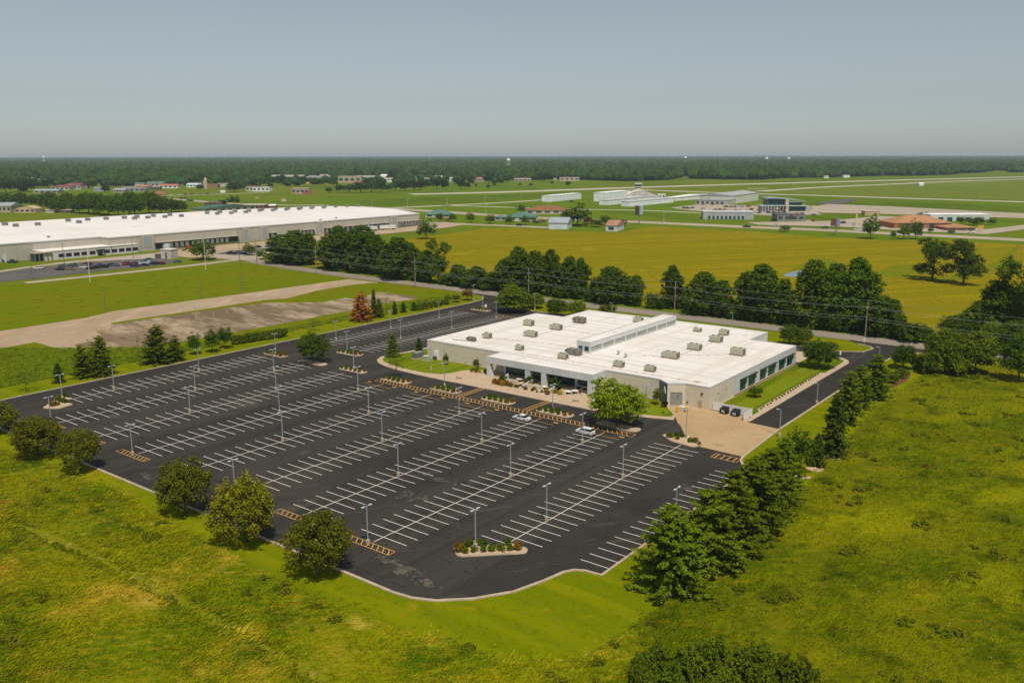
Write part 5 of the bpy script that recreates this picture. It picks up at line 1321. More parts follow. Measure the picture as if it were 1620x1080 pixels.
for a_, b_, ds in docks:
    y0, y1 = y_on(a_, WX), y_on(b_, WX)
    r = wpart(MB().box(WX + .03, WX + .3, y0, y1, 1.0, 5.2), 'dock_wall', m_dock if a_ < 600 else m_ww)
    wpart(MB().box(WX + .03, WX + 2.2, y0, y1, 5.2, 5.6), 'dock_canopy', m_ww)
    for d_ in ds:
        y = y_on(d_, WX)
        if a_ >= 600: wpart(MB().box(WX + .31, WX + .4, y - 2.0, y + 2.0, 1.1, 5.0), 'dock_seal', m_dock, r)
        wpart(MB().box(WX + .41, WX + .5, y - 1.35, y + 1.35, 1.2, 4.4), 'dock_door', m_dockd, r)
# office annex
AX = -570.5
ay0, ay1 = y_on(60, AX), y_on(219, AX)
an = wpart(MB().box(-585, AX, ay0 + 4, 302.5, 0, 5.6).box(WX - .3, AX, 303, ay1, 0, 5.6), 'office_annex', mat('annex_white', (.60, .57, .50), .8))
wpart(MB().box(-585, AX + .3, ay0 + 3.8, ay1 + .2, 5.6, 6.1), 'annex_roof', m_wr, an)
for d_ in (98, 109.5, 122, 134, 147, 170, 181.5, 193, 204, 214.5):
    y = y_on(d_, AX)
    wpart(MB().box(AX + .02, AX + .12, y - 1.9, y + 1.9, 1.5, 3.7), 'window', mat('purple_glass', (.03, .02, .05), .2), an)
y = y_on(159, AX); wpart(MB().box(AX + .02, AX + 2, y - 2.6, y + 2.6, 3.6, 4.3), 'entrance_canopy', m_black, an)
wpart(MB().box(AX + .02, AX + .1, y - 1.6, y + 1.6, 0, 3.4), 'door', m_dglass, an)
y = y_on(72, AX)
wpart(MB().box(-578, AX + 1, y - 7, y + 4.5, 5.0, 5.5), 'porch_roof', cmat((.42, .36, .27)), an)
for k in range(5): wpart(MB().box(AX + .2, AX + .7, y - 6.6 + k * 2.6, y - 6.1 + k * 2.6, 0, 5), 'porch_column', cmat((.20, .18, .16)), an)
wpart(MB().box(-577, AX - 1, y - 6, y + 4, 0, 4.9), 'porch_glazing', m_dglass, an)
wpart(MB().box(-584.9, -584.6, y_on(5, -585), y_on(11, -585), 0, 5), 'roller_door', m_dockd)
# roof vents
for i, (px, py) in enumerate([(8, 357), (25, 359), (60, 357), (108, 351), (125, 353.5), (139, 349.5), (168, 348), (197, 346.5), (213, 347.5), (217, 345), (234, 346), (243, 343.5), (261, 345), (269, 342), (287, 343.5), (328, 339), (344, 340), (348, 337.5), (366, 339), (372, 336.5), (389, 337.5), (394, 335.5),
                              (411, 335), (415, 333.5), (432, 334.5), (436, 332.8), (453, 333.5), (456, 332), (473, 332.5), (476, 331), (493, 331), (495, 329.6), (512, 330), (514, 328.7), (531, 328.5), (549, 327.7), (567, 327.2), (532, 346), (77, 376), (507, 349)]):
    g = G(px, py, WH)
    e = empty('roof_vent', (g.x, g.y, WH + .1), FACE, f'dark fan housing on the warehouse roof, {ordn(i)} from the left', 'vent', 'fans on the warehouse roof')
    s = 1 if i < 37 else .45
    MB().box(-1.6 * s, 1.6 * s, -1.6 * s, 1.6 * s, 0, 1.1 * s).build('curb', m_rib, e)
    MB().lathe([(1.5 * s, 1.1 * s), (2.4 * s, 1.5 * s), (2.4 * s, 2.1 * s), (1.2 * s, 2.6 * s)], 12).build('hood', cmat((.20, .20, .19)), e)
# trailers and tractor
def trailer(px, py, L, rz, label):
    g = G(px, py); e = empty('semi_trailer', (g.x, g.y, .12), rz, label, 'trailer')
    MB().box(-L / 2, L / 2, -1.3, 1.3, 1.15, 4.0).build('box', cmat((.72, .71, .68)), e)
    MB().box(-L / 2, L / 2, -.5, .5, .9, 1.14).build('chassis', m_black, e)
    for x in (L / 2 - 1.2, L / 2 - 2.5):
        for s in (-1, 1): MB().tube((x, s * .85, .5), (x, s * 1.25, .5), .5, n=12).build('wheel', m_tyre, e)
    for s in (-.9, .9): MB().box(-L / 2 + 2.4, -L / 2 + 2.6, s - .1, s + .1, 0, 1.15).build('landing_leg', m_black, e)
trailer(256, 394.5, 12, R(30), 'white semi trailer at the dock by the guard house')
trailer(443, 382, 10, R(10), 'dark wheeled trailer before the warehouse trees')
trailer(613, 363.5, 15, R(65), 'white semi trailer near the right end of the warehouse')
trailer(587, 365, 12, R(20), 'white semi trailer partly behind the roadside trees')
g = G(298.5, 396.5); e = empty('semi_tractor', (g.x, g.y, .12), R(-120), 'red semi tractor crossing the truck court', 'truck')
mr = m_paint['red']
MB().box(-1.2, 1.2, -1.25, 1.25, .9, 3.9).build('sleeper_cab', mr, e); MB().box(-3.4, -1.2, -1.05, 1.05, .9, 2.2).build('hood', mr, e)
MB().box(-1.26, -1.2, -1.0, 1.0, 2.3, 3.2).build('windscreen', m_cgls, e); MB().box(1.2, 4.2, -.5, .5, .8, 1.1).build('chassis', m_black, e)
for x in (-2.6, 2.4, 3.7):
    for s in (-1, 1): MB().tube((x, s * .85, .5), (x, s * 1.25, .5), .5, n=12).build('wheel', m_tyre, e)
# guard house
e = bld(263, 409.5, 19, 14, 7, 'flat', (.60, .55, .46), (.72, .68, .62), 'pale guard house with dark entrance before the docks', R(20), 0, 'guard house', 'guard_house', door=True)
MB().box(-9, -3.5, .5, 1.0, 0, 3).build('screen_wall', cmat((.12, .10, .13)), e)

# ------------------------------------------------------------------ airport and highway buildings
WHT, GRY, TAN, CRM = (.88, .87, .84), (.36, .37, .37), (.48, .38, .26), (.58, .52, .42)
bld3((857, 319), (871, 319.4), (938, 315), 8, 'flat', (.87, .88, .87), WHT, 'low white hangar row, leftmost of the airport', 'hangar')
bld3((939, 318.5), (957, 319), (995, 314.5), 12, 'flat', (.87, .88, .87), WHT, 'tall white flat hangar beside the arched one', 'hangar')
bld3((948, 324), (963, 324.5), (1080, 317), 6, 'flat', (.87, .88, .87), (.55, .50, .49), 'long low hangar row, rear one with grey roof', 'hangar')
bld3((983, 326.5), (996, 327), (1086, 321), 6, 'flat', (.88, .89, .88), (.56, .52, .51), 'long low hangar row, front one with grey roof', 'hangar')
e = bld(1016, 315, 54, 13, 40, 'arch', WHT, (.66, .58, .52), 'arched white hangar with dark door under the control tower', FACE, 0, 'hangar', 'hangar', rise=.62)
MB().box(2, 13, -.3, -.02, 0, 6).build('hangar_door', m_dglass, e)
bld(1047, 314, 12, 6, 14, 'flat', WHT, WHT, 'small white annex with awning right of the arched hangar', FACE, 2)
bld3((1054, 317.5), (1068, 318), (1110, 311.5), 7, 'gable', WHT, WHT, 'white low gabled hangar between arch and beige hangar', 'hangar')
e = bld3((1106, 321.5), (1158, 323), (1208, 317), 14, 'gabley', (.66, .66, .54), (.40, .41, .41), 'large beige gabled hangar with grey roof', 'hangar', .22)
MB().box(12, 15, -.3, -.03, 2, 8).build('hangar_door', m_rib, e)
bld3((1100, 323.5), (1146, 325), (1158, 322.6), 6, 'flat', (.46, .46, .38), (.33, .34, .34), 'lean-to annex along the beige hangar', 'annex', nwl=6)
# control tower
g = G(1009, 311); s_ = wid(1009, 311, 1)
e = empty('control_tower', (g.x, g.y, 0), FACE, 'white airport control tower with flared glazed cab', 'tower')
ht = hgt(1009, 311, 288)
MB().box(-4.2, 4.2, -2, 4, 0, ht * .70).build('shaft', cmat((.82, .78, .70)), e)
MB().box(-4.6, 4.6, -2.6, 4.6, ht * .70, ht * .84).build('cab_glazing', m_dglass, e)
MB().box(-6, 6, -3.4, 5.4, ht * .66, ht * .70).build('gallery', cmat((.70, .64, .57)), e)
MB().box(-5.6, 5.6, -3.2, 5.2, ht * .84, ht * .92).build('cab_roof', cmat((.72, .70, .66)), e)
MB().tube((0, 0, ht * .92), (0, 0, ht * 1.05), .15, n=6).build('antenna', m_steel, e)
# terminal
e = empty('terminal', (*G(1250, 334.5)[:2], 0), R(37.4), 'modern grey and glass airport terminal with a curved roof', 'terminal')
u = wid(1250, 334.5, 1)
def tb(x0, x1, y0, y1, z0, z1, m, nm): MB().box(x0 * u, x1 * u, y0, y1, z0 * u, z1 * u).build(nm, m, e)
tb(-46, -22, 0, 14, 0, 9, cmat((.40, .40, .37)), 'left_wing'); tb(-34, -8, 4, 26, 9, 19.5, m_dglass, 'hall_glazing'); tb(-48, -6, -3, 14, 8.6, 9.6, cmat((.45, .50, .50)), 'canopy')
tb(-8, -3, -1, 26, 0, 19, cmat((.58, .50, .40)), 'stone_pier'); tb(-3, 24, 2, 22, 0, 8, m_dglass, 'right_glazing'); tb(-4, 26, -1, 24, 8, 9.4, cmat((.45, .50, .50)), 'canopy'); tb(-2, 20, 5, 22, 9.4, 14, m_dglass, 'upper_glazing')
tb(24, 34, 1, 20, 0, 8, cmat((.40, .42, .40)), 'right_wing'); tb(34, 46, 4, 18, 0, 7, cmat((.58, .50, .40)), 'end_wing')
mb = MB(); n = 12
pr = [(-38 * u + 62 * u * k / n, 19.5 * u + 3.0 * u * math.sin(math.pi * (.25 + .6 * k / n)) - 4.5 * u * (k / n)) for k in range(n + 1)]
for (xa, za), (xb, zb) in zip(pr, pr[1:]): mb.face([(xa, 1, za), (xb, 1, zb), (xb, 28, zb), (xa, 28, za)]); mb.face([(xa, 1, za - 1), (xb, 1, zb - 1), (xb, 1, zb), (xa, 1, za)])
mb.build('curved_roof', cmat((.34, .38, .41)), e)
for k in range(8): tb(-45 + k * 4.6, -44.3 + k * 4.6, -2.6, -2, 0, 8.6, cmat((.55, .56, .54)), 'column')
e = bld(1152, 347.3, 78, 11.5, 26, 'flat', (.42, .43, .42), (.55, .55, .53), 'long low grey building with dark openings before the airport car park', R(30), 0, door=False)
for k in range(9): MB().box(-20 + k * 4.2, -18 + k * 4.2, -.2, -.02, 0, 3.6).build('opening', m_dglass, e)
e = bld(1251, 350, 44, 10, 18, 'flat', (.25, .25, .23), (.13, .13, .14), 'dark flat roofed restaurant by the highway', FACE, 4)
MB().box(-1.5, 1.5, -.6, -.05, 3, 6.5).build('sign_panel', m_paint['maroon'], e)
bld(1379.5, 341, 23, 6.5, 10, 'flat', (.55, .40, .20), (.52, .48, .42), 'small tan flat shed on the airport edge')
e = bld(1460, 361.5, 92, 19, 34, 'hip', (.36, .14, .07), (.44, .22, .10), 'large brick hall with broad orange brown hip roof', FACE, 0, rise=.55)
for k in range(4): MB().box(-16 + k * 11, -12 + k * 11, -.3, -.02, .3, 5).build('window', m_dglass, e)
bld(1521, 365, 44, 9.5, 22, 'hip', (.30, .15, .09), (.42, .22, .11), 'smaller orange roofed canopy building right of the brick hall', FACE, 3, rise=.5)
e = bld(1519, 350, 94, 10, 20, 'flat', (.60, .62, .58), WHT, 'long white metal shed behind the orange roofs', FACE, 0)
for k in range(5): MB().box(-22 + k * 9, -17 + k * 9, -.2, -.02, 0, 4).build('roller_door', m_dglass, e)
bld3((868, 362.5), (897.5, 363), (915.5, 359.5), 10, 'gable', (.66, .68, .70), (.36, .39, .42), 'white shed with grey gable roof at the crop edge', 'shed', .42)
bld3((958, 366), (975.5, 366.5), (993, 362.5), 9, 'gable', (.62, .63, .63), (.42, .22, .14), 'white shed with rusty patched roof at the crop edge', 'shed', .42, nwl=1)
bld(866, 338.5, 68, 12, 26, 'hip', CRM, (.27, .12, .055), 'long cream building with brown hip roof beyond the highway', FACE, 5, rise=.55)
bld(826, 350, 50, 13, 24, 'hip', CRM, (.10, .19, .15), 'green hip roofed building beside the highway trees', FACE, 3, rise=.5)
bld(693, 344, 40, 12, 24, 'hip', CRM, (.10, .20, .165), 'green hip roofed building at the end of the warehouse', FACE, 3, rise=.6)
bld(792, 349, 18, 8, 14, 'hip', (.55, .40, .33), (.13, .22, .20), 'small green roofed pink walled building on the highway', FACE, 2)
bld(1458, 294, 7, 5, 14, 'gable', WHT, WHT, 'tiny white hut alone on the airfield', cat='hut', name='hut')
# town
town = [(33, 285.5, 36, 4.5, 20, 'gable', CRM, (.24, .42, .48), 'long building with light blue roof far left'), (28, 281, 26, 3.5, 20, 'flat', TAN, (.40, .31, .26), 'brown long building behind the light blue roof'), (66, 287, 13, 4, 14, 'gable', CRM, (.45, .48, .40), 'small pale shed right of the light blue roof'),
        (95, 301, 28, 8, 22, 'hip', CRM, (.24, .075, .085), 'cream building with maroon roof, left of two'), (117, 300, 21, 10, 22, 'gable', CRM, (.22, .075, .09), 'maroon gabled building with dark front, right of two'), (72, 306, 38, 6.5, 22, 'gable', TAN, (.34, .40, .42), 'long grey blue roofed building in the town left'),
        (156, 303, 15, 7, 16, 'gable', GRY, (.27, .28, .28), 'grey gabled house in the town left'), (188, 305, 18, 7, 18, 'gable', (.52, .36, .28), (.36, .38, .38), 'pinkish building with grey roof in the town'), (204, 302, 20, 7, 18, 'gable', TAN, (.25, .20, .18), 'tan building with dark roof in the town'),
        (136, 298, 6, 4.5, 8, 'gable', TAN, (.36, .17, .09), 'little rusty roofed shed among trees'), (39.5, 337, 33, 10.5, 16, 'arch', (.55, .40, .24), (.62, .46, .28), 'tan metal barn with rounded roof at far left'), (4, 336, 27, 15, 24, 'gable', TAN, (.33, .36, .36), 'grey roofed barn cut by the left edge'),
        (78.5, 337, 13, 6, 9, 'gable', CRM, (.40, .34, .27), 'small tan cottage at the grove foot'), (102, 336.5, 20, 5.5, 10, 'hip', (.14, .12, .10), (.34, .27, .19), 'open brown roofed shelter at the grove foot'), (220, 294, 15, 5, 18, 'gable', CRM, (.13, .22, .18), 'small green roofed shop, left of two'),
        (226, 299, 18, 6, 16, 'gable', (.60, .42, .18), (.46, .19, .13), 'yellow walled shop with red roof'), (245, 295.5, 26, 8, 22, 'gable', CRM, (.12, .21, .17), 'large green roofed shop, right of two'), (266, 298, 29, 6.5, 18, 'gable', WHT, (.52, .17, .13), 'long white shop with bright red roof'), (213, 303, 32, 6.5, 20, 'hip', GRY, (.24, .22, .20), 'long grey shop row in the town'),
        (243, 300.5, 19, 4, 12, 'flat', (.20, .13, .13), (.17, .17, .18), 'dark low shop in the town middle'), (305.6, 296.5, 21, 6.5, 22, 'gable', WHT, (.62, .63, .65), 'white gabled storage building in the far field'), (337, 297, 14, 5, 18, 'flat', (.33, .16, .09), (.36, .25, .18), 'rusty plant building below the silos'), (352, 295.5, 15, 5, 12, 'flat', (.56, .48, .38), (.50, .44, .36), 'pale heap walled yard right of the silos'),
        (336, 325.5, 27, 7, 22, 'hip', (.25, .16, .11), (.17, .11, .085), 'brown roofed building behind the long green roof'), (402, 330.5, 32, 6, 20, 'flat', (.30, .09, .07), (.62, .58, .52), 'red banded shop with pale flat roof'), (401, 303, 24, 7.5, 22, 'flat', CRM, (.34, .18, .13), 'shop with brown fascia beside the highway far left'), (413, 303, 27, 6.5, 20, 'flat', WHT, (.50, .48, .45), 'white low shop beside the highway far left'),
        (455, 284, 52, 7, 22, 'gable', TAN, (.40, .36, .32), 'long tan apartment row before the woods'), (494.6, 286.5, 25, 8.5, 24, 'hip', (.52, .44, .36), (.28, .27, .27), 'grey roofed house group before the woods'), (514, 284, 17, 8, 20, 'gable', CRM, (.36, .30, .25), 'gabled hotel before the woods'), (553, 289.5, 36, 10, 34, 'flat', TAN, (.50, .47, .40), 'big tan store with flat roof'),
        (582, 285, 38, 6, 30, 'flat', CRM, WHT, 'long white roofed store beside the tan one'), (566, 291, 13, 5, 12, 'flat', (.45, .18, .13), (.55, .40, .33), 'small red fronted shop before the stores'), (475, 307, 27, 8.5, 20, 'flat', (.44, .34, .25), (.50, .42, .33), 'tan airport fire station'), (607, 282, 9, 6, 16, 'gable', WHT, WHT, 'tiny white church like house among far trees'),
        (430, 329, 10, 5.5, 12, 'gable', (.26, .08, .06), WHT, 'small maroon hut with white gable'), (613, 288, 17, 6.5, 16, 'flat', WHT, (.45, .15, .11), 'white and red shop row far middle'), (636, 285, 15, 5, 16, 'flat', TAN, (.42, .36, .30), 'tan shop in the far middle'), (678, 288.5, 15, 6.5, 18, 'flat', WHT, (.52, .42, .32), 'white fronted shop left of the gap'),
        (694, 284, 12, 5.5, 20, 'gable', WHT, WHT, 'white gabled shed before the far woods'), (716, 287.5, 9, 7, 14, 'gable', WHT, (.46, .46, .44), 'tall narrow white house far middle'), (759.5, 287.5, 17, 7, 18, 'hip', TAN, (.40, .18, .11), 'red brown roofed house far middle'), (769, 277, 8, 5.5, 12, 'flat', (.58, .42, .36), (.5, .36, .3), 'pinkish block above the far trees'), (658, 284, 5, 5, 8, 'gable', (.2, .4, .3), (.12, .38, .26), 'little bright green roofed kiosk'),
        (827, 287, 26, 5, 14, 'gable', TAN, (.40, .32, .24), 'tan cottages at the far edge of the airfield'), (901, 286.5, 31, 5.5, 20, 'flat', (.60, .46, .38), (.50, .40, .34), 'pinkish long building at the far edge of the airfield'), (878, 284, 5, 3.5, 10, 'gable', WHT, WHT, 'tiny white house beside the pinkish building'), (1259, 281, 11, 4.5, 18, 'gable', WHT, (.52, .20, .09), 'orange roofed farm house beyond the runway'),
        (1307.6, 282, 7, 4, 14, 'gable', WHT, TAN, 'small white farm shed beyond the runway'), (1339.4, 281, 10, 3.5, 16, 'flat', WHT, WHT, 'white farm barn beyond the runway')]
for t in town:
    big = t[2] > 16
    e = bld(t[0], t[1], t[2], t[3], t[4], t[5], t[6], t[7], t[8], FACE, 4 if big else 0)
    if 'fire station' in t[8]:
        for k in range(3): MB().box(5 + k * 4.5, 8 + k * 4.5, -.3, -.02, 0, 5).build('engine_door', m_paint['red'], e)
bld3((302, 336.5), (322, 337.5), (388, 331), 8, 'gable', (.50, .40, .27), (.07, .15, .11), 'long tan building with green roof behind the warehouse', 'building', .4, nwr=7)
# silos
g = G(326, 298.5); u = wid(326, 298.5, 1)
e = empty('batch_plant', (g.x, g.y, 0), FACE, 'pale twin silos of a plant in the far field', 'silo')
MB().lathe([(2.2 * u, 0), (2.2 * u, 14 * u), (1 * u, 17.5 * u)], 12).build('silo', cmat((.60, .44, .32)), e)
MB().lathe([(1.5 * u, 0), (1.5 * u, 10.5 * u), (.6 * u, 12 * u)], 12).build('silo', cmat((.60, .48, .38)), e, loc=(-3.2 * u, 2, 0))
MB().tube((2 * u, 0, 9 * u), (11 * u, 0, 1 * u), .7 * u, n=6).build('conveyor', cmat((.34, .17, .10)), e)
# billboards
def billboard(px, py, ty, wpx, hpx, c1, c2, label):
    g = G(px, py); H = hgt(px, py, ty); W = wid(px, py, wpx); h = wid(px, py, hpx)
    e = empty('billboard', (g.x, g.y, 0), FACE, label, 'billboard')
    MB().lathe([(.55, 0), (.5, H)], 10).build('post', m_brown, e)
    for s, c in ((-1, c1), (1, c2)):
        o = MB().box(-W * .5, W * .5, -.25, .25, H - h, H).build('panel', cmat(c), e, loc=(s * W * .32, 1.2, 0), rz=s * R(38))
        MB().box(-W * .5, W * .5, -.8, -.3, H - h - .4, H - h - .2).build('catwalk', m_black, e, loc=(s * W * .32, 1.2, 0), rz=s * R(38))
billboard(1011, 355.5, 325.5, 8.5, 14, (.13, .075, .055), (.40, .50, .55), 'V shaped billboard on a tall brown post at the crop edge')
billboard(1322, 372.5, 346, 10, 11, (.20, .10, .065), (.24, .32, .48), 'V shaped billboard on a brown post beside the highway')
for px, py, ty, w_, h_, c, lb in ((254.5, 311, 303, 17, 4, (.62, .20, .17), 'red and white billboard in the far town'), (353, 309, 301, 8, 4, WHT, 'white billboard beside the far highway'), (487, 295, 288, 5.5, 3, (.70, .42, .08), 'yellow sign among the far shops'), (1354, 359, 339, 2.6, 19, (.66, .50, .20), 'tall narrow tan pylon sign'), (1351, 358, 352.5, 5, 4, (.20, .36, .52), 'small blue sign at the foot of the pylon'), (1551, 366, 356.5, 9, 6, (.62, .36, .06), 'yellow sign beside the smaller orange roof'), (449, 319.5, 314.5, 7.5, 4.5, (.66, .46, .36), 'orange and white board on the airfield'), (407, 316, 311.5, 6, 3, (.62, .36, .26), 'orange marker board on the airfield left'), (768.5, 490, 482, 3.2, 4, WHT, 'white sign on the gravel island by the far entrance'), (1329, 564, 556.5, 2.4, 5, WHT, 'white sign post at the corner of the side lawn'), (1088.5, 695.5, 690, 2.6, 4, WHT, 'white cabinet sign on the island by the apron')):
    g = G(px, py); H = hgt(px, py, ty); W = wid(px, py, w_); h = wid(px, py, h_)
    e = empty('sign', (g.x, g.y, .1), FACE, lb, 'sign')
    for s in (-.35, .35): MB().box(s * W - .08, s * W + .08, -.08, .08, 0, max(.1, H - h)).build('post', m_mull, e)
    MB().box(-W / 2, W / 2, -.15, .15, max(.1, H - h), H).build('panel', cmat(c), e)
# water towers
def water_tower(px, py, ty, wpx, legs, label):
    g = G(px, py); H = hgt(px, py, ty); r = wid(px, py, wpx) / 2
    e = empty('water_tower', (g.x, g.y, 0), 0, label, 'water tower')
    prof = [(r * math.cos(t), H - r * 1.0 + r * .95 * math.sin(t)) for t in np.linspace(-1.2, 1.5, 9)]
    MB().lathe(prof, 16).build('tank', cmat((.84, .83, .80)), e, smooth=True)
    if legs:
        for k in range(6): MB().tube((r * .9 * math.cos(k * 1.047), r * .9 * math.sin(k * 1.047), 0), (r * .75 * math.cos(k * 1.047), r * .75 * math.sin(k * 1.047), H - r), r * .09, n=6).build('leg', cmat((.6, .6, .58)), e)
    MB().lathe([(r * .42, 0), (r * .22, H * .3), (r * .2, H - r)], 10).build('riser', cmat((.70, .68, .64)), e)
water_tower(804.5, 272, 250.5, 6.2, True, 'white legged water tower over the far trees at picture middle')
water_tower(1084, 262, 247.6, 4.2, False, 'white ball water tower right of the picture middle')
water_tower(1247, 264, 248.8, 4.4, False, 'white ball water tower on a slim stem above the right woods')
water_tower(1212.5, 261, 248.8, 4.6, False, 'white dome water tower, only its top above the right woods')
water_tower(70.5, 262, 247.3, 3.6, True, 'small white water tower above the far left woods')
water_tower(296, 258, 247.3, 1.8, False, 'tiny white water tower on the left horizon')
water_tower(680.5, 258, 247.2, 1.6, False, 'tiny white water tower on the middle horizon')
# street lights and thin poles
for i, (px, py, ty) in enumerate([(589, 330, 316.5), (644.7, 331.5, 315), (704.7, 333.5, 323), (707.6, 324, 312), (767, 321, 311), (768.5, 338, 324), (824.6, 319, 308.7), (51, 442, 402.8), (101.8, 418, 386), (142.6, 445.5, 393.7), (211, 408, 376), (325.7, 426, 377.6), (380, 420, 363), (167, 491, 463.7), (318.6, 472, 446), (383, 463.5, 436), (1050, 352, 337), (1116, 351, 338), (1268, 357, 348)]):
    g = G(px, py); H = hgt(px, py, ty); k_ = .10 if i < 7 or i > 15 else .13
    e = empty('street_light', (g.x, g.y, 0), FACE, f'thin distant light pole, {ordn(sorted([589, 644.7, 704.7, 707.6, 767, 768.5, 824.6, 51, 101.8, 142.6, 211, 325.7, 380, 167, 318.6, 383, 1050, 1116, 1268]).index(px))} from the left', 'light pole', 'far light poles')
    wh_ = cmat((.62, .62, .58)) if i < 7 or i > 15 or i in (9, 11) else cmat((.16, .15, .13))
    MB().lathe([(.3, 0), (.3, .6), (k_ * 1.6, .7), (k_, H)], 6).build('pole', wh_, e)
    MB().tube((0, 0, H - .1), (2.2 if i < 7 else .9, 0, H + .1), .1, n=5).build('arm', wh_, e)
    MB().box(1.8 if i < 7 else .6, 2.8 if i < 7 else 1.3, -.25, .25, H, H + .2).build('lamp_head', wh_, e)
# bollards on the old slab
m_bol = cmat((.60, .47, .24))
BL = [(128.9, 529.6), (137, 528.3), (144.4, 527), (151.9, 525.6), (159, 524.3), (166, 523), (265, 510.8), (268.3, 510.5), (310.5, 505), (338.3, 500.8), (358.8, 495.8), (370.7, 494.2), (373.4, 494), (442.5, 483.3), (450.8, 483)]
for i, (px, py) in enumerate(BL):
    g = G(px, py); e = empty('bollard', (g.x, g.y, .06), 0, f'faded yellow steel post on the old slab, {ordn(i)} from the left', 'bollard', 'posts on the old slab')
    MB().lathe([(.17, 0), (.17, 1.5)], 8).build('post', m_bol, e); MB().lathe([(.17, 1.5), (.1, 1.6)], 8).build('cap', cmat((.55, .5, .42)), e)
# ------------------------------------------------------------------ distant cars
WL = [(2, 414.5, 'navy', 'suv'), (20, 416, 'navy', 'pickup'), (61, 426, 'white', 'suv'), (95, 427.5, 'black', 'sedan'), (99, 422, 'grey', 'sedan'), (112, 427, 'tan', 'sedan'), (115, 421.5, 'teal', 'suv'), (134, 424.5, 'white', 'sedan'), (139, 419.5, 'maroon', 'suv'), (143, 426, 'black', 'suv'), (151, 424.5, 'black', 'sedan'), (157, 421.5, 'navy', 'sedan'), (165, 423.5, 'black', 'suv'), (176, 420.5, 'black', 'sedan'), (182, 421, 'grey', 'sedan'), (187, 420, 'silver', 'sedan'), (193, 419.8, 'red', 'sedan'),
      (200, 419, 'maroon', 'suv'), (206, 419.5, 'maroon', 'sedan'), (213, 422, 'navy', 'sedan'), (214, 418.5, 'navy', 'sedan'), (220, 418.5, 'white', 'sedan'), (228, 420.5, 'navy', 'sedan'), (235, 417.5, 'white', 'suv'), (234, 413, 'teal', 'suv'), (243, 418.5, 'navy', 'suv'), (255, 418, 'maroon', 'sedan'), (281, 415.5, 'teal', 'sedan'), (366, 402, 'black', 'pickup'), (371, 400.5, 'white', 'suv'), (376, 401, 'grey', 'suv'), (385, 402.5, 'navy', 'sedan'), (408, 392, 'navy', 'sedan'), (420, 393.5, 'white', 'sedan')]
CN = dict(white='white', black='black', navy='dark blue', red='red', maroon='maroon', silver='silver', teal='teal', tan='tan', grey='grey')
KN = dict(sedan='sedan', suv='sport utility car', pickup='pickup')
for i, (px, py, c, k) in enumerate(sorted(WL)):
    car_far(px, py, c, k, f'{CN[c]} {KN[k]} at the warehouse, {ordn(i)} distant car from the left', 'cars at the warehouse', R(20 + (i * 37) % 20))
AL = [(1082, 330, 'navy', 'suv'), (1088, 330.5, 'black', 'pickup'), (1095, 330, 'grey', 'suv'), (1111.5, 331.5, 'silver', 'suv'), (1112.8, 324.5, 'black', 'sedan'), (1127.7, 324.5, 'grey', 'sedan'), (1117, 325, 'white', 'suv'), (1131.6, 333, 'maroon', 'sedan'), (1138, 333, 'navy', 'suv'), (1146, 333, 'red', 'sedan'), (1153, 335, 'grey', 'suv'), (1163, 334.5, 'red', 'suv'), (1171, 335, 'navy', 'pickup'), (1175, 337, 'grey', 'suv'), (1181.5, 334, 'white', 'sedan'), (1188, 332.5, 'maroon', 'suv'), (1184, 327.5, 'red', 'pickup'),
      (1168.5, 328, 'white', 'suv'), (1174, 328, 'silver', 'sedan'), (1162, 328, 'black', 'sedan'), (1155.6, 328, 'grey', 'sedan'), (1148, 328, 'black', 'suv'), (1201, 337.5, 'navy', 'sedan'), (1208, 338, 'white', 'suv'), (1214, 337.5, 'black', 'suv'), (1219.5, 340, 'white', 'sedan'), (1223, 338, 'navy', 'suv'), (1231, 338, 'black', 'sedan'), (1240, 337.5, 'grey', 'suv'), (1249, 337, 'white', 'sedan'), (1259.6, 339, 'maroon', 'sedan'), (1267.4, 339.5, 'black', 'suv'), (1193, 337, 'white', 'sedan'), (1287, 341, 'grey', 'sedan')]
for i, (px, py, c, k) in enumerate(sorted(AL)):
    car_far(px, py, c, k, f'{CN[c]} {KN[k]} in the airport car park, {ordn(i)} from the left', 'cars in the airport car park', R(30 + (i * 53) % 40), 1.25)
HL = [(821, 357.5, 'navy', 'suv'), (904, 319.5, 'navy', 'pickup'), (852, 353, 'grey', 'sedan'), (859, 351, 'red', 'sedan'), (708, 349.5, 'red', 'sedan'), (1181, 360, 'black', 'pickup'), (1224.6, 350, 'black', 'suv'), (1226, 358, 'white', 'suv'), (1284, 350.5, 'red', 'suv'), (1278, 350.5, 'white', 'sedan'), (1305, 361.5, 'grey', 'suv'), (1333, 353.5, 'navy', 'suv'), (1357.5, 365, 'white', 'pickup'), (1536, 369, 'white', 'pickup'), (271, 309.5, 'white', 'suv'), (284, 309.5, 'white', 'suv'), (293, 308.8, 'black', 'suv'), (303, 308.3, 'black', 'pickup'), (316, 308, 'grey', 'suv'), (328, 307.7, 'black', 'suv'), (286, 315, 'black', 'suv'), (293, 314.8, 'navy', 'suv'), (298, 317.8, 'navy', 'suv'), (303, 318.4, 'black', 'suv')]
for i, (px, py, c, k) in enumerate(sorted(HL)):
    car_far(px, py, c, k, f'{CN[c]} {KN[k]} along the far highway, {ordn(i)} from the left', 'cars along the highway', R(8) if px > 600 else R(40), 1.3)
far_road('town_road', [(230, 310.5), (290, 308.8), (340, 307.4), (420, 305)], 14, .15, m_pale, 'pale town road with traffic')
far_road('town_road', [(255, 313), (300, 317), (345, 321), (420, 324), (520, 325)], 16, .15, m_pale, 'pale highway behind the warehouse roof')
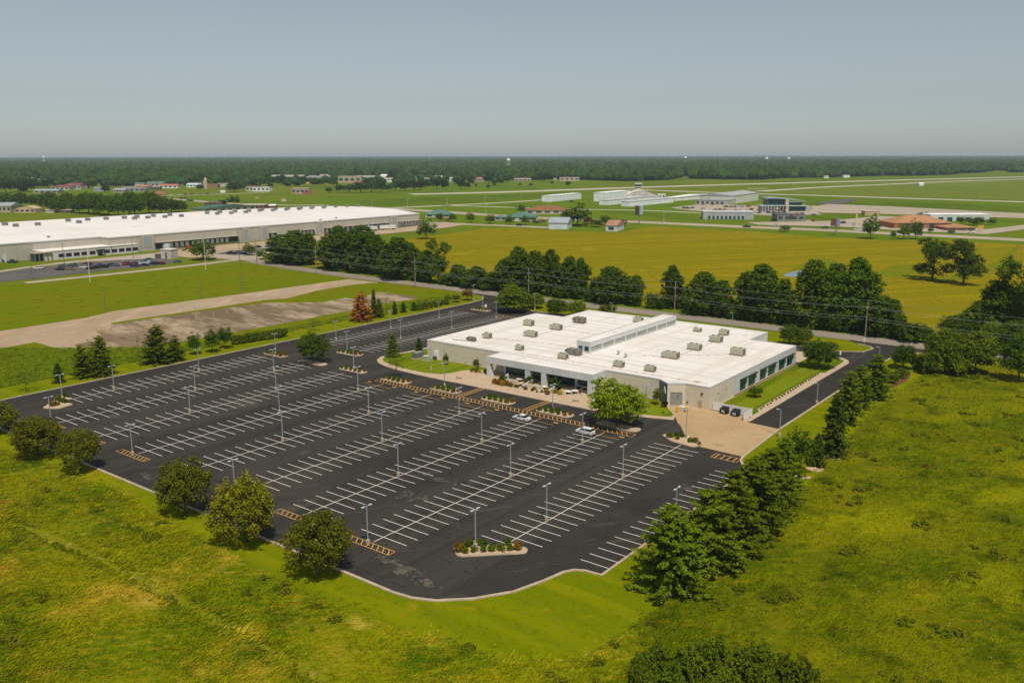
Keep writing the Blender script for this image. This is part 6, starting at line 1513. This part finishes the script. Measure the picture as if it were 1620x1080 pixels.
for i, (px, py) in enumerate([(1184 + 2.6 * k, 300 - .05 * k) for k in range(12)]):
    g = G(px, py); e = empty('marker_light', (g.x, g.y, 0), 0, f'pale marker on the airfield, {ordn(i)} of a row of twelve', 'marker', 'airfield markers')
    MB().box(-.2, .2, -.2, .2, 0, 1).build('post', m_pvc, e); MB().box(-1.2, 1.2, -.3, .3, 1, 2.8).build('board', cmat((.72, .60, .40)), e)
# ------------------------------------------------------------------ distant single trees
FT = {
 ('grove behind the warehouse roof', 'far'): [(10, 328, 305, 21), (33, 327, 305, 21), (57, 327, 307, 19), (76.5, 333, 303.5, 25), (93, 336, 312.6, 23), (107, 330, 305, 23), (126, 337, 312, 22), (140, 338, 302, 27), (155, 339.5, 305, 25), (172, 341, 308, 25), (188, 341.5, 305, 24), (205, 342, 302, 28), (213, 340, 303, 24), (236, 338, 302, 31), (256, 337.5, 310, 24), (272, 336.5, 314, 24), (284, 335, 318, 18)],
 ('trees among the town houses', 'far'): [(9, 305, 281, 28), (28, 303, 284, 20), (44, 304, 280, 24), (54, 297, 281, 14), (63, 297, 286, 13), (76, 297, 280, 16), (86, 293, 281, 16), (128, 297, 287, 14), (146, 298, 286, 15), (166, 304, 292, 13), (182, 297, 286, 14), (317, 301, 291, 11), (340, 292, 284, 14), (365, 293, 284, 14), (370, 304, 289, 20), (370, 324, 309, 17), (354, 324.5, 316, 12), (385, 296, 287, 13), (402, 297, 284, 14), (431, 293, 277, 12), (448, 291.5, 277, 11), (458, 294, 281, 12), (470.6, 293, 279, 10), (482, 291, 277, 8), (507, 294, 283, 13), (527.7, 295.5, 281, 13), (520.5, 305, 296, 11)],
 ('belt beside the airfield', 'far'): [(537, 304.5, 291, 14), (553, 304.5, 291, 20), (571, 304.5, 285, 24), (587, 304.5, 284, 22), (601, 304.5, 283, 16), (614, 303, 290, 13), (626, 302, 285, 16), (641.5, 302, 285, 16), (656, 301, 287, 16), (665, 300.5, 284, 14), (674, 297, 281, 12), (691, 299, 282, 15), (705, 300.3, 281, 12), (720.6, 291.5, 278, 12), (730, 299.8, 281, 12), (740, 299, 287, 9), (744, 289, 277, 12), (748.4, 291.2, 285, 6), (753, 295.5, 290, 4), (772.4, 298.3, 291.6, 6), (782, 294.3, 289.5, 5), (773, 290, 276, 16), (786.7, 289, 277, 11), (801, 289, 278, 12)],
 ('verge of the highway', 'tall'): [(674.5, 378, 345.5, 26), (696, 351, 336, 13), (715.4, 351.5, 337, 12), (744.5, 352.3, 335, 13), (775.6, 354, 338.5, 15), (806, 355.3, 340, 13), (831, 356, 340, 13), (846, 353.5, 347, 9), (898, 352, 333, 22), (914, 357, 322, 42), (944, 359, 346, 18), (958, 356, 340, 20), (980, 357, 346, 20), (824.6, 337, 323, 13), (1377.6, 377.5, 339, 26), (1412.6, 378, 364, 8), (1429.5, 378, 352, 19), (1447.6, 378, 346, 18), (1462, 345, 335, 19), (1472, 368, 360, 8), (1504.6, 369, 364, 11), (1521, 355, 342, 13), (1538, 356, 343, 16), (1551, 355, 343, 14), (1568, 356.3, 344, 12), (1242, 366.5, 356, 15)],
 ('far side of the airfield', 'far'): [(823, 294, 290, 5), (839.5, 294.6, 290, 6), (873, 291.5, 287, 6), (898.5, 295, 286, 8), (861, 287, 272, 16), (780, 291, 285, 5)],
 ('front of the warehouse', 'tall'): [(321, 411, 380, 37), (394, 404, 384, 20), (413, 410, 394, 13), (166, 402, 398, 8), (146, 404, 400, 9)],
}
for (nm, lf), lst in FT.items():
    k_ = 1.25 if 'grove' in nm else 1.1
    trees([(t[0], t[1], t[2] - (3 if 'grove' in nm else .6), t[3] * k_) for t in lst], 'round' if 'grove' in nm else 'small', 'tall' if 'grove' in nm else lf, 'small distant tree, {o} from the left in the ' + nm if not nm.startswith('trees') else 'small distant tree, {o} from the left among the town houses', 'distant trees, ' + nm, name='distant_tree')
tree('bush', 930, 354, 341, 16, 'dry', 'brown dry bush between the two white sheds', name='bush', cat='bush')

# ------------------------------------------------------------------ the far woods
g_ = np.random.default_rng(12)
kit = []
for v in range(6):
    gv = np.random.default_rng(50 + v)
    bm = bmesh.new(); bmesh.ops.create_icosphere(bm, subdivisions=3, radius=1)
    bf = bumps(gv, 26, .5)
    co = np.array([x.co[:] for x in bm.verts]); co = co * bf(unit(co))[:, None] * gv.uniform(.93, 1.07, (len(co), 1)) * [6.2, 6.2, 7.2] + [0, 0, 7.4]
    co[:, 2] = np.maximum(co[:, 2], .1)
    for x, c in zip(bm.verts, co): x.co = c
    me = bpy.data.meshes.new('woods_tree'); bm.to_mesh(me); bm.free()
    me.materials.append(LM['far'])
    kit.append(bpy.data.objects.new('woods_tree', me))
    q = crown_round(gv, 15.5, 13.2, clear=.0, n=34, per=9, leaf=.85, cr=.13, inner=0)
    q[..., 2] = np.maximum(q[..., 2], .1)
    kit[-1].data = kit[-1].data
    bm = bmesh.new(); bm.from_mesh(me)
    for f in q.reshape(-1, 4, 3): bm.faces.new([bm.verts.new(p_) for p_ in f])
    bm.to_mesh(me); bm.free()
edge = [(-600, 300), (-450, 297), (-300, 294), (-130, 291), (-60, 291), (0, 289.5), (40, 287), (60, 283), (90, 286), (150, 289), (200, 291.5), (215, 291), (255, 289.5), (280, 291), (300, 290), (330, 289.5), (360, 289), (395, 289), (425, 283), (470, 280.5), (520, 280), (560, 279), (590, 279.5), (640, 280), (700, 279), (740, 280), (770, 281), (810, 284), (850, 285), (890, 283.5), (940, 285.5), (1000, 287), (1050, 285), (1075, 281.5), (1100, 283.3), (1200, 284.6), (1245, 281.5), (1300, 281), (1350, 279.5), (1410, 278), (1440, 278.5), (1500, 276.6), (1555, 272.8), (1575, 270), (1590, 270), (1600, 273), (1660, 271.5), (1760, 268), (1900, 267), (2050, 266), (2150, 266)]
ep = P(edge)
ea = np.array([math.atan2(y, x) for x, y in ep]); er = np.array([math.hypot(x, y) for x, y in ep])
o_ = np.argsort(ea); ea, er = ea[o_], er[o_]
holes = [P(h) for h in ([(196, 279), (205, 274), (255, 271), (252, 275), (225, 280)], [(308, 276), (318, 272.5), (338, 272.5), (330, 276)], [(1070, 284), (1080, 278.5), (1092, 279), (1096, 283.5)], [(700, 276), (720, 274.5), (760, 275), (740, 277)], [(100, 277), (120, 275), (150, 275.5), (130, 278)], [(120, 268), (200, 266.5), (260, 267), (180, 269)], [(420, 266), (520, 264.5), (560, 265.5), (470, 267.5)], [(620, 268), (690, 266.5), (720, 267.5), (660, 269.5)], [(880, 266), (960, 264), (1000, 265), (920, 267.5)], [(300, 258), (420, 257), (480, 257.8), (360, 259.2)], [(1180, 262), (1280, 260.5), (1330, 261.3), (1240, 263.2)], [(40, 272), (90, 270), (110, 271.5), (70, 274)], [(1420, 263), (1500, 261.5), (1530, 262.5), (1460, 264.5)], [(560, 273), (610, 271.5), (630, 272.5), (590, 274.5)])]
for h in holes: sheet('clearing', h, .7, m_field, 'light green clearing among the far woods')
def inpoly(p, q):
    x, y = p[:, 0], p[:, 1]; c = np.zeros(len(p), bool); n = len(q)
    for i in range(n):
        (xa, ya), (xb, yb) = q[i], q[i - 1]
        c ^= ((ya > y) != (yb > y)) & (x < (xb - xa) * (y - ya) / (yb - ya + 1e-12) + xa)
    return c
def area_pts(poly, dens, g):
    p = np.array(poly); lo, hi = p.min(0), p.max(0)
    n = int((hi - lo).prod() * dens)
    q = g.uniform(lo, hi, (n, 2))
    return q[inpoly(q, poly)]
pts, scl = [], []
for r0, r1, area, s in ((1200, 3200, 130, 1.2), (3200, 5500, 320, 1.6), (5500, 9000, 900, 2.0), (9000, 15000, 3800, 3.2), (15000, 22000, 20000, 6.0)):
    a0, a1 = ea[1], ea[-2]
    n = int(.5 * (a1 - a0) * (r1 ** 2 - r0 ** 2) / area)
    a = g_.uniform(a0, a1, n); r = np.sqrt(g_.uniform(r0 ** 2, r1 ** 2, n))
    keep = r > np.interp(a, ea, er)
    p = np.stack([r * np.cos(a), r * np.sin(a)], 1)[keep]
    for h in holes: p = p[~inpoly(p, h)]
    # patches of thinner wood give the canopy gaps and lines
    m_ = (np.sin(p[:, 0] / 170 + 1.3) + np.sin(p[:, 1] / 140) + np.sin((p[:, 0] + p[:, 1]) / 90)) > -1.9
    p = p[m_]
    pts.append(np.concatenate([p, np.zeros((len(p), 1))], 1))
    k = s * g_.choice([.6, .8, 1.0, 1.25, 1.6], len(p))
    hz = np.minimum(k, 1.2) * g_.uniform(.7, 1.25, len(p)) * (1 + .16 * np.sin(p[:, 0] / 61) * np.sin(p[:, 1] / 83 + 1))
    scl.append(np.stack([k, k, hz], 1))
# looser trees standing between the houses at the foot of the woods
tb = P([(-60, 300), (-60, 290), (40, 288), (60, 284), (150, 290), (255, 290.5), (330, 290.5), (395, 290), (425, 284), (520, 281), (640, 281), (740, 281), (800, 285), (800, 290), (700, 290), (690, 296), (600, 292), (520, 290), (470, 296), (400, 299), (300, 293.5), (210, 296), (120, 295), (60, 297), (40, 303)])
p = area_pts(tb, 1 / 1300, g_)
fp = np.array([G(t[0], t[1] - 1)[:2] for t in town])
fw_ = np.array([wid(t[0], t[1], t[2]) for t in town])
# keep clear of the houses and of the sight line just before them
al = np.arctan2(p[:, 1], p[:, 0])[:, None] - np.arctan2(fp[:, 1], fp[:, 0])[None]
rr = np.hypot(p[:, 0], p[:, 1])[:, None] - np.hypot(fp[:, 0], fp[:, 1])[None]
ok = ~((np.abs(al) * np.hypot(fp[:, 0], fp[:, 1])[None] < fw_[None] * .62) & (rr < 22) & (rr > -170)).any(1)
p = p[ok]
pts.append(np.concatenate([p, np.zeros((len(p), 1))], 1)); k = g_.uniform(.6, 1.15, len(p)); scl.append(np.stack([k, k, k * g_.uniform(.7, 1, len(p))], 1))
pts, scl = np.concatenate(pts), np.concatenate(scl)
rot = np.zeros_like(pts); rot[:, 2] = g_.uniform(0, 6.28, len(pts))
scatter('far_woods', pts, scl, rot, kit, 'dense dark green woods filling the land to the horizon', 'woods', g_)
# woodland floor painted dark as the shade between the far trees
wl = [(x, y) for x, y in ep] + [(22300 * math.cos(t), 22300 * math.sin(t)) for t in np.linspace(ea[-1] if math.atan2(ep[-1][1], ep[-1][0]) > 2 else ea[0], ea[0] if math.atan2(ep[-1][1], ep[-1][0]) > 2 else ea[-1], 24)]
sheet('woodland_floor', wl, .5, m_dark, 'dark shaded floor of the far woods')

# ------------------------------------------------------------------ meadow tufts
def tuft(g, n, h, spread, lean, w_):
    b = g.normal(0, spread, (n, 2)); a = g.uniform(0, 6.28, n); L = h * g.uniform(.55, 1.2, n)
    le = np.abs(g.normal(lean, .25, n)) * L; la = g.uniform(-.9, .9, n) + .7
    base = np.stack([b[:, 0], b[:, 1], np.zeros(n)], 1)
    top = base + np.stack([le * np.cos(la), le * np.sin(la), L], 1)
    t = np.stack([np.cos(a), np.sin(a), np.zeros(n)], 1) * w_ * g.uniform(.6, 1.3, (n, 1))
    return np.stack([base - t, base + t, top], 1)
tk, tkd = [], []
for v in range(6):
    tk.append(bpy.data.objects.new('tuft', fastmesh('tuft', tuft(np.random.default_rng(70 + v), 18, .34 + .09 * (v % 3), .32, 1.4, .07), 3, m_tuft)))
    tkd.append(bpy.data.objects.new('tuft', fastmesh('tuft', tuft(np.random.default_rng(170 + v), 16, .26 + .07 * (v % 3), .34, 1.8, .075), 3, m_dtuft)))
gm = np.random.default_rng(5)
near_l = [(-264, 74), (-262, 40)] + P([(-40, 1100), (300, 1110), (700, 1110), (1010, 1110), (1040, 985), (930, 1036), (830, 1049), (700, 1018), (560, 971), (460, 925), (330, 861), (170, 771), (60, 730)])
near_r = P([(1010, 985), (1065, 948), (1130, 907), (1200, 857), (1290, 754), (1340, 702), (1375, 657), (1434, 614), (1472, 587), (1640, 606), (1700, 700), (1700, 1110), (990, 1110)])
trail = np.array(P([(-20, 815), (60, 842), (150, 880), (260, 935), (330, 975), (420, 1025), (520, 1085)]))
tr2 = np.array(P([(1440, 615), (1395, 690), (1345, 780), (1290, 880), (1230, 985), (1190, 1080)]))
def dline(q, L):
    d = np.full(len(q), 1e9)
    for a, b in zip(L, L[1:]):
        t = np.clip(((q - a) @ (b - a)) / ((b - a) @ (b - a)), 0, 1)
        d = np.minimum(d, np.linalg.norm(q - (a + t[:, None] * (b - a)), axis=1))
    return d
def meadow(name, poly, dens, kits, label):
    q = area_pts(poly, dens, gm)
    j = gm.random(len(q)) < .22
    q[j] += gm.normal(0, 1.6, (int(j.sum()), 2))          # ragged edge towards the mown grass
    # clumpy height: tall stands, lodged straw and low patches
    f1 = np.sin(q[:, 0] / 5.3 + 2 * np.sin(q[:, 1] / 9)) + np.sin(q[:, 1] / 4.1 + q[:, 0] / 13) + np.sin((q[:, 0] - q[:, 1]) / 2.3) * .6
    s_ = np.clip(.75 + .22 * f1 + gm.normal(0, .18, len(q)), .3, 1.7)
    d1, d2 = dline(q, trail), dline(q, tr2)
    keep = (d1 > 1.0 + .5 * np.sin(q[:, 0] / 3.1) * np.sin(q[:, 1] / 2.3)) & ~((d2 < 2.0) & (gm.random(len(q)) < .35))
    s_ = np.where((d1 > 1.0) & (d1 < 2.0), s_ * 1.4, np.where(d2 < 1.8, s_ * .5, s_))
    q, s_ = q[keep], s_[keep]
    pt = np.concatenate([q, np.full((len(q), 1), .023)], 1)
    rt_ = np.zeros_like(pt); rt_[:, 2] = gm.normal(0, .5, len(q))
    scatter(name, pt, np.stack([s_ * 1.15, s_ * 1.15, s_], 1), rt_, kits, label, 'grass', gm)
meadow('dry_meadow_tufts', near_l, 5.5, tkd, 'straw and green blades of the meadow below the near kerb')
meadow('meadow_tufts', near_r, 5.5, tk, 'tall green blades of the meadow right of the pines')
sheet('worn_trail', [tuple(x) for x in offset([tuple(x) for x in trail], 1.0, False)] + [tuple(x) for x in offset([tuple(x) for x in trail], -1.0, False)][::-1], .035, veg('trail_turf', (.20, .19, .008), [(.25, (.15, .16, .005), .42, .58, 5), (.5, (.33, .25, .07), .56, .66, 5), (1.5, (.11, .125, .005), .5, .7, 3)]), 'worn yellow green trail through the near meadow')
# rough grass tufts between the left lawn and the old slab
m_rtuft = mat('rough_blades', (.25, .33, .008), 1.0, [(.035, (.32, .33, .012), .45, .65, 5), (.15, (.15, .23, .008), .55, .75, 4)], transl=.4, spec=0)
tk2 = [bpy.data.objects.new('tuft', fastmesh('tuft', tuft(np.random.default_rng(90 + v), 14, .45, .3, .9, .07), 3, m_rtuft)) for v in range(4)]
q = area_pts([(-300, 92), (-265, 92), (-264, 235), (-264, 300), (-276, 300), (-272, 240), (-270, 190), (-275, 165), (-298, 145), (-320, 128), (-330, 110)], 4.5, gm)
s_ = np.clip(1 + gm.normal(0, .3, len(q)), .4, 2)
rt_ = np.zeros((len(q), 3)); rt_[:, 2] = gm.uniform(0, 6.28, len(q))
scatter('rough_grass_tufts', np.concatenate([q, np.full((len(q), 1), .025)], 1), np.stack([s_, s_, s_], 1), rt_, tk2, 'bright green tall grass beside the old slab', 'grass', gm)
# white wild flowers scattered on the right meadow
fl = MB()
for k in range(5): fl.face([(.12 * math.cos(k * 1.257 + a), .12 * math.sin(k * 1.257 + a), .75 + .02 * i) for i, a in enumerate((-.5, 0, .5))] + [(0, 0, .75)])
fl.tube((0, 0, 0), (0, 0, .75), .02, n=3)
fo = bpy.data.objects.new('flower', fl.mesh('flower', mat('white_petal', (.7, .7, .6), .8)))
c_ = P([(1500, 870), (1540, 900), (1450, 840), (1560, 930), (1430, 900), (1540, 1000), (1480, 1010), (1400, 760), (1500, 720), (1580, 760), (1300, 850)])
q = np.concatenate([gm.normal(c, [5, 6], (7, 2)) for c in c_[:7]])
rt_ = np.zeros((len(q), 3)); rt_[:, 2] = gm.uniform(0, 6.28, len(q))
scatter('wild_flowers', np.concatenate([q, np.full((len(q), 1), .02)], 1), np.full((len(q), 3), .55), rt_, [fo], 'white wild flowers sprinkled on the right meadow', 'flowers', gm)
# taller weed clumps in the meadow
wk = []
for v in range(3):
    gv = np.random.default_rng(30 + v)
    wk.append(bpy.data.objects.new('weed', fastmesh('weed', np.maximum(crown_round(gv, 1.1, 1.7, clear=-.2, n=26, per=12, leaf=.14, cr=.15, inner=6), [-9, -9, .02]), 4, mat('weed_leaves_%d' % v, ((.15, .18, .006), (.12, .15, .005), (.18, .18, .008))[v], 1.0, transl=.2, spec=0))))
c2 = np.concatenate([area_pts(near_l, .004, gm), area_pts(near_r, .007, gm)])
q = np.concatenate([gm.normal(c, gm.uniform(.5, 2.6), (gm.integers(2, 9), 2)) for c in c2])
q = q[(dline(q, trail) > 2) & (inpoly(q, near_l) | inpoly(q, near_r))]
s_ = gm.uniform(.5, 1.25, len(q)); rt_ = np.zeros((len(q), 3)); rt_[:, 2] = gm.uniform(0, 6.28, len(q))
tq = np.array(offset([tuple(x) for x in smooth_poly([tuple(x) for x in trail], 24, False)], -1.5, False))
tq = tq[gm.random(len(tq)) < .8] + gm.normal(0, .35, (1, 2))
q2 = np.repeat(tq, 3, 0) + gm.normal(0, .5, (len(tq) * 3, 2))
q = np.concatenate([q, q2]); s_ = np.concatenate([s_, gm.uniform(.2, .45, len(q2))]); rt_ = np.zeros((len(q), 3)); rt_[:, 2] = gm.uniform(0, 6.28, len(q))
scatter('weed_clumps', np.concatenate([q, np.full((len(q), 1), .02)], 1), np.stack([s_, s_, s_ * gm.uniform(.5, 1, len(q))], 1), rt_, wk, 'leafy weed clumps growing through the meadow grass', 'weeds', gm)

# ------------------------------------------------------------------ haze
hz = MB().box(-36000, 36000, -36000, 36000, -1, 90).build('haze', None, label='thin pale summer haze over the whole plain', cat='haze', kind='stuff') if False else None
mh = bpy.data.materials.new('haze_air'); mh.use_nodes = True
N = mh.node_tree.nodes; N.remove(N['Principled BSDF'])
pv = N.new('ShaderNodeVolumePrincipled')
pv.inputs['Color'].default_value = (.74, .87, .97, 1)
pv.inputs['Density'].default_value = 0.000055
pv.inputs['Anisotropy'].default_value = 0.0
mh.node_tree.links.new(pv.outputs[0], N['Material Output'].inputs['Volume'])
MB().box(-23000, 23000, -23000, 23000, -1, 75).build('haze', mh, label='thin pale summer haze over the whole plain', cat='haze', kind='stuff')
